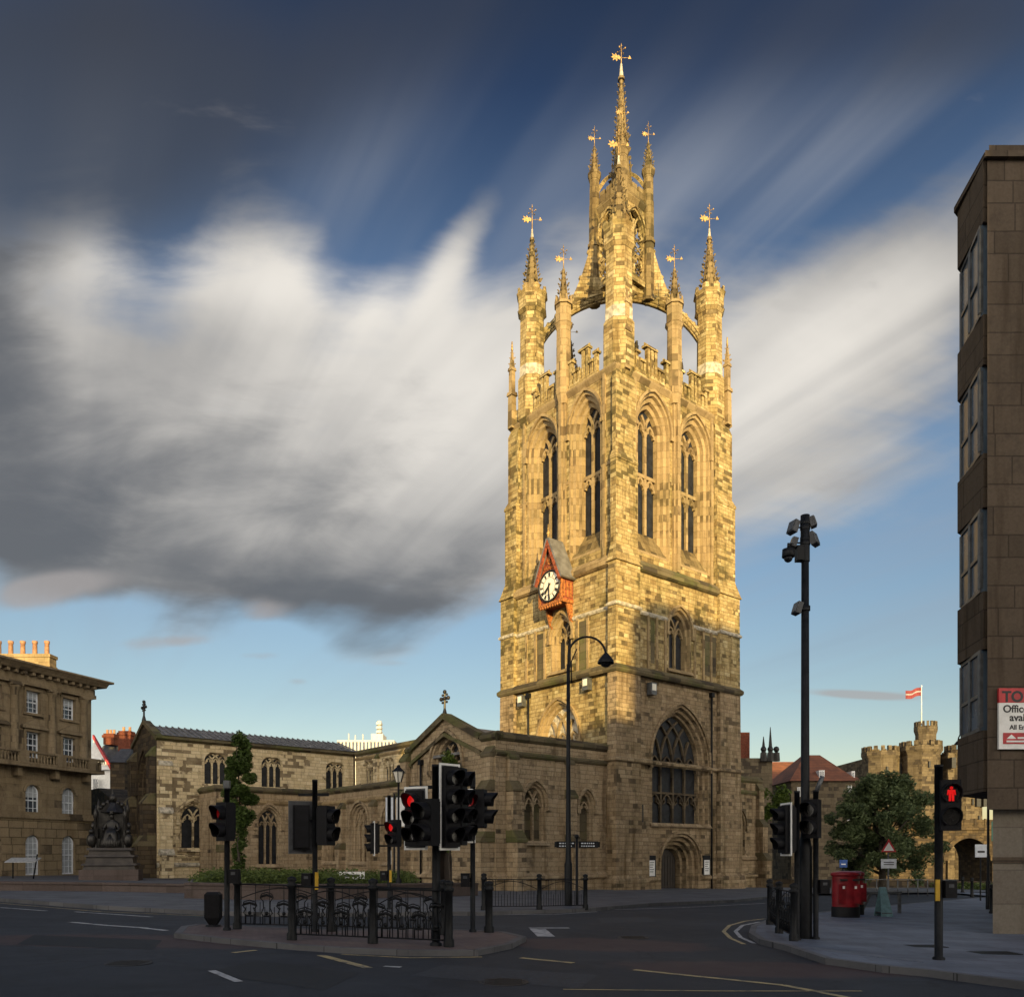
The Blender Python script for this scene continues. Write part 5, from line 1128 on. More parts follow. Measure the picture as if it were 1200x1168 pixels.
for q in [c + pitch / 2 for c in cs] + [cs[0] - pitch * .42]:      # engaged columns through two storeys
    p = HF.p(q, 0, .04)
    mb.lathe(p.x, p.y, [(.36, zb_ + 1.0), (.30, zb_ + 1.15), (.29, zb_ + 2.5), (.25, zc_ - .85), (.3, zc_ - .8), (.36, zc_ - .6), (.4, zc_ - .5)], 14)
    HF.box(mb, q - .42, q + .42, zc_ - .5, zc_ - .36, 0, .45); HF.box(mb, q - .42, q + .42, zb_ + .75, zb_ + 1.0, 0, .45)
mb.build('column', M['hall'], hall)
mb = MB(); HF.box(mb, -.12, HL, z1 - .1, z1 + .12, -.1, .14); HF.box(mb, -.1, HL, z1 + .12, z1 + .35, -.1, .07)
HF.box(mb, -.12, HL, zc_ - .36, zc_ - .1, -.1, .35)
HF.box(mb, -.1, HL, zc_ - .1, zc_ + .3, -.1, .25); mb.build('entablature', M['hall'], hall)
mb = MB(); HF.wedge(mb, -.7, HL, ze_ - .05, ze_ + .3, -.4, .7, 1.05); HB.wedge(mb, -.0, 16.5, ze_ - .05, ze_ + .3, -.4, .7, 1.05); HF.box(mb, -1.0, HL, ze_ + .3, ze_ + .42, -.4, 1.12); HB.box(mb, -1.0, 16, ze_ + .303, ze_ + .424, -.4, 1.1)
n_ = int(HL / .62)
for k in range(n_): HF.box(mb, .1 + k * .62, .33 + k * .62, ze_ - .28, ze_ - .05, -.1, .62)
mb.build('cornice', M['hall'], hall)
mb = MB(); rz_ = ze_ + .42; A_ = [HF.p(-.8, rz_, .9), HF.p(HL, rz_, .9), HF.p(HL, rz_, -16.5), HF.p(-.8, rz_, -16.5)]; B_ = [HF.p(5.5, rz_ + 1.9, -6), HF.p(HL - 5, rz_ + 1.9, -6), HF.p(HL - 5, rz_ + 1.9, -10), HF.p(5.5, rz_ + 1.9, -10)]; mb.hexa(A_, B_); mb.build('roof', M['slate'], hall)
# balcony
mb = MB(); HF.box(mb, -.25, HL, zb_ - .05, zb_ + .14, -.05, 1.0); bal = mb.build('balcony', M['hall'], hall)
mb = MB(); HF.box(mb, -.25, HL, zb_ + .14, zb_ + .24, .75, .98); HF.box(mb, -.25, HL, zb_ + .85, zb_ + 1.0, .72, 1.0); HF.box(mb, -.25, -.05, zb_ + .24, zb_ + .85, .0, .7)
for q in [c + pitch / 2 for c in cs] + [cs[0] - pitch * .42]: HF.box(mb, q - .32, q + .32, zb_ + .13, zb_ + .95, .70, 1.03); HF.box(mb, q - .16, q + .16, zb_ - .65, zb_ - .05, 0, .6)
k = 0
while k * .24 < HL:
    p = HF.p(k * .24 + .05, 0, .86); mb.lathe(p.x, p.y, [(.05, zb_ + .24), (.085, zb_ + .4), (.04, zb_ + .62), (.06, zb_ + .85)], 6); k += 1
mb.build('balustrade', M['hall'], bal)
# chimney stack with pots
c0_, c1_ = s_(56) , s_(-60); zs_ = 16.6
def chim(px0, px1, pyb, pyt, Y, pots, hpot, label, mat='trim', potmat='terracotta', parent=None):
    x0, x1 = (px0 - 600) / 970 * Y, (px1 - 600) / 970 * Y; z0, z1_ = zat(pyb, Y), zat(pyt, Y); mb = MB(); mb.box(x0, x1, Y, Y + 1.0, z0, z1_ - .25); mb.box(x0 - .08, x1 + .08, Y - .08, Y + 1.08, z1_ - .25, z1_); mb.box(x0 - .06, x1 + .06, Y - .06, Y + 1.06, z0 + (z1_ - z0) * .5, z0 + (z1_ - z0) * .5 + .12)
    ch_ = mb.build('chimney', M[mat], parent); mb = MB()
    for k in range(pots):
        x = x0 + (x1 - x0) * (k + .5) / pots; mb.lathe(x, Y + .5, [(.19, z1_ - .02), (.17, z1_ + hpot * .8), (.21, z1_ + hpot * .82), (.21, z1_ + hpot)], 10)
    mb.build('chimney_pot', M[potmat], ch_)
chim(-70, 58, 795, 766, 66, 9, 1.15, '', parent=hall)
# sign boards etc by the hall
t = thing('display_lectern', 'tilted white display board on legs beside the classical building', 'display board', at(27, 1029, .12)); mb = MB(); mb.hexa([(-.9, -.35, .95), (.9, -.35, .95), (.9, .35, 1.2), (-.9, .35, 1.2)], [(-.9, -.35, 1.0), (.9, -.35, 1.0), (.9, .35, 1.25), (-.9, .35, 1.25)]); mb.build('board', M['board'], t)
MB().tube([(-.6, 0, -.1), (-.6, 0, 1.05)], .04).tube([(.6, 0, -.1), (.8, .1, 1.45)], .04).build('leg', M['blackmetal'], t)
# red and black hoarding at the very left edge
# ---------------------------------------------------------------- monument
mp = far(131, 50); mon = thing('monument', 'dark bronze statue of a seated robed figure on a canopied throne above stepped plinth', 'monument', mp, R(18))
MB().box(-1.6, 1.6, -1.2, 1.2, -.3, .75).build('base', M['granite'], mon)
mb = MB()
for i, (w_, z0, z1_) in enumerate(((1.42, .75, 1.0), (1.5, 1.0, 1.12), (1.3, 1.12, 1.5), (1.38, 1.5, 1.62), (1.15, 1.62, 1.9), (1.25, 1.9, 2.05))): mb.frus((-w_, w_, -w_ * .75, w_ * .75), z0, (-w_ + .06, w_ - .06, -w_ * .75 + .06, w_ * .75 - .06), z1_)
mb.build('plinth', M['darkstep'], mon)
mb = MB(); mb.box(-.75, .75, .2, .75, 2.05, 4.3); mb.box(-.85, .85, -.5, .6, 2.05, 2.6)
for sx in (-1, 1):
    mb.box(sx * .8 - .1, sx * .8 + .1, -.55, .5, 2.05, 3.2); mb.lathe(sx * .8, -.5, [(.13, 2.05), (.09, 2.3), (.09, 3.8), (.15, 3.9), (.12, 4.1), (.02, 4.6)], 8); mb.lathe(sx * .8, .5, [(.13, 2.05), (.09, 2.3), (.09, 4.2), (.16, 4.3), (.12, 4.5), (.02, 5.0)], 8)
    mb.ball((sx * 1.0, -.7, 2.5), .28, 8, 6, 1.5); mb.ball((sx * 1.0, -.75, 3.0), .15, 8, 6); mb.ball((sx * .95, -.2, 3.35), .18, 8, 5, 1.3)
for i in range(9):
    a = math.pi * i / 8; mb.ball((.72 * math.cos(a), .45, 4.25 + .6 * math.sin(a)), .15, 6, 5)
mb.ball((0, .45, 5.05), .22, 8, 6, 1.3); mb.ngon(0, .45, 5.2, 5.6, .1, .02, 6)
mb.ngon(0, .5, 4.2, 4.8, .75, .3, 8); mb.build('throne', M['bronze'], mon)
def skin(name, mat, parent, verts, edges, rad, sub=2, root=0):
    me = bpy.data.meshes.new(name); me.from_pydata(verts, edges, []); o = bpy.data.objects.new(name, me); col.objects.link(o); o.parent = parent
    md = o.modifiers.new('skin', 'SKIN'); md.use_smooth_shade = True; sv_ = me.skin_vertices[0].data if me.skin_vertices else None
    if not me.skin_vertices:
        bpy.context.view_layer.objects.active = o
        bm = bmesh.new(); bm.from_mesh(me); bm.verts.layers.skin.verify(); bm.to_mesh(me); bm.free(); sv_ = me.skin_vertices[0].data
    for i, r in enumerate(rad): sv_[i].radius = r if hasattr(r, '__len__') else (r, r); sv_[i].use_root = (i == root)
    o.modifiers.new('sub', 'SUBSURF').render_levels = sub; o.modifiers['sub'].levels = sub; me.materials.append(mat); return o
fv = [(0, 0, 2.85), (0, .02, 3.15), (0, 0, 3.5), (0, -.02, 3.72), (0, -.05, 3.92), (0, -.06, 4.08), (.26, 0, 3.55), (.42, -.15, 3.2), (.36, -.45, 3.05), (-.26, 0, 3.55), (-.44, -.1, 3.2), (-.4, -.42, 3.1), (.2, -.45, 2.85), (.24, -.6, 2.3), (-.2, -.45, 2.85), (-.24, -.6, 2.3), (.25, -.72, 2.12), (-.25, -.72, 2.12)]
fe = [(0, 1), (1, 2), (2, 3), (3, 4), (4, 5), (2, 6), (6, 7), (7, 8), (2, 9), (9, 10), (10, 11), (0, 12), (12, 13), (13, 16), (0, 14), (14, 15), (15, 17)]
fr = [.36, .30, .26, .09, .15, .10, .14, .11, .08, .14, .11, .08, .24, .24, .24, .24, .14, .14]
skin('figure', M['bronze'], mon, fv, fe, fr)
mb = MB()
for k in range(11): a = -1.1 + k * .22; mb.tube([(.42 * math.sin(a), -.15 - .3 * math.cos(a), 2.95), (.52 * math.sin(a), -.3 - .42 * math.cos(a), 2.5), (.58 * math.sin(a), -.35 - .5 * math.cos(a), 2.05)], [.06, .1, .13], 6)
mb.build('robe', M['bronze'], mon)
MB().lathe(0, -.06, [(.16, 4.12), (.14, 4.2), (.17, 4.27), (.1, 4.27)], 10).build('crown', M['bronze'], mon)

# ---------------------------------------------------------------- houses behind on the left
def quadbox(name, px0, px1, pyt, Y, D, mat, parent, z0=-1.0):
    mb = MB(); mb.box((px0 - 600) / 970 * Y, (px1 - 600) / 970 * Y, Y, Y + D, z0, zat(pyt, Y)); return mb.build(name, mat, parent)
hs2 = thing('gabled_house', 'white gabled house with red trim behind the monument', 'house')
Y = 95.0; X = lambda px, Y=Y: (px - 600) / 970 * Y
quadbox('wall', 90, 158, 900, Y, 10, M['white'], hs2); quadbox('wall', 90, 158, 940, Y - .1, 9, M['concrete'], hs2, -2)
mb = MB()
for a, m_, b, za, zm in ((104, 112, 134, 902, 866), (142, 150, 162, 898, 878)):
    mb.hexa([(X(a), Y - .4, zat(za, Y)), (X(b), Y - .4, zat(za, Y)), (X(m_), Y - .4, zat(zm, Y))], [(X(a), Y - .2, zat(za, Y)), (X(b), Y - .2, zat(za, Y)), (X(m_), Y - .2, zat(zm, Y))])
mb.build('gable', M['white'], hs2)
mb = MB()
for x0, z0, x1, z1_ in ((112, 866, 134, 905), (142, 898, 150, 877), (150, 877, 162, 898)):
    a = V(X(x0), Y - .7, zat(z0, Y)); b = V(X(x1), Y - .7, zat(z1_, Y)); mb.hexa([a, b, b + V(0, .5, 0), a + V(0, .5, 0)], [a + V(0, 0, .45), b + V(0, 0, .45), b + V(0, .5, .45), a + V(0, .5, .45)])
mb.build('bargeboard', M['redpaint'], hs2)
mb = MB(); mb.hexa([(X(100), Y, zat(902, Y)), (X(156), Y, zat(902, Y)), (X(156), Y + 10, zat(902, Y)), (X(100), Y + 10, zat(902, Y))], [(X(104), Y + 3.5, zat(868, Y)), (X(150), Y + 3.5, zat(868, Y)), (X(150), Y + 6, zat(868, Y)), (X(104), Y + 6, zat(868, Y))]); mb.build('roof', M['slate'], hs2)
for a, b, c, d in ((121, 127, 897, 888), (111, 118, 926, 912), (146, 153, 908, 893)):
    mb = MB(); mb.box(X(a), X(b), Y - .55, Y - .45, zat(c, Y), zat(d, Y)); wn = mb.build('window', M['white'], hs2); mb = MB(); mb.box(X(a + 1), X(b - 3.5), Y - .58, Y - .55, zat(c - 1, Y), zat(d + 1, Y)); mb.box(X(b - 3), X(b - 1), Y - .58, Y - .55, zat(c - 1, Y), zat(d + 1, Y)); mb.build('pane', M['glass2'], wn)
def brickchim(a, b, top, bot, Y, parent, pots=3):
    mb = MB(); x0, x1 = X(a, Y), X(b, Y); zt = zat(top, Y); mb.box(x0, x1, Y, Y + 1.2, zat(bot, Y), zt - .5); mb.box(x0 - .12, x1 + .12, Y - .12, Y + 1.32, zt - .5, zt - .2); mb.box(x0, x1, Y, Y + 1.2, zt - .2, zt)
    c = mb.build('chimney', M['redbrick'], parent); mb = MB()
    for k in range(pots): mb.lathe(x0 + (x1 - x0) * (k + .5) / pots, Y + .6, [(.17, zt), (.14, zt + .45), (.18, zt + .5)], 8)
    mb.build('chimney_pot', M['terracotta'], c)
brickchim(121, 133, 859, 872, 97, hs2); brickchim(138.5, 153, 856, 905, 93, hs2, 2)
t = thing('dark_terrace', 'dark stone terrace house between the monument and the transept', 'house'); quadbox('wall', 129, 146, 893, 80, 8, M['black'], t); quadbox('wall', 100, 160, 928, 78, 8, M['black'], t)
mb = MB(); mb.hexa([(X(128, 80), 79.8, zat(893, 80)), (X(147, 80), 79.8, zat(893, 80)), (X(147, 80), 88, zat(893, 80)), (X(128, 80), 88, zat(893, 80))], [(X(130, 80), 82, zat(874, 80)), (X(144, 80), 82, zat(874, 80)), (X(144, 80), 86, zat(874, 80)), (X(130, 80), 86, zat(874, 80))]); mb.build('roof', M['slate'], t)
# white finned tower block and mast beyond the nave
t = thing('office_tower', 'distant white finned office block behind the nave roof', 'office block'); Y = 170.0; X = lambda px, Y=Y: (px - 600) / 970 * Y
mb = MB(); mb.box(X(395), X(462), Y, Y + 20, 5, zat(867, Y)); mb.box(X(432), X(446), Y + 3, Y + 8, zat(867, Y), zat(857, Y)); mb.build('wall', M['concrete'], t)
mb = MB()
for k in range(16): mb.box(X(396 + k * 4.2), X(398.2 + k * 4.2), Y - .02, Y + .1, zat(877, Y) - 8, zat(869, Y))
mb.build('window_strip', M['glass2'], t)
mb = MB(); mb.tube([(X(440), Y + 5, zat(857, Y)), (X(440), Y + 5, zat(840, Y))], .5, 6)
for px, py in ((403, 855), (411, 857), (420, 856)): mb.tube([(X(px), Y + 5, zat(867, Y)), (X(px), Y + 5, zat(py, Y))], .15, 5)
for k in range(3): mb.box(X(437), X(443), Y + 4, Y + 6, zat(855 - k * 5, Y), zat(852.5 - k * 5, Y))
mb.build('antenna', M['concrete'], t)

# ---------------------------------------------------------------- castle, bridge, red-roofed house
keep = thing('castle_keep', 'sandstone castle keep with crenellated turrets and a flag turret', 'castle'); KY = 118.0; XK = lambda px, Y=KY: (px - 600) / 970 * Y
def kturret(px0, px1, pyt, Y, z0, nm='turret', ms=6):
    cx = XK((px0 + px1) / 2, Y); r = (XK(px1, Y) - XK(px0, Y)) / 2; zt = zat(pyt, Y); mb = MB()
    n = 8; mb.ngon(cx, Y + r, z0, zt - 1.4, r * .98, r * .98, n, math.pi / 8); mb.ngon(cx, Y + r, zt - 1.9, zt - 1.3, r * .98, r * 1.12, n, math.pi / 8); mb.ngon(cx, Y + r, zt - 1.3, zt - .7, r * 1.12, r * 1.12, n, math.pi / 8)
    for k in range(n * 2):
        a = math.pi / 8 + k * math.pi / n + .12; q = lambda aa, rr, z: (cx + rr * math.cos(aa), Y + r + rr * math.sin(aa), z)
        mb.hexa([q(a - .1, r * 1.1, zt - .72), q(a + .1, r * 1.1, zt - .72), q(a + .1, r * .9, zt - .72), q(a - .1, r * .9, zt - .72)], [q(a - .1, r * 1.1, zt), q(a + .1, r * 1.1, zt), q(a + .1, r * .9, zt), q(a - .1, r * .9, zt)])
    tt = mb.build(nm, M['keep'], keep); mb = MB()
    for k in range(ms): 
        zz_ = zt - 3 - k * 2.4; mb.box(cx - .12 + (k % 2) * .9, cx + .12 + (k % 2) * .9, Y + r * .02 - .08, Y + r * .3, zz_ - .9, zz_)
    mb.build('slit', M['glass'], tt)
kturret(1021, 1059, 873, KY, -3); kturret(1068, 1111, 866.5, KY - 1, -3); kturret(1079, 1102, 844, KY + 1, 15, ms=2); kturret(1121, 1160, 871, KY - .5, -3)
mb = MB(); mb.box(XK(1030), XK(1145), KY + 2.5, KY + 18, -3, zat(884, KY)); 
for k in range(16): mb.box(XK(1030) + k * .95, XK(1030) + k * .95 + .55, KY + 2.4, KY + 2.9, zat(884, KY), zat(879, KY))
mb.box(XK(1113), XK(1121), KY + .5, KY + 4, -3, zat(881, KY)); mb.build('wall', M['keep'], keep)
mb = MB()
for px, py in ((1066, 905), (1066, 925), (1115, 900), (1136, 905), (1136, 930), (1144, 945), (1152, 945)): mb.box(XK(px) - .3, XK(px) + .3, KY - .7 if px > 1111 else KY + 2.4, KY + 2.6, zat(py, KY), zat(py, KY) + 1.5); mb.build('window', M['glass'], keep); mb = MB()
fl = thing('flagpole', 'white flagpole with a red and white flag on the castle turret', 'flagpole', (XK(1090), KY + 2.5, zat(846, KY)))
MB().tube([(0, 0, 0), (0, 0, 5.6)], [.09, .05], 8).ball((0, 0, 5.65), .12, 8, 5).build('pole', M['white'], fl)
mb = MB(); W_ = 9
def fpt(i, z, d): f = i / W_; return (-.05 - 2.3 * f, .25 * math.sin(f * 6) + d, 5.45 - z - .55 * f + .12 * math.sin(f * 7))
for i in range(W_): mb.hexa([fpt(i, 0, -.01), fpt(i + 1, 0, -.01), fpt(i + 1, 1.2, -.01), fpt(i, 1.2, -.01)], [fpt(i, 0, .01), fpt(i + 1, 0, .01), fpt(i + 1, 1.2, .01), fpt(i, 1.2, .01)])
fo = mb.build('flag', M['flagred'], fl); mb = MB()
for i in range(W_): mb.hexa([fpt(i, .48, -.03), fpt(i + 1, .48, -.03), fpt(i + 1, .66, -.03), fpt(i, .66, -.03)], [fpt(i, .48, -.018), fpt(i + 1, .48, -.018), fpt(i + 1, .66, -.018), fpt(i, .66, -.018)])
mb.build('stripe', M['board'], fo)
# viaduct arch
vi = thing('railway_bridge', 'stone railway bridge with a low arch under the castle', 'bridge'); BY = 92.0; XB = lambda px: (px - 600) / 970 * BY
BFc = Face((XB(1075), BY), (1, 0), (0, -1)); z_ = lambda py: zat(py, BY); hA = arch(XB(1108) - XB(1075), XB(1163) - XB(1075), z_(1035), z_(1008), z_(979), 10)
ol = [(-8, -4), (16, -4), (16, z_(972)), (-8, z_(972))]; mb = MB(); BFc.wall(mb, ol, [hA]); BFc.wall(mb, ol, [hA], -7); BFc.ring(mb, hA, hA, 0, -7); BFc.strip(mb, hA[2:], .5, -.02, .1); mb.build('arch_wall', M['black'], vi)
mb = MB(); BFc.box(mb, -8, 16, z_(972), z_(968), -7.2, .3); BFc.box(mb, -8, 16, z_(968), z_(960), -.2, .0)
for k in range(20): BFc.box(mb, -7.5 + k * 1.15, -7.3 + k * 1.15, z_(968), z_(959), -.1, .08)
mb.build('parapet', M['black'], vi)
t = thing('stone_terrace', 'pale stone buildings seen beyond the railway arch', 'building'); quadbox('wall', 1128, 1175, 975, 140, 8, M['cream'], t, -6)
# red-roofed house
rh = thing('red_roofed_house', 'stone house with steep hipped red tiled roof left of the castle', 'house'); RY = 84.0; XR = lambda px, Y=RY: (px - 600) / 970 * Y
mb = MB(); za_ = zat(915, RY); mb.box(XR(927), XR(1003), RY, RY + 9, -3, za_); mb.box(XR(1003), XR(1021), RY + 1.5, RY + 9, -3, za_ - .2); mb.build('wall', M['keep'], rh)
mb = MB(); zr = zat(879, RY); mb.hexa([(XR(924), RY - .4, za_), (XR(1005), RY - .4, za_), (XR(1005), RY + 9.4, za_), (XR(924), RY + 9.4, za_)], [(XR(959), RY + 4, zr), (XR(978), RY + 4, zr), (XR(978), RY + 5, zr), (XR(959), RY + 5, zr)])
mb.hexa([(XR(985), RY + 1.1, za_ - .1), (XR(1024), RY + 1.1, za_ - .1), (XR(1024), RY + 9, za_ - .1), (XR(985), RY + 9, za_ - .1)], [(XR(990), RY + 4.5, zat(893, RY)), (XR(1012), RY + 4.5, zat(899, RY)), (XR(1012), RY + 5, zat(899, RY)), (XR(990), RY + 5, zat(893, RY))]); mb.build('roof', M['tile'], rh)
for a, b, c, d, yy_ in ((960.5, 967, 911, 902, RY + .15), (1007, 1011, 909, 901, RY + 1.9)):
    mb = MB(); mb.box(XR(a), XR(b), yy_, yy_ + 2.6, zat(c, RY), zat(d, RY)); w_ = mb.build('dormer', M['white'], rh); mb = MB(); mb.box(XR(a + 1), XR(b - 1), yy_ - .04, yy_ - .01, zat(c - 1, RY), zat(d + 1.5, RY)); mb.build('pane', M['glass2'], w_)
for a, b, c, d in ((934, 939, 933, 922), (993, 998, 928, 920), (993, 998, 948, 939), (993, 998, 962, 955)):
    mb = MB(); mb.box(XR(a), XR(b), RY - .05, RY, zat(c, RY), zat(d, RY)); w_ = mb.build('window', M['white'], rh); mb = MB(); mb.box(XR(a + .7), XR(b - .7), RY - .07, RY - .052, zat(c - .7, RY), zat(d + .7, RY)); mb.build('pane', M['glass2'], w_)
r2 = thing('red_roofed_house', 'low red tiled roof seen between the tower aisle and the lamp mast', 'house'); RY2 = 98.0
mb = MB(); mb.box(XR(900, RY2), XR(945, RY2), RY2, RY2 + 9, -3, zat(915, RY2)); mb.build('wall', M['keep'], r2)
mb = MB(); a = zat(916, RY2); b = zat(888, RY2); mb.hexa([(XR(897, RY2), RY2 - .3, a), (XR(948, RY2), RY2 - .3, a), (XR(948, RY2), RY2 + 9, a), (XR(897, RY2), RY2 + 9, a)], [(XR(897, RY2), RY2 + 4, b), (XR(948, RY2), RY2 + 4, b), (XR(948, RY2), RY2 + 4.4, b), (XR(897, RY2), RY2 + 4.4, b)]); mb.build('roof', M['tile'], r2)
r3 = thing('gothic_turret_house', 'dark roofline with spiky finials right behind the tower', 'building'); RY3 = 80.0
mb = MB(); mb.box(XR(868, RY3), XR(905, RY3), RY3, RY3 + 6, -3, zat(888, RY3)); mb.build('wall', M['keep'], r3); mb = MB(); mb.box(XR(868, RY3), XR(882, RY3), RY3 + 1, RY3 + 3, zat(890, RY3), zat(856, RY3)); mb.build('chimney', M['redbrick'], r3)
mb = MB()
for px, py in ((894, 863), (902, 852), (909, 880)): x = XR(px, RY3); mb.ngon(x, RY3 - .2, zat(892, RY3), zat(882, RY3), .35, .3, 6); mb.ngon(x, RY3 - .2, zat(882, RY3), zat(py, RY3), .22, .03, 6); mb.ball((x, RY3 - .2, zat(878, RY3)), .3, 6, 4)
mb.build('finial', M['bronze'], r3)
# ---------------------------------------------------------------- office building on the right
off = thing('office_building', 'tall brown clad office building with an oriel window bay above the pavement', 'building')
OY = 20.3; OX = (1157 - 600) / 970 * OY; OF = Face((OX, OY), (1, .045), (.045, -1)); zf = lambda py: zat(py, OY)
mb = MB(); ox1, oy1 = OX + 14, OY + 12
def oprism(x0, y0, x1, y1, z0, z1_):
    q = [(x0, y0), (x0 + 14, y0), (x0 + 14, y0 + 16), (x0 + 11, y0 + 16), (x0 + 3.2, y0 + 3.2)]; mb.hexa([(a, b, z0) for a, b in q], [(a, b, z1_) for a, b in q])
oprism(OX, OY, OX + 14, OY + 16, zf(948), zf(188)); mb.build('wall', M['office'], off)
mb = MB(); oprism(OX - .12, OY - .12, OX + 14, OY + 16, zf(188), zf(181)); oprism(OX + .1, OY + .1, OX + 14, OY + 16, zf(181), zf(166)); mb.build('parapet', M['office'], off)
def pierprism(e, z0, z1_):
    q = [(OX + .28 - e, OY + .25 - e), (OX + 4.2, OY + .25 - e), (OX + 5.5, OY + 4), (OX + 3.6 - e, OY + 3.4 + e)]; m_ = MB(); m_.hexa([(a, b, z0) for a, b in q], [(a, b, z1_) for a, b in q]); return m_
pierprism(0, -1, zf(948)).build('pier', M['pier'], off)
pierprism(.03, zf(1011), zf(1004)).build('band', M['office'], off); pierprism(.05, -1, zf(1098)).build('band', M['office'], off)
mb = MB(); mb.box(OX + 4.3, OX + 14, OY + 1.5, OY + 3.9, -1, zf(948)); mb.build('shopfront', M['skyglass'], off)
# oriel: spandrels and glazed storeys along the left flank
def oriel(z0, z1_, out, mat, nm, par=None, mbx=None):
    m2 = mbx or MB(); y0, y1 = OY + .3, OY + 2.1; x = OX
    P = [(x - out * .2, OY - out + .25), (x + .38 - out * 1.2, OY + 1.8), (x + 1.6 - out, OY + 2.9), (x + 3.0, OY + 2.9), (x + 2.0, OY + .4)]
    m2.hexa([(a, b, z0) for a, b in P], [(a, b, z1_) for a, b in P])
    return m2.build(nm, M[mat], par or off) if mbx is None else None
OYB = OY + 1.3; zq = lambda py: zat(py, OYB)
segs = [(931, 863, 1), (863, 773, 0), (773, 709, 1), (709, 616, 0), (616, 556, 1), (556, 458, 0), (458, 402, 1), (402, 300, 0), (300, 232, 1)]
for a, b, solid in segs:
    if solid: oriel(zq(a), zq(b), .12, 'office', 'bay_spandrel')
    else:
        oriel(zq(a), zq(b), .02, 'skyglass', 'bay_window'); 
        mb = MB(); mz = zq(a) + (zq(b) - zq(a)) * .42
        def bar_(x0, y0, x1, y1, z0, z1_, t=.04): mb.hexa([(x0 - t, y0, z0), (x1 - t, y1, z0), (x1 + t, y1, z0), (x0 + t, y0, z0)], [(x0 - t, y0, z1_), (x1 - t, y1, z1_), (x1 + t, y1, z1_), (x0 + t, y0, z1_)])
        for z0, z1_ in ((zq(a), zq(a) + .09), (mz, mz + .09), (zq(b) - .09, zq(b))): bar_(OX - .01, OY + .25, OX + .36, OY + 1.8, z0, z1_); bar_(OX + .36, OY + 1.8, OX + 1.58, OY + 2.9, z0, z1_)
        for q in ((OX - .01, OY + .27), (OX + .17, OY + 1.03), (OX + .36, OY + 1.79)): mb.box(q[0] - .05, q[0] + .045, q[1] - .04, q[1] + .05, zq(a) + .091, zq(b) - .091)
        mb.build('window_frame', M['grey'], off)
mb = MB(); oriel(zq(232), zq(226), .2, 'office', 'bay_coping')
# letting board
lb = thing('letting_board', 'red and white letting board fixed to the office wall', 'sign', (OX, OY - .03, 0)); lx0 = (1168 - 1157) / 970 * OY
lz0, lzm, lz1 = zf(878), zf(824), zf(807)
MB().box(lx0, lx0 + 1.7, -.06, 0, lz0, lzm).build('white_panel', M['white'], lb); MB().box(lx0, lx0 + 1.7, -.065, 0, lzm + .002, lz1).build('red_panel', M['redpaint'], lb); MB().box(lx0 + .1, lx0 + 1.0, -.07, -.061, zf(872), zf(859)).build('logo_panel', M['redpaint'], lb)
def oT(x, z, y=-.066): return Matrix.Translation((x, y, z)) @ Matrix.Rotation(R(90), 4, 'X')
text_mesh('lettering', 'TO LET', .36, M['dialblack'], lb, oT(lx0 + .08, zf(822.5)), .003, .012)
text_mesh('lettering', 'Office Suites', .25, M['dialblack'], lb, oT(lx0 + .10, zf(835), -.062), .003, .006); text_mesh('lettering', 'available', .25, M['dialblack'], lb, oT(lx0 + .26, zf(845), -.062), .003, .006); text_mesh('lettering', 'All Enquiries', .16, M['dialblack'], lb, oT(lx0 + .26, zf(855), -.062), .003, .004)
MB().hexa([(lx0 + .18, -.072, zf(866)), (lx0 + .42, -.072, zf(866)), (lx0 + .30, -.072, zf(861))], [(lx0 + .18, -.076, zf(866)), (lx0 + .42, -.076, zf(866)), (lx0 + .30, -.076, zf(861))]).box(lx0 + .45, lx0 + .9, -.074, -.071, zf(866), zf(864)).box(lx0 + .18, lx0 + .9, -.074, -.071, zf(870), zf(868)).build('logo', M['white'], lb)

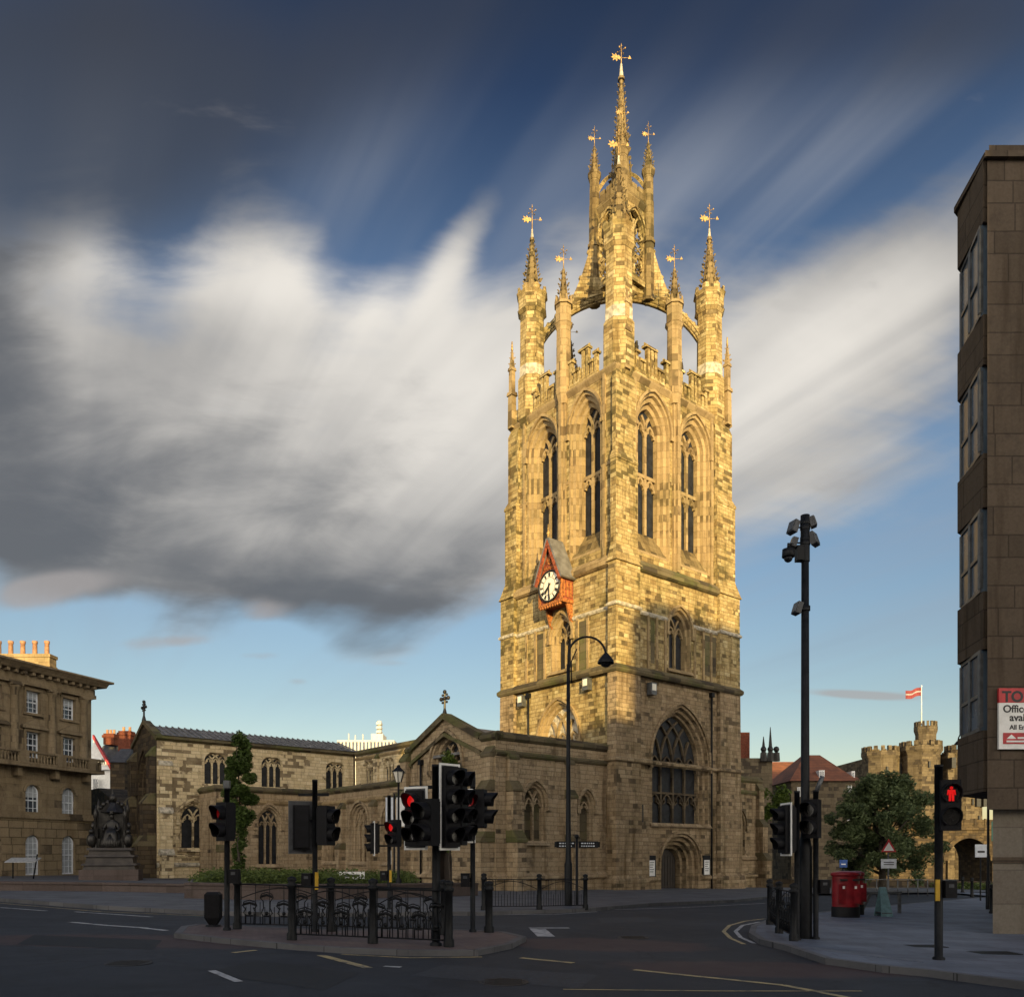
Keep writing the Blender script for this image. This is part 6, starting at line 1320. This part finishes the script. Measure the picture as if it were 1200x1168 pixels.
# ---------------------------------------------------------------- traffic signals
def head(parent, n, lit=(), yaw=0.0, pos=(0, 0, 0), board=None, man=None, vis=.2, offz=0.0, dim=(), sp=.29, border=True):
    """signal head facing -y before yaw; pos = bottom centre of the housing"""
    H_ = sp * n + .08; W_ = .17; Mx = Matrix.Translation(pos) @ Matrix.Rotation(yaw, 4, 'Z')
    mb = MB(); mb.box(-W_, W_, -.10, .12, 0, H_); mb.box(-W_ + .03, W_ - .03, .12, .17, .04, H_ - .04)
    for i in range(1, n): mb.box(-W_ - .004, W_ + .004, -.104, .124, .04 + sp * i - .012, .04 + sp * i + .012)
    mb.xf(Mx); h = mb.build('signal_head', M['signal'], parent)
    if board:
        b = MB(); e = board; b.box(-W_ - e, W_ + e, .0, .012, -e, H_ + e); b.xf(Mx); b.build('backing_board', M['signal_grey'], h)
        b = MB(); t = .035 if border else .012
        for x0, x1, z0, z1_ in ((-W_ - e - .004, W_ + e + .004, -e - .004, -e + t), (-W_ - e - .004, W_ + e + .004, H_ + e - t, H_ + e + .004), (-W_ - e - .004, -W_ - e + t, -e + t, H_ + e - t), (W_ + e - t, W_ + e + .004, -e + t, H_ + e - t)): b.box(x0, x1, -.006, .016, z0, z1_)
        b.xf(Mx); b.build('white_border', M['white' if border else 'grey'], h)
    for i in range(n):
        zc = .04 + sp * (n - 1 - i) + sp / 2; c = Vector((0, -.10, zc)); r = sp * .40
        b = MB(); k = 14      # hood: tube open below
        for j in range(k):
            a0 = math.radians(-60 + 300 * j / k); a1 = math.radians(-60 + 300 * (j + 1) / k)
            P = lambda a, rr, yy: (rr * math.sin(a - math.radians(90)) if False else rr * math.cos(a), yy, zc + rr * math.sin(a))
            ln0 = vis * (.55 + .45 * max(0, math.sin(a0))); ln1 = vis * (.55 + .45 * max(0, math.sin(a1)))
            b.hexa([P(a0, r, -.1), P(a1, r, -.1), P(a1, r + .012, -.1), P(a0, r + .012, -.1)], [P(a0, r, -.1 - ln0), P(a1, r, -.1 - ln1), P(a1, r + .012, -.1 - ln1), P(a0, r + .012, -.1 - ln0)])
        b.xf(Mx); b.build('visor', M['signal'], h)
        b = MB().disc((0, -.108, zc), (0, -1, 0), r * .94, 20)
        b.add([(r * .94 * math.cos(t * .314), -.108, zc + r * .94 * math.sin(t * .314)) for t in range(20)] + [(r * .94 * math.cos(t * .314), -.101, zc + r * .94 * math.sin(t * .314)) for t in range(20)], [(t, (t + 1) % 20, 20 + (t + 1) % 20, 20 + t) for t in range(20)])
        b.xf(Mx); ln = b.build('lens', M['lens_red'] if (i in lit and not man) else M['lens_dim'] if i in dim else M['lens'], h)
        if man and i in lit:
            b = MB(); s = r / .115; y0, y1 = -.118, -.109
            b.lathe(0, 0, [(.001, 0)], 3) if False else None
            cc = [(.020 * s * math.cos(t * .628), .020 * s * math.sin(t * .628) + .068 * s) for t in range(10)]
            def ext(pl): b.hexa([(p, y0, zc + q) for p, q in pl], [(p, y1, zc + q) for p, q in pl])
            ext(cc); ext([(-.030 * s, .0), (.030 * s, .0), (.042 * s, .045 * s), (-.042 * s, .045 * s)])
            ext([(-.052 * s, -.02 * s), (-.038 * s, -.02 * s), (-.031 * s, .045 * s), (-.045 * s, .045 * s)]); ext([(.052 * s, -.02 * s), (.038 * s, -.02 * s), (.031 * s, .045 * s), (.045 * s, .045 * s)])
            ext([(-.032 * s, -.095 * s), (-.006 * s, -.095 * s), (-.002 * s, -.001), (-.030 * s, -.001)]); ext([(.032 * s, -.095 * s), (.006 * s, -.095 * s), (.002 * s, -.001), (.030 * s, -.001)])
            b.xf(Mx); b.build('red_man', M['lens_red'], ln)
    return h
def signal(px, py, h, label, r=.057, top=None, base_h=.11):
    p = at(px, py, base_h); t = thing('traffic_signal', label, 'traffic light', p, 0, 'traffic signals at the junction')
    MB().lathe(0, 0, [(r * 1.5, -.05), (r * 1.5, .04), (r, .06), (r, h), (r * 1.05, h), (r * 1.05, h + .05)], 14).build('pole', M['blackmetal'], t)
    return t, p
def pushbox(t, z, side=1, yel=True):
    b = MB().box(side * .165 - .10, side * .165 + .10, -.11, .09, z, z + .30); b.box(side * .07 - .03, side * .07 + .03, -.03, .03, z + .1, z + .2); o = b.build('push_button_box', M['signal'], t)
    MB().box(side * .165 - .045, side * .165 + .045, -.117, -.111, z + .18, z + .24).build('panel', M['signal_grey'], o)
    if yel: MB().box(-side * .055 - .035, -side * .055 + .035, -.085, -.05, z - .05, z + .32).build('yellow_strip', M['yellow'], o)
def ppx(px, p): return (px - 600) / 970 * p.y - p.x      # local x of a photo column at that depth
def pz(py, p): return zat(py, p.y) - p.z
# A: far left pole on the island
t, p = signal(266, 1089, 3.0, 'two lamp traffic signal with red light on the left end of the island'); t['label'] = 'slim signal pole with two lamp head lit red beside the left railing post'
head(t, 2, (), R(-35), (ppx(264, p), -.02, pz(985, p)), dim=(0,), sp=.37, vis=.26); MB().box(-.06, .06, -.06, .06, 3.04, 3.2).build('cap', M['grey'], t); pushbox(t, 1.0, 1, False)
# B: back to back heads
t, p = signal(369, 1091, 3.2, 'signal pole with a grey backed head and a side-on black head above the railings')
head(t, 3, (), R(200), (ppx(352, p), .05, pz(995, p)), .09, sp=.29, border=False); head(t, 2, (), R(70), (ppx(383, p), 0, pz(990, p)), None, sp=.38); MB().box(-.35, .3, -.02, .02, 2.4, 2.46).box(-.35, .3, -.02, .02, 2.9, 2.96).build('bracket', M['blackmetal'], t); pushbox(t, .95, -1, True)
# C: across the road, red head right and a side-on head left
t, p = signal(456, 1065, 3.5, 'far signal pole by the planting with a red lit head and side-on head', base_h=.12)
head(t, 2, (0,), R(-32), (ppx(463, p), -.12, pz(992, p)), None, sp=.38, vis=.3); head(t, 3, (), R(-75), (ppx(438, p), 0, pz(1000, p)), .06, sp=.29); MB().box(-.5, .2, -.02, .02, 1.95, 2.0).box(-.5, .2, -.02, .02, 2.6, 2.65).build('bracket', M['blackmetal'], t); pushbox(t, .9, -1, True)
# D: the big cluster
t, p = signal(511, 1107, 3.3, 'stout signal pole on the island front carrying the big cluster of white edged heads', .075)
head(t, 3, (0,), R(-24), (ppx(489, p), -.25, pz(991, p)), .07, sp=.31, vis=.3)
head(t, 2, (), R(-38), (ppx(505, p) , -.5, pz(991, p)), None, sp=.38, vis=.28)
head(t, 4, (), R(42), (ppx(528, p), -.2, pz(992, p)), .06, sp=.345, vis=.26); head(t, 4, (), R(75), (ppx(538, p), .12, pz(990, p)), None, sp=.34, vis=.2)
MB().box(-.5, .5, -.03, .03, 2.0, 2.06).box(-.5, .5, -.03, .03, 2.9, 2.96).build('bracket', M['blackmetal'], t)
# E: behind the cluster
t, p = signal(554, 1091, 3.2, 'thin signal pole just right of the big cluster, its dim red head beside another')
head(t, 3, (), R(35), (ppx(547, p), -.15, pz(984, p)), .06, dim=(0,), sp=.33, vis=.24); head(t, 2, (), R(80), (ppx(564, p), 0, pz(969, p)), None, sp=.38, vis=.28); pushbox(t, 1.0, -1, False); MB().box(-.25, .3, -.02, .02, 2.3, 2.36).box(-.06, .06, -.06, .06, 3.24, 3.5).build('bracket', M['blackmetal'], t)
# F, G: right kerb
t, p = signal(934, 1101, 3.15, 'slim signal pole at the right kerb with a three lamp head turned left'); head(t, 3, (), R(-80), (ppx(921, p), 0, pz(999, p)), .06, sp=.31, vis=.26); MB().box(-.3, 0, -.02, .02, 2.3, 2.35).build('bracket', M['blackmetal'], t)
t, p = signal(956, 1100, 3.2, 'signal pole right of the lamp mast with a two lamp head turned towards the road'); head(t, 2, (), R(-42), (ppx(949, p), -.1, pz(982, p)), None, sp=.38, vis=.28); pushbox(t, 1.0, 1, False)
mb = MB(); mb.tube([(0, 0, 3.2), (.14, -.02, 3.55)], .05, 8); mb.build('cap', M['grey'], t)
# H: red man
t, p = signal(1100, 1124, 3.35, 'pedestrian signal pole with a glowing red man on the right pavement', .068)
head(t, 2, (0,), R(-6), (ppx(1110, p), -.05, pz(973, p)), None, man=True, sp=.40, vis=.12); pushbox(t, 1.08, 1, True)
# sign plate and more
# ---------------------------------------------------------------- tall mast with floodlights and camera
p = at(943.5, 1099, .11); t = thing('lighting_mast', 'tall black mast topped with four floodlights and a dome camera', 'mast', p); MH = zat(605, p.y) - p.z
MB().lathe(0, 0, [(.15, -.05), (.15, 2.0), (.13, 2.05), (.095, 2.3), (.078, MH), (.095, MH), (.095, MH - .35)][:5], 16).lathe(0, 0, [(.098, MH - 1.0), (.098, MH + .02)], 16).build('pole', M['blackmetal'], t)
def mz(py): return zat(py, p.y) - p.z
for px, py, yw, s_ in ((930, 618, -70, .8), (951.5, 612, 70, .65), (931, 636, -95, .6), (953, 632, 50, .85), (935, 713, -80, .75)):
    x = ppx(px, p); Mx = Matrix.Translation((x, 0, mz(py))) @ Matrix.Rotation(R(yw), 4, 'Z') @ Matrix.Rotation(R(-18), 4, 'X')
    b = MB().box(-.15 * s_, .15 * s_, -.07, .05, -.17 * s_, .17 * s_); b.xf(Mx); f = b.build('floodlight', M['signal_grey'], t); b = MB().box(-.12 * s_, .12 * s_, -.085, -.071, -.14 * s_, .14 * s_); b.xf(Mx); b.build('lens', M['grey'], f)
    MB().tube([(x, 0, mz(py)), (0, 0, mz(py))], .018, 6).lathe(0, 0, [(.11, mz(py) - .05), (.11, mz(py) + .05)], 12).build('bracket', M['blackmetal'], t)
x = ppx(922, p); z = mz(652); c_ = MB().lathe(x, -.1, [(.02, z + .15), (.13, z + .12), (.14, z - .04), (.12, z - .06)], 12).build('camera', M['blackmetal'], t); MB().ball((x, -.1, z - .07), .095, 12, 8).build('dome', M['glass'], c_)
MB().tube([(x, -.1, z + .15), (x, -.1, z + .24), (x + .15, -.05, z + .25), (0, 0, z + .02)], .03, 6).box(-.2, -.05, -.1, .1, z - .1, z + .22).build('camera_arm', M['blackmetal'], t)

# ---------------------------------------------------------------- lamp column with swan neck
p = at(666, 1061, .12); t = thing('street_lamp', 'tall black swan neck street lamp before the aisle wall', 'street lamp', p); zz = lambda py: zat(py, p.y) - p.z; xx = lambda px: ppx(px, p)
MB().lathe(0, 0, [(.14, -.05), (.14, 1.5), (.10, 1.6), (.075, 5), (.06, zz(778))], 14).build('pole', M['blackmetal'], t)
pts = [(0, 0, zz(790)), (0, 0, zz(770))] + [(xx(688) - (xx(688)) * math.cos(a), 0, zz(768) + (zz(746) - zz(768)) * math.sin(a)) for a in [i * math.pi / 14 for i in range(15)]]
mb = MB().tube(pts, .04, 8); mb.tube([(.11, 0, zz(800)), (.11, 0, zz(775)), (xx(676), 0, zz(760))], .025, 6); mb.build('swan_neck', M['blackmetal'], t)
lx, lz = pts[-1][0], pts[-1][2]; MB().lathe(lx, 0, [(.30, lz - .28), (.28, lz - .18), (.16, lz - .02), (.05, lz + .1)], 16).build('lamp_shade', M['blackmetal'], t); MB().ball((lx, 0, lz - .28), .2, 12, 8, .7).build('bulb', M['glass'], t)
# fingerpost
p = at(676, 1060, .12); t = thing('fingerpost', 'black pedestrian fingerpost with two pointing arms beside the swan neck lamp', 'signpost', p); zz = lambda py: zat(py, p.y) - p.z
MB().lathe(0, 0, [(.05, -.05), (.045, zz(982))], 10).ball((0, 0, zz(980)), .08, 10, 6).build('pole', M['blackmetal'], t)
for x0, x1, z0 in ((-.75, -.06, zz(993)), (.06, .78, zz(993))):
    b = MB().box(x0, x1, -.02, .02, z0, z0 + .24); b.ngon(x0 if x0 < 0 else x1, 0, z0 + .02, z0 + .22, .08, .08, 6); f = b.build('finger', M['blackmetal'], t)
    b = MB()
    for r_ in range(2):
        xq = x0 + .1
        while xq < x1 - .12: wq = random.uniform(.03, .09); b.box(xq, xq + wq, -.026, -.021, z0 + .045 + r_ * .1, z0 + .085 + r_ * .1); xq += wq + .03
    b.build('lettering', M['dimwhite'], f)
# heritage lantern
p = at(467, 1050, .12); t = thing('lantern_post', 'old style black lantern on a slender post left of the chapel', 'street lamp', p); zz = lambda py: zat(py, p.y) - p.z
MB().lathe(0, 0, [(.12, -.05), (.12, .7), (.06, .8), (.04, zz(917))], 10).tube([(-.35, 0, zz(925)), (.35, 0, zz(925))], .02, 6).build('pole', M['blackmetal'], t)
MB().ngon(0, 0, zz(916), zz(904), .12, .24, 6, cap=True).build('lantern', M['dial'], t)
mb = MB().ngon(0, 0, zz(904), zz(899), .30, .10, 6); mb.ball((0, 0, zz(898)), .08, 8, 5)
for k in range(6): a = k * math.pi / 3 + math.pi / 6; mb.tube([(.125 * math.cos(a), .125 * math.sin(a), zz(916)), (.25 * math.cos(a), .25 * math.sin(a), zz(904))], .018, 5)
mb.build('cage', M['blackmetal'], t)
# banners
p = at(462, 1046, .12); t = thing('banner_stand', 'pair of pale hanging banners on a post beside the lantern', 'banner', p); zz = lambda py: zat(py, p.y) - p.z
MB().lathe(0, 0, [(.05, -.05), (.04, zz(930))], 8).tube([(-.5, 0, zz(933)), (.55, 0, zz(933))], .02, 6).build('pole', M['blackmetal'], t)
b1 = MB().box(-.40, -.05, -.012, .0, zz(968), zz(934)).build('banner', M['dimwhite'], t); MB().box(-.30, -.15, -.018, -.013, zz(966), zz(950)).box(-.27, -.18, -.018, -.013, zz(950), zz(938)).build('print', M['blue'], b1); MB().box(.1, .45, -.012, 0, zz(968), zz(934)).build('banner', M['white'], t)
# small white notice on legs in the planting
p = at(407, 1046, .12); p.y += .9; t = thing('street_name_plate', 'low white name plate on short legs in front of the planting', 'sign', p); zz = lambda py: zat(py, p.y) - p.z
MB().box(-.62, .62, -.03, 0, zz(1030), zz(1021)).build('plate', M['white'], t); MB().box(-.4, .4, -.036, -.031, zz(1027), zz(1024)).build('lettering', M['grey'], t); MB().box(-.5, -.44, 0, .05, -.1, zz(1025)).box(.44, .5, 0, .05, -.1, zz(1025)).build('leg', M['grey'], t)
# notice by the chapel
p = on_face(AN, 9.9, 0, .7); p.z = G(p.x, p.y); t = thing('notice_board', 'dark church notice board with white sheet left of the chapel door', 'notice board', p, CH_ANG - math.pi / 2, 'notice boards by the chapel')
MB().box(-.4, .4, -.05, .05, 1.1, 2.5).box(-.35, -.28, 0, .06, -.1, 1.1).box(.28, .35, 0, .06, -.1, 1.1).build('frame', M['blackmetal'], t); MB().box(-.28, .28, -.06, -.051, 1.35, 2.2).build('poster', M['white'], t)

# ---------------------------------------------------------------- railings
def post(mb, x, y, z0, h, r=.075):
    mb.lathe(x, y, [(r * 1.35, z0 - .05), (r * 1.35, z0 + .12), (r, z0 + .16), (r * .92, z0 + h - .2), (r * 1.25, z0 + h - .18), (r * 1.3, z0 + h - .12), (r * .8, z0 + h - .1), (r * 1.25, z0 + h - .05), (r * 1.1, z0 + h), (.01, z0 + h + .03)], 10)
def panel(mb, A, B, hA, ornate=True):
    """A, B ground points"""
    d = (B - A); L = d.length; n = d.normalized()
    def P(s, z): q = A + n * s; return (q.x, q.y, q.z + z)
    top = hA - .17; e = .09
    mb.tube([P(e, .12), P(L - e, .12)], .016, 6); mb.tube([P(e, top), P(L - e, top)], .018, 6)
    mb.tube([P(e + (L - 2 * e) * i / 14, top - .30 + .24 * math.sin(math.pi * i / 14)) for i in range(15)], .012, 5)
    k = max(3, round(L / .115)); st = (L - 2 * e) / k
    for i in range(k + 1):
        s = e + st * i; hh = top if i % 3 == 0 else top - .38 - .1 * (i % 2); mb.tube([P(s, .12), P(s, hh)], .0095, 5)
    if ornate:
        m = max(2, round(L / .42)); w = (L - 2 * e) / m
        for i in range(m):
            c = e + w * (i + .5); big = i % 2 == 1; H_ = .78 if big else .60; hw = w * (.38 if big else .42)
            # pew shaped loop: feet, waist, swelling head
            pr = [(-.6, .12), (-.62, .32), (-.85, .36), (-.5, .48), (-.55, H_ - .16), (-1.0, H_ - .08), (-.8, H_), (0, H_ + .04), (.8, H_), (1.0, H_ - .08), (.55, H_ - .16), (.5, .48), (.85, .36), (.62, .32), (.6, .12)]
            mb.tube([P(c + a * hw, z) for a, z in pr], .013, 5)
            mb.tube([P(c - hw * .9, H_ - .06), P(c, H_ - .02), P(c + hw * .9, H_ - .06)], .028, 5)
            mb.tube([P(c - hw * .45, .3), P(c + hw * .45, .3)], .02, 5); mb.ball(P(c, .36), .045, 6, 4)
def railing(pts, label, h=1.18, ornate=True, hb=.1, r=.075, group=None):
    W = [at(*q, hb) if len(q) == 2 else Vector(q) for q in pts]; t = thing('railing', label, 'railing', W[0], 0, group)
    for q in W: m_ = MB(); l = q - W[0]; post(m_, l.x, l.y, l.z, h, r); m_.build('post', M['blackmetal'], t)
    for a, b in zip(W, W[1:]): m_ = MB(); panel(m_, a - W[0], b - W[0], h, ornate); m_.build('panel', M['blackmetal'], t)
    return t
gI = 'ornamental railings round the junction'
railing([(342, 1101), (437, 1105), (526, 1109)], 'front black ornamental railing of the island with two chair patterned panels', 1.2, group=gI)
railing([(278, 1088), (388, 1091), (520, 1095)], 'rear black ornamental railing of the island seen behind the front one', 1.15, group=gI)
railing([(567, 1066), (632, 1065.5), (686, 1064)], 'black railing along the church pavement behind the lone bollard', 1.15, False, .12, group=gI)
railing([(902, 1083), (913, 1093), (930, 1102)], 'short black ornamental railing at the right kerb beside the mast', 1.2, hb=.11, group=gI)
p = at(573, 1092, .10); t = MB(); post(t, 0, 0, 0, 1.12, .085); o = t.build('bollard', M['blackmetal']); o.location = p; tag(o, 'lone black cast bollard at the right end of the island', 'bollard')
# keep-left bollard seen from behind
p = at(250, 1085, .10); t = thing('island_marker', 'squat black plastic island marker with tapered foot at the left island tip', 'traffic bollard', p); s_ = .17
MB().hexa([(-.06, -.05, 0), (.06, -.05, 0), (.06, .05, 0), (-.06, .05, 0)], [(-s_, -.1, .2), (s_, -.1, .2), (s_, .1, .2), (-s_, .1, .2)]).hexa([(-s_, -.1, .2), (s_, -.1, .2), (s_, .1, .2), (-s_, .1, .2)], [(-s_, -.11, .72), (s_, -.11, .72), (s_, .11, .72), (-s_, .11, .72)]).hexa([(-s_, -.11, .72), (s_, -.11, .72), (s_, .11, .72), (-s_, .11, .72)], [(-s_ + .05, -.07, .78), (s_ - .05, -.07, .78), (s_ - .05, .07, .78), (-s_ + .05, .07, .78)]).build('body', M['signal'], t)
MB().ngon(0, 0, -.03, .04, .2, .16, 12).build('foot', M['blackmetal'], t)

# ---------------------------------------------------------------- post boxes, stands, boards
def pbox(px, py, wpx, hpx, label, rz=0.0):
    p = at(px, py, .11); k = p.y / 970; r = wpx * k / 2; h = hpx * k; t = thing('post_box', label, 'post box', p, rz, 'red pillar boxes')
    def ov(mb, prof, n=28):
        s0 = len(mb.v); mb.lathe(0, 0, prof, n)
        for i in range(s0, len(mb.v)): mb.v[i].y *= .8
    m_ = MB(); ov(m_, [(r * .98, -.05), (r * .98, h * .22), (r * .95, h * .23)]); m_.build('plinth', M['signal'], t)
    m_ = MB(); ov(m_, [(r * .94, h * .2), (r * .94, h * .88), (r * .94, h * .89)]); m_.build('body', M['postred'], t)
    m_ = MB(); ov(m_, [(r * .95, h * .885), (r * 1.04, h * .90), (r * 1.05, h * .94), (r * .98, h * .965), (r * .5, h * .995), (.01, h)]); m_.build('cap', M['postred'], t)
    for sx in (-.42, .42):
        m_ = MB(); y = -r * .8 * math.sqrt(1 - sx * sx) * .94; m_.box(sx * r - .11, sx * r + .11, y - .035, y + .02, h * .79, h * .83); m_.build('slot', M['dialblack'], t)
        m_ = MB(); m_.box(sx * r - .16, sx * r + .16, y - .015, y + .02, h * .3, h * .72); dd = m_.build('door', M['postred'], t); m_ = MB(); m_.box(sx * r - .035, sx * r + .035, y - .02, y - .0151, h * .62, h * .68); m_.build('collection_plate', M['white'], dd)
pbox(1003, 1071, 19, 51, 'red pillar box standing behind and right of the nearer one'); pbox(991, 1074, 33, 54, 'nearer wide red pillar box on the right pavement')
p = at(1034, 1071, .11); t = thing('bench_rail', 'low grey rail on two legs behind the teal board', 'rail', at(1034, 1069, .11)); k = t.location.y / 970; zz = lambda py: (1069 - py) * k
MB().box(-23 * k, 22 * k, -.05, .05, zz(1047), zz(1044)).build('rail', M['grey'], t)
for x, lean in ((-14, -.35), (20, 0)): MB().hexa([(x * k - .05 + lean, -.04, -.02), (x * k + .05 + lean, -.04, -.02), (x * k + .05 + lean, .04, -.02), (x * k - .05 + lean, .04, -.02)], [(x * k - .05, -.04, zz(1047)), (x * k + .05, -.04, zz(1047)), (x * k + .05, .04, zz(1047)), (x * k - .05, .04, zz(1047))]).build('leg', M['grey'], t)
t = thing('pavement_sign', 'pale teal folding pavement sign leaning in front of the grey rail', 'sign board', at(1035.5, 1073, .11)); k = t.location.y / 970
MB().hexa([(-7 * k, -.28, 0), (7 * k, -.28, 0), (7 * k, -.25, 0), (-7 * k, -.25, 0)], [(-4 * k, .02, 34 * k), (3 * k, .02, 34 * k), (3 * k, .05, 34 * k), (-4 * k, .05, 34 * k)]).hexa([(-7 * k, .3, 0), (7 * k, .3, 0), (7 * k, .27, 0), (-7 * k, .27, 0)], [(-4 * k, .055, 34 * k), (3 * k, .055, 34 * k), (3 * k, .08, 34 * k), (-4 * k, .08, 34 * k)]).build('board', M['teal'], t)
MB().box(-6 * k, 6 * k, -.25, .27, .1, .13).build('brace', M['grey'], t)
# warning sign and plate
p = at(1041, 1046, .0); p = far(1041, 38); t = thing('warning_sign', 'triangular road warning sign over a small plate in front of the tree', 'road sign', p); zz = lambda py: zat(py, p.y) - p.z; k = p.y / 970
MB().lathe(0, 0, [(.04, -.05), (.035, zz(990))], 8).build('pole', M['grey'], t)
tri = lambda s, y: [(-s, y, zz(998) + (.0 if s > .35 else .06)), (s, y, zz(998) + (.0 if s > .35 else .06)), (0, y, zz(998) + (s * 1.72) * 1.0 + (.0 if s > .35 else .03))]
f = MB().hexa(tri(9 * k, -.05), tri(9 * k, -.03)).build('triangle', M['redpaint'], t); MB().hexa(tri(6.2 * k, -.06), tri(6.2 * k, -.051)).build('face', M['white'], f)
MB().box(-9 * k, 9 * k, -.05, -.03, zz(1017), zz(1006)).build('plate', M['dimwhite'], t); MB().box(-6 * k, 6 * k, -.054, -.051, zz(1013), zz(1012)).box(-6 * k, 6 * k, -.054, -.051, zz(1010.5), zz(1009.5)).build('lettering', M['dialblack'], t)
def smallsign(px, Y, py0, py1, wpx, mat, label, name='road_sign', pole_top=None, txt=True, gz=None):
    p = far(px, Y); t = thing(name, label, 'road sign', p); zz = lambda py: zat(py, p.y) - p.z; k = p.y / 970
    MB().lathe(0, 0, [(.04, -.05), (.035, zz(pole_top or py0))], 8).build('pole', M['blackmetal'], t)
    b = MB().box(-wpx / 2 * k, wpx / 2 * k, -.06, -.04, zz(py1), zz(py0)).build('plate', M[mat], t)
    if txt: MB().box(-wpx * .3 * k, wpx * .3 * k, -.064, -.061, zz(py1) + .35 * (zz(py0) - zz(py1)), zz(py1) + .5 * (zz(py0) - zz(py1))).build('symbol', M['white' if mat != 'dimwhite' else 'dialblack'], b)
    return t
smallsign(988, 50, 1007, 1016, 9, 'blue', 'small blue road sign left of the broad tree')
smallsign(1149, 42, 989, 1004, 14, 'dimwhite', 'white plate on a slim pole in front of the railway arch')
smallsign(1166, 60, 962, 985, 9, 'green', 'green direction sign beside the office pier beyond the kerb', txt=True)
# short posts and far street lamp at the right
p = far(1158, 33); t = thing('street_lamp', 'slender far street lamp with curved neck beside the office bay', 'street lamp', p); zz = lambda py: zat(py, p.y) - p.z
MB().lathe(0, 0, [(.09, -.05), (.09, 1.2), (.05, 1.3), (.04, zz(868))], 10).build('pole', M['blackmetal'], t)
MB().tube([(-.6 + .6 * math.cos(i * math.pi / 12), 0, zz(868) + .5 * math.sin(i * math.pi / 12)) for i in range(13)], .025, 6).lathe(-1.2, 0, [(.16, zz(868) - .14), (.05, zz(868))], 10).build('swan_neck', M['blackmetal'], t)
rnd = random.Random(4)
for i, (px, Y) in enumerate(((1128, 56), (1139, 50), (1163, 30), (1170, 29))):
    p = far(px, Y, .05); o = MB(); post(o, 0, 0, 0, 1.1, .09); o = o.build('bollard', M['blackmetal']); o.location = p; tag(o, ['short dark bollard before the railway bridge, farthest left', 'short dark bollard before the railway bridge, nearer the white plate sign', 'dark bollard just left of the office pier', 'dark bollard partly behind the office pier'][i], 'bollard', 'bollards on the right pavement')
# guard rail before the castle
t = thing('guard_rail', 'long grey guard rail along the road below the castle tree', 'railing', far(1050, 48)); mb = MB()
P0 = far(975, 46) - t.location; P1 = far(1120, 52) - t.location
for i in range(13): q = P0.lerp(P1, i / 12); mb.tube([q, q + V(0, 0, 1.0)], .03, 6)
for h_ in (.5, 1.0): mb.tube([P0 + V(0, 0, h_), P1 + V(0, 0, h_)], .03, 6)
mb.build('bars', M['grey'], t)
# low stone wall beyond the road, right
lw = MB(); a, b = far(900, 60), far(1180, 70); lw.hexa([a + V(0, 0, -1), b + V(0, 0, -1), b + V(0, .4, -1), a + V(0, .4, -1)], [a + V(0, 0, .7), b + V(0, 0, .7), b + V(0, .4, .7), a + V(0, .4, .7)]); tag(lw.build('roadside_wall', M['black']), 'low dark stone wall along the far side of the road below the castle', 'wall')

# ---------------------------------------------------------------- unseen blocks added behind the viewer to cast the evening shade
for i, (x0, x1, zt, lab) in enumerate(((-60, 7.4, 26.3, 'long unseen stone block added behind the viewpoint to shade the left side'), (7.6, 22.8, 20.0, 'lower unseen stone block added behind the viewpoint to shade the tower foot'), (23.0, 60, 27.9, 'taller unseen stone block added behind the viewpoint to shade the right side'))):
    t = thing('shade_block', lab, 'building', (0, -42, 0)); mb = MB(); mb.box(x0, x1, -14, 0, -1, zt - 1.2); mb.build('wall', M['hall'], t)
    mb = MB(); mb.box(x0 - .08, x1 + .08, -14.2, .35, zt - 1.2, zt - .7); mb.box(x0 - .02, x1 + .02, -14, .05, zt - .7, zt); mb.build('cornice', M['trim'], t); mb = MB()
    x = x0 + 1.5
    while x < x1 - 2:
        for z in range(int(zt // 4)): mb.box(x, x + 1.3, -.05, .04, .6 + z * 4, 2.9 + z * 4)
        x += 3.2
    mb.build('window', M['glass2'], t)
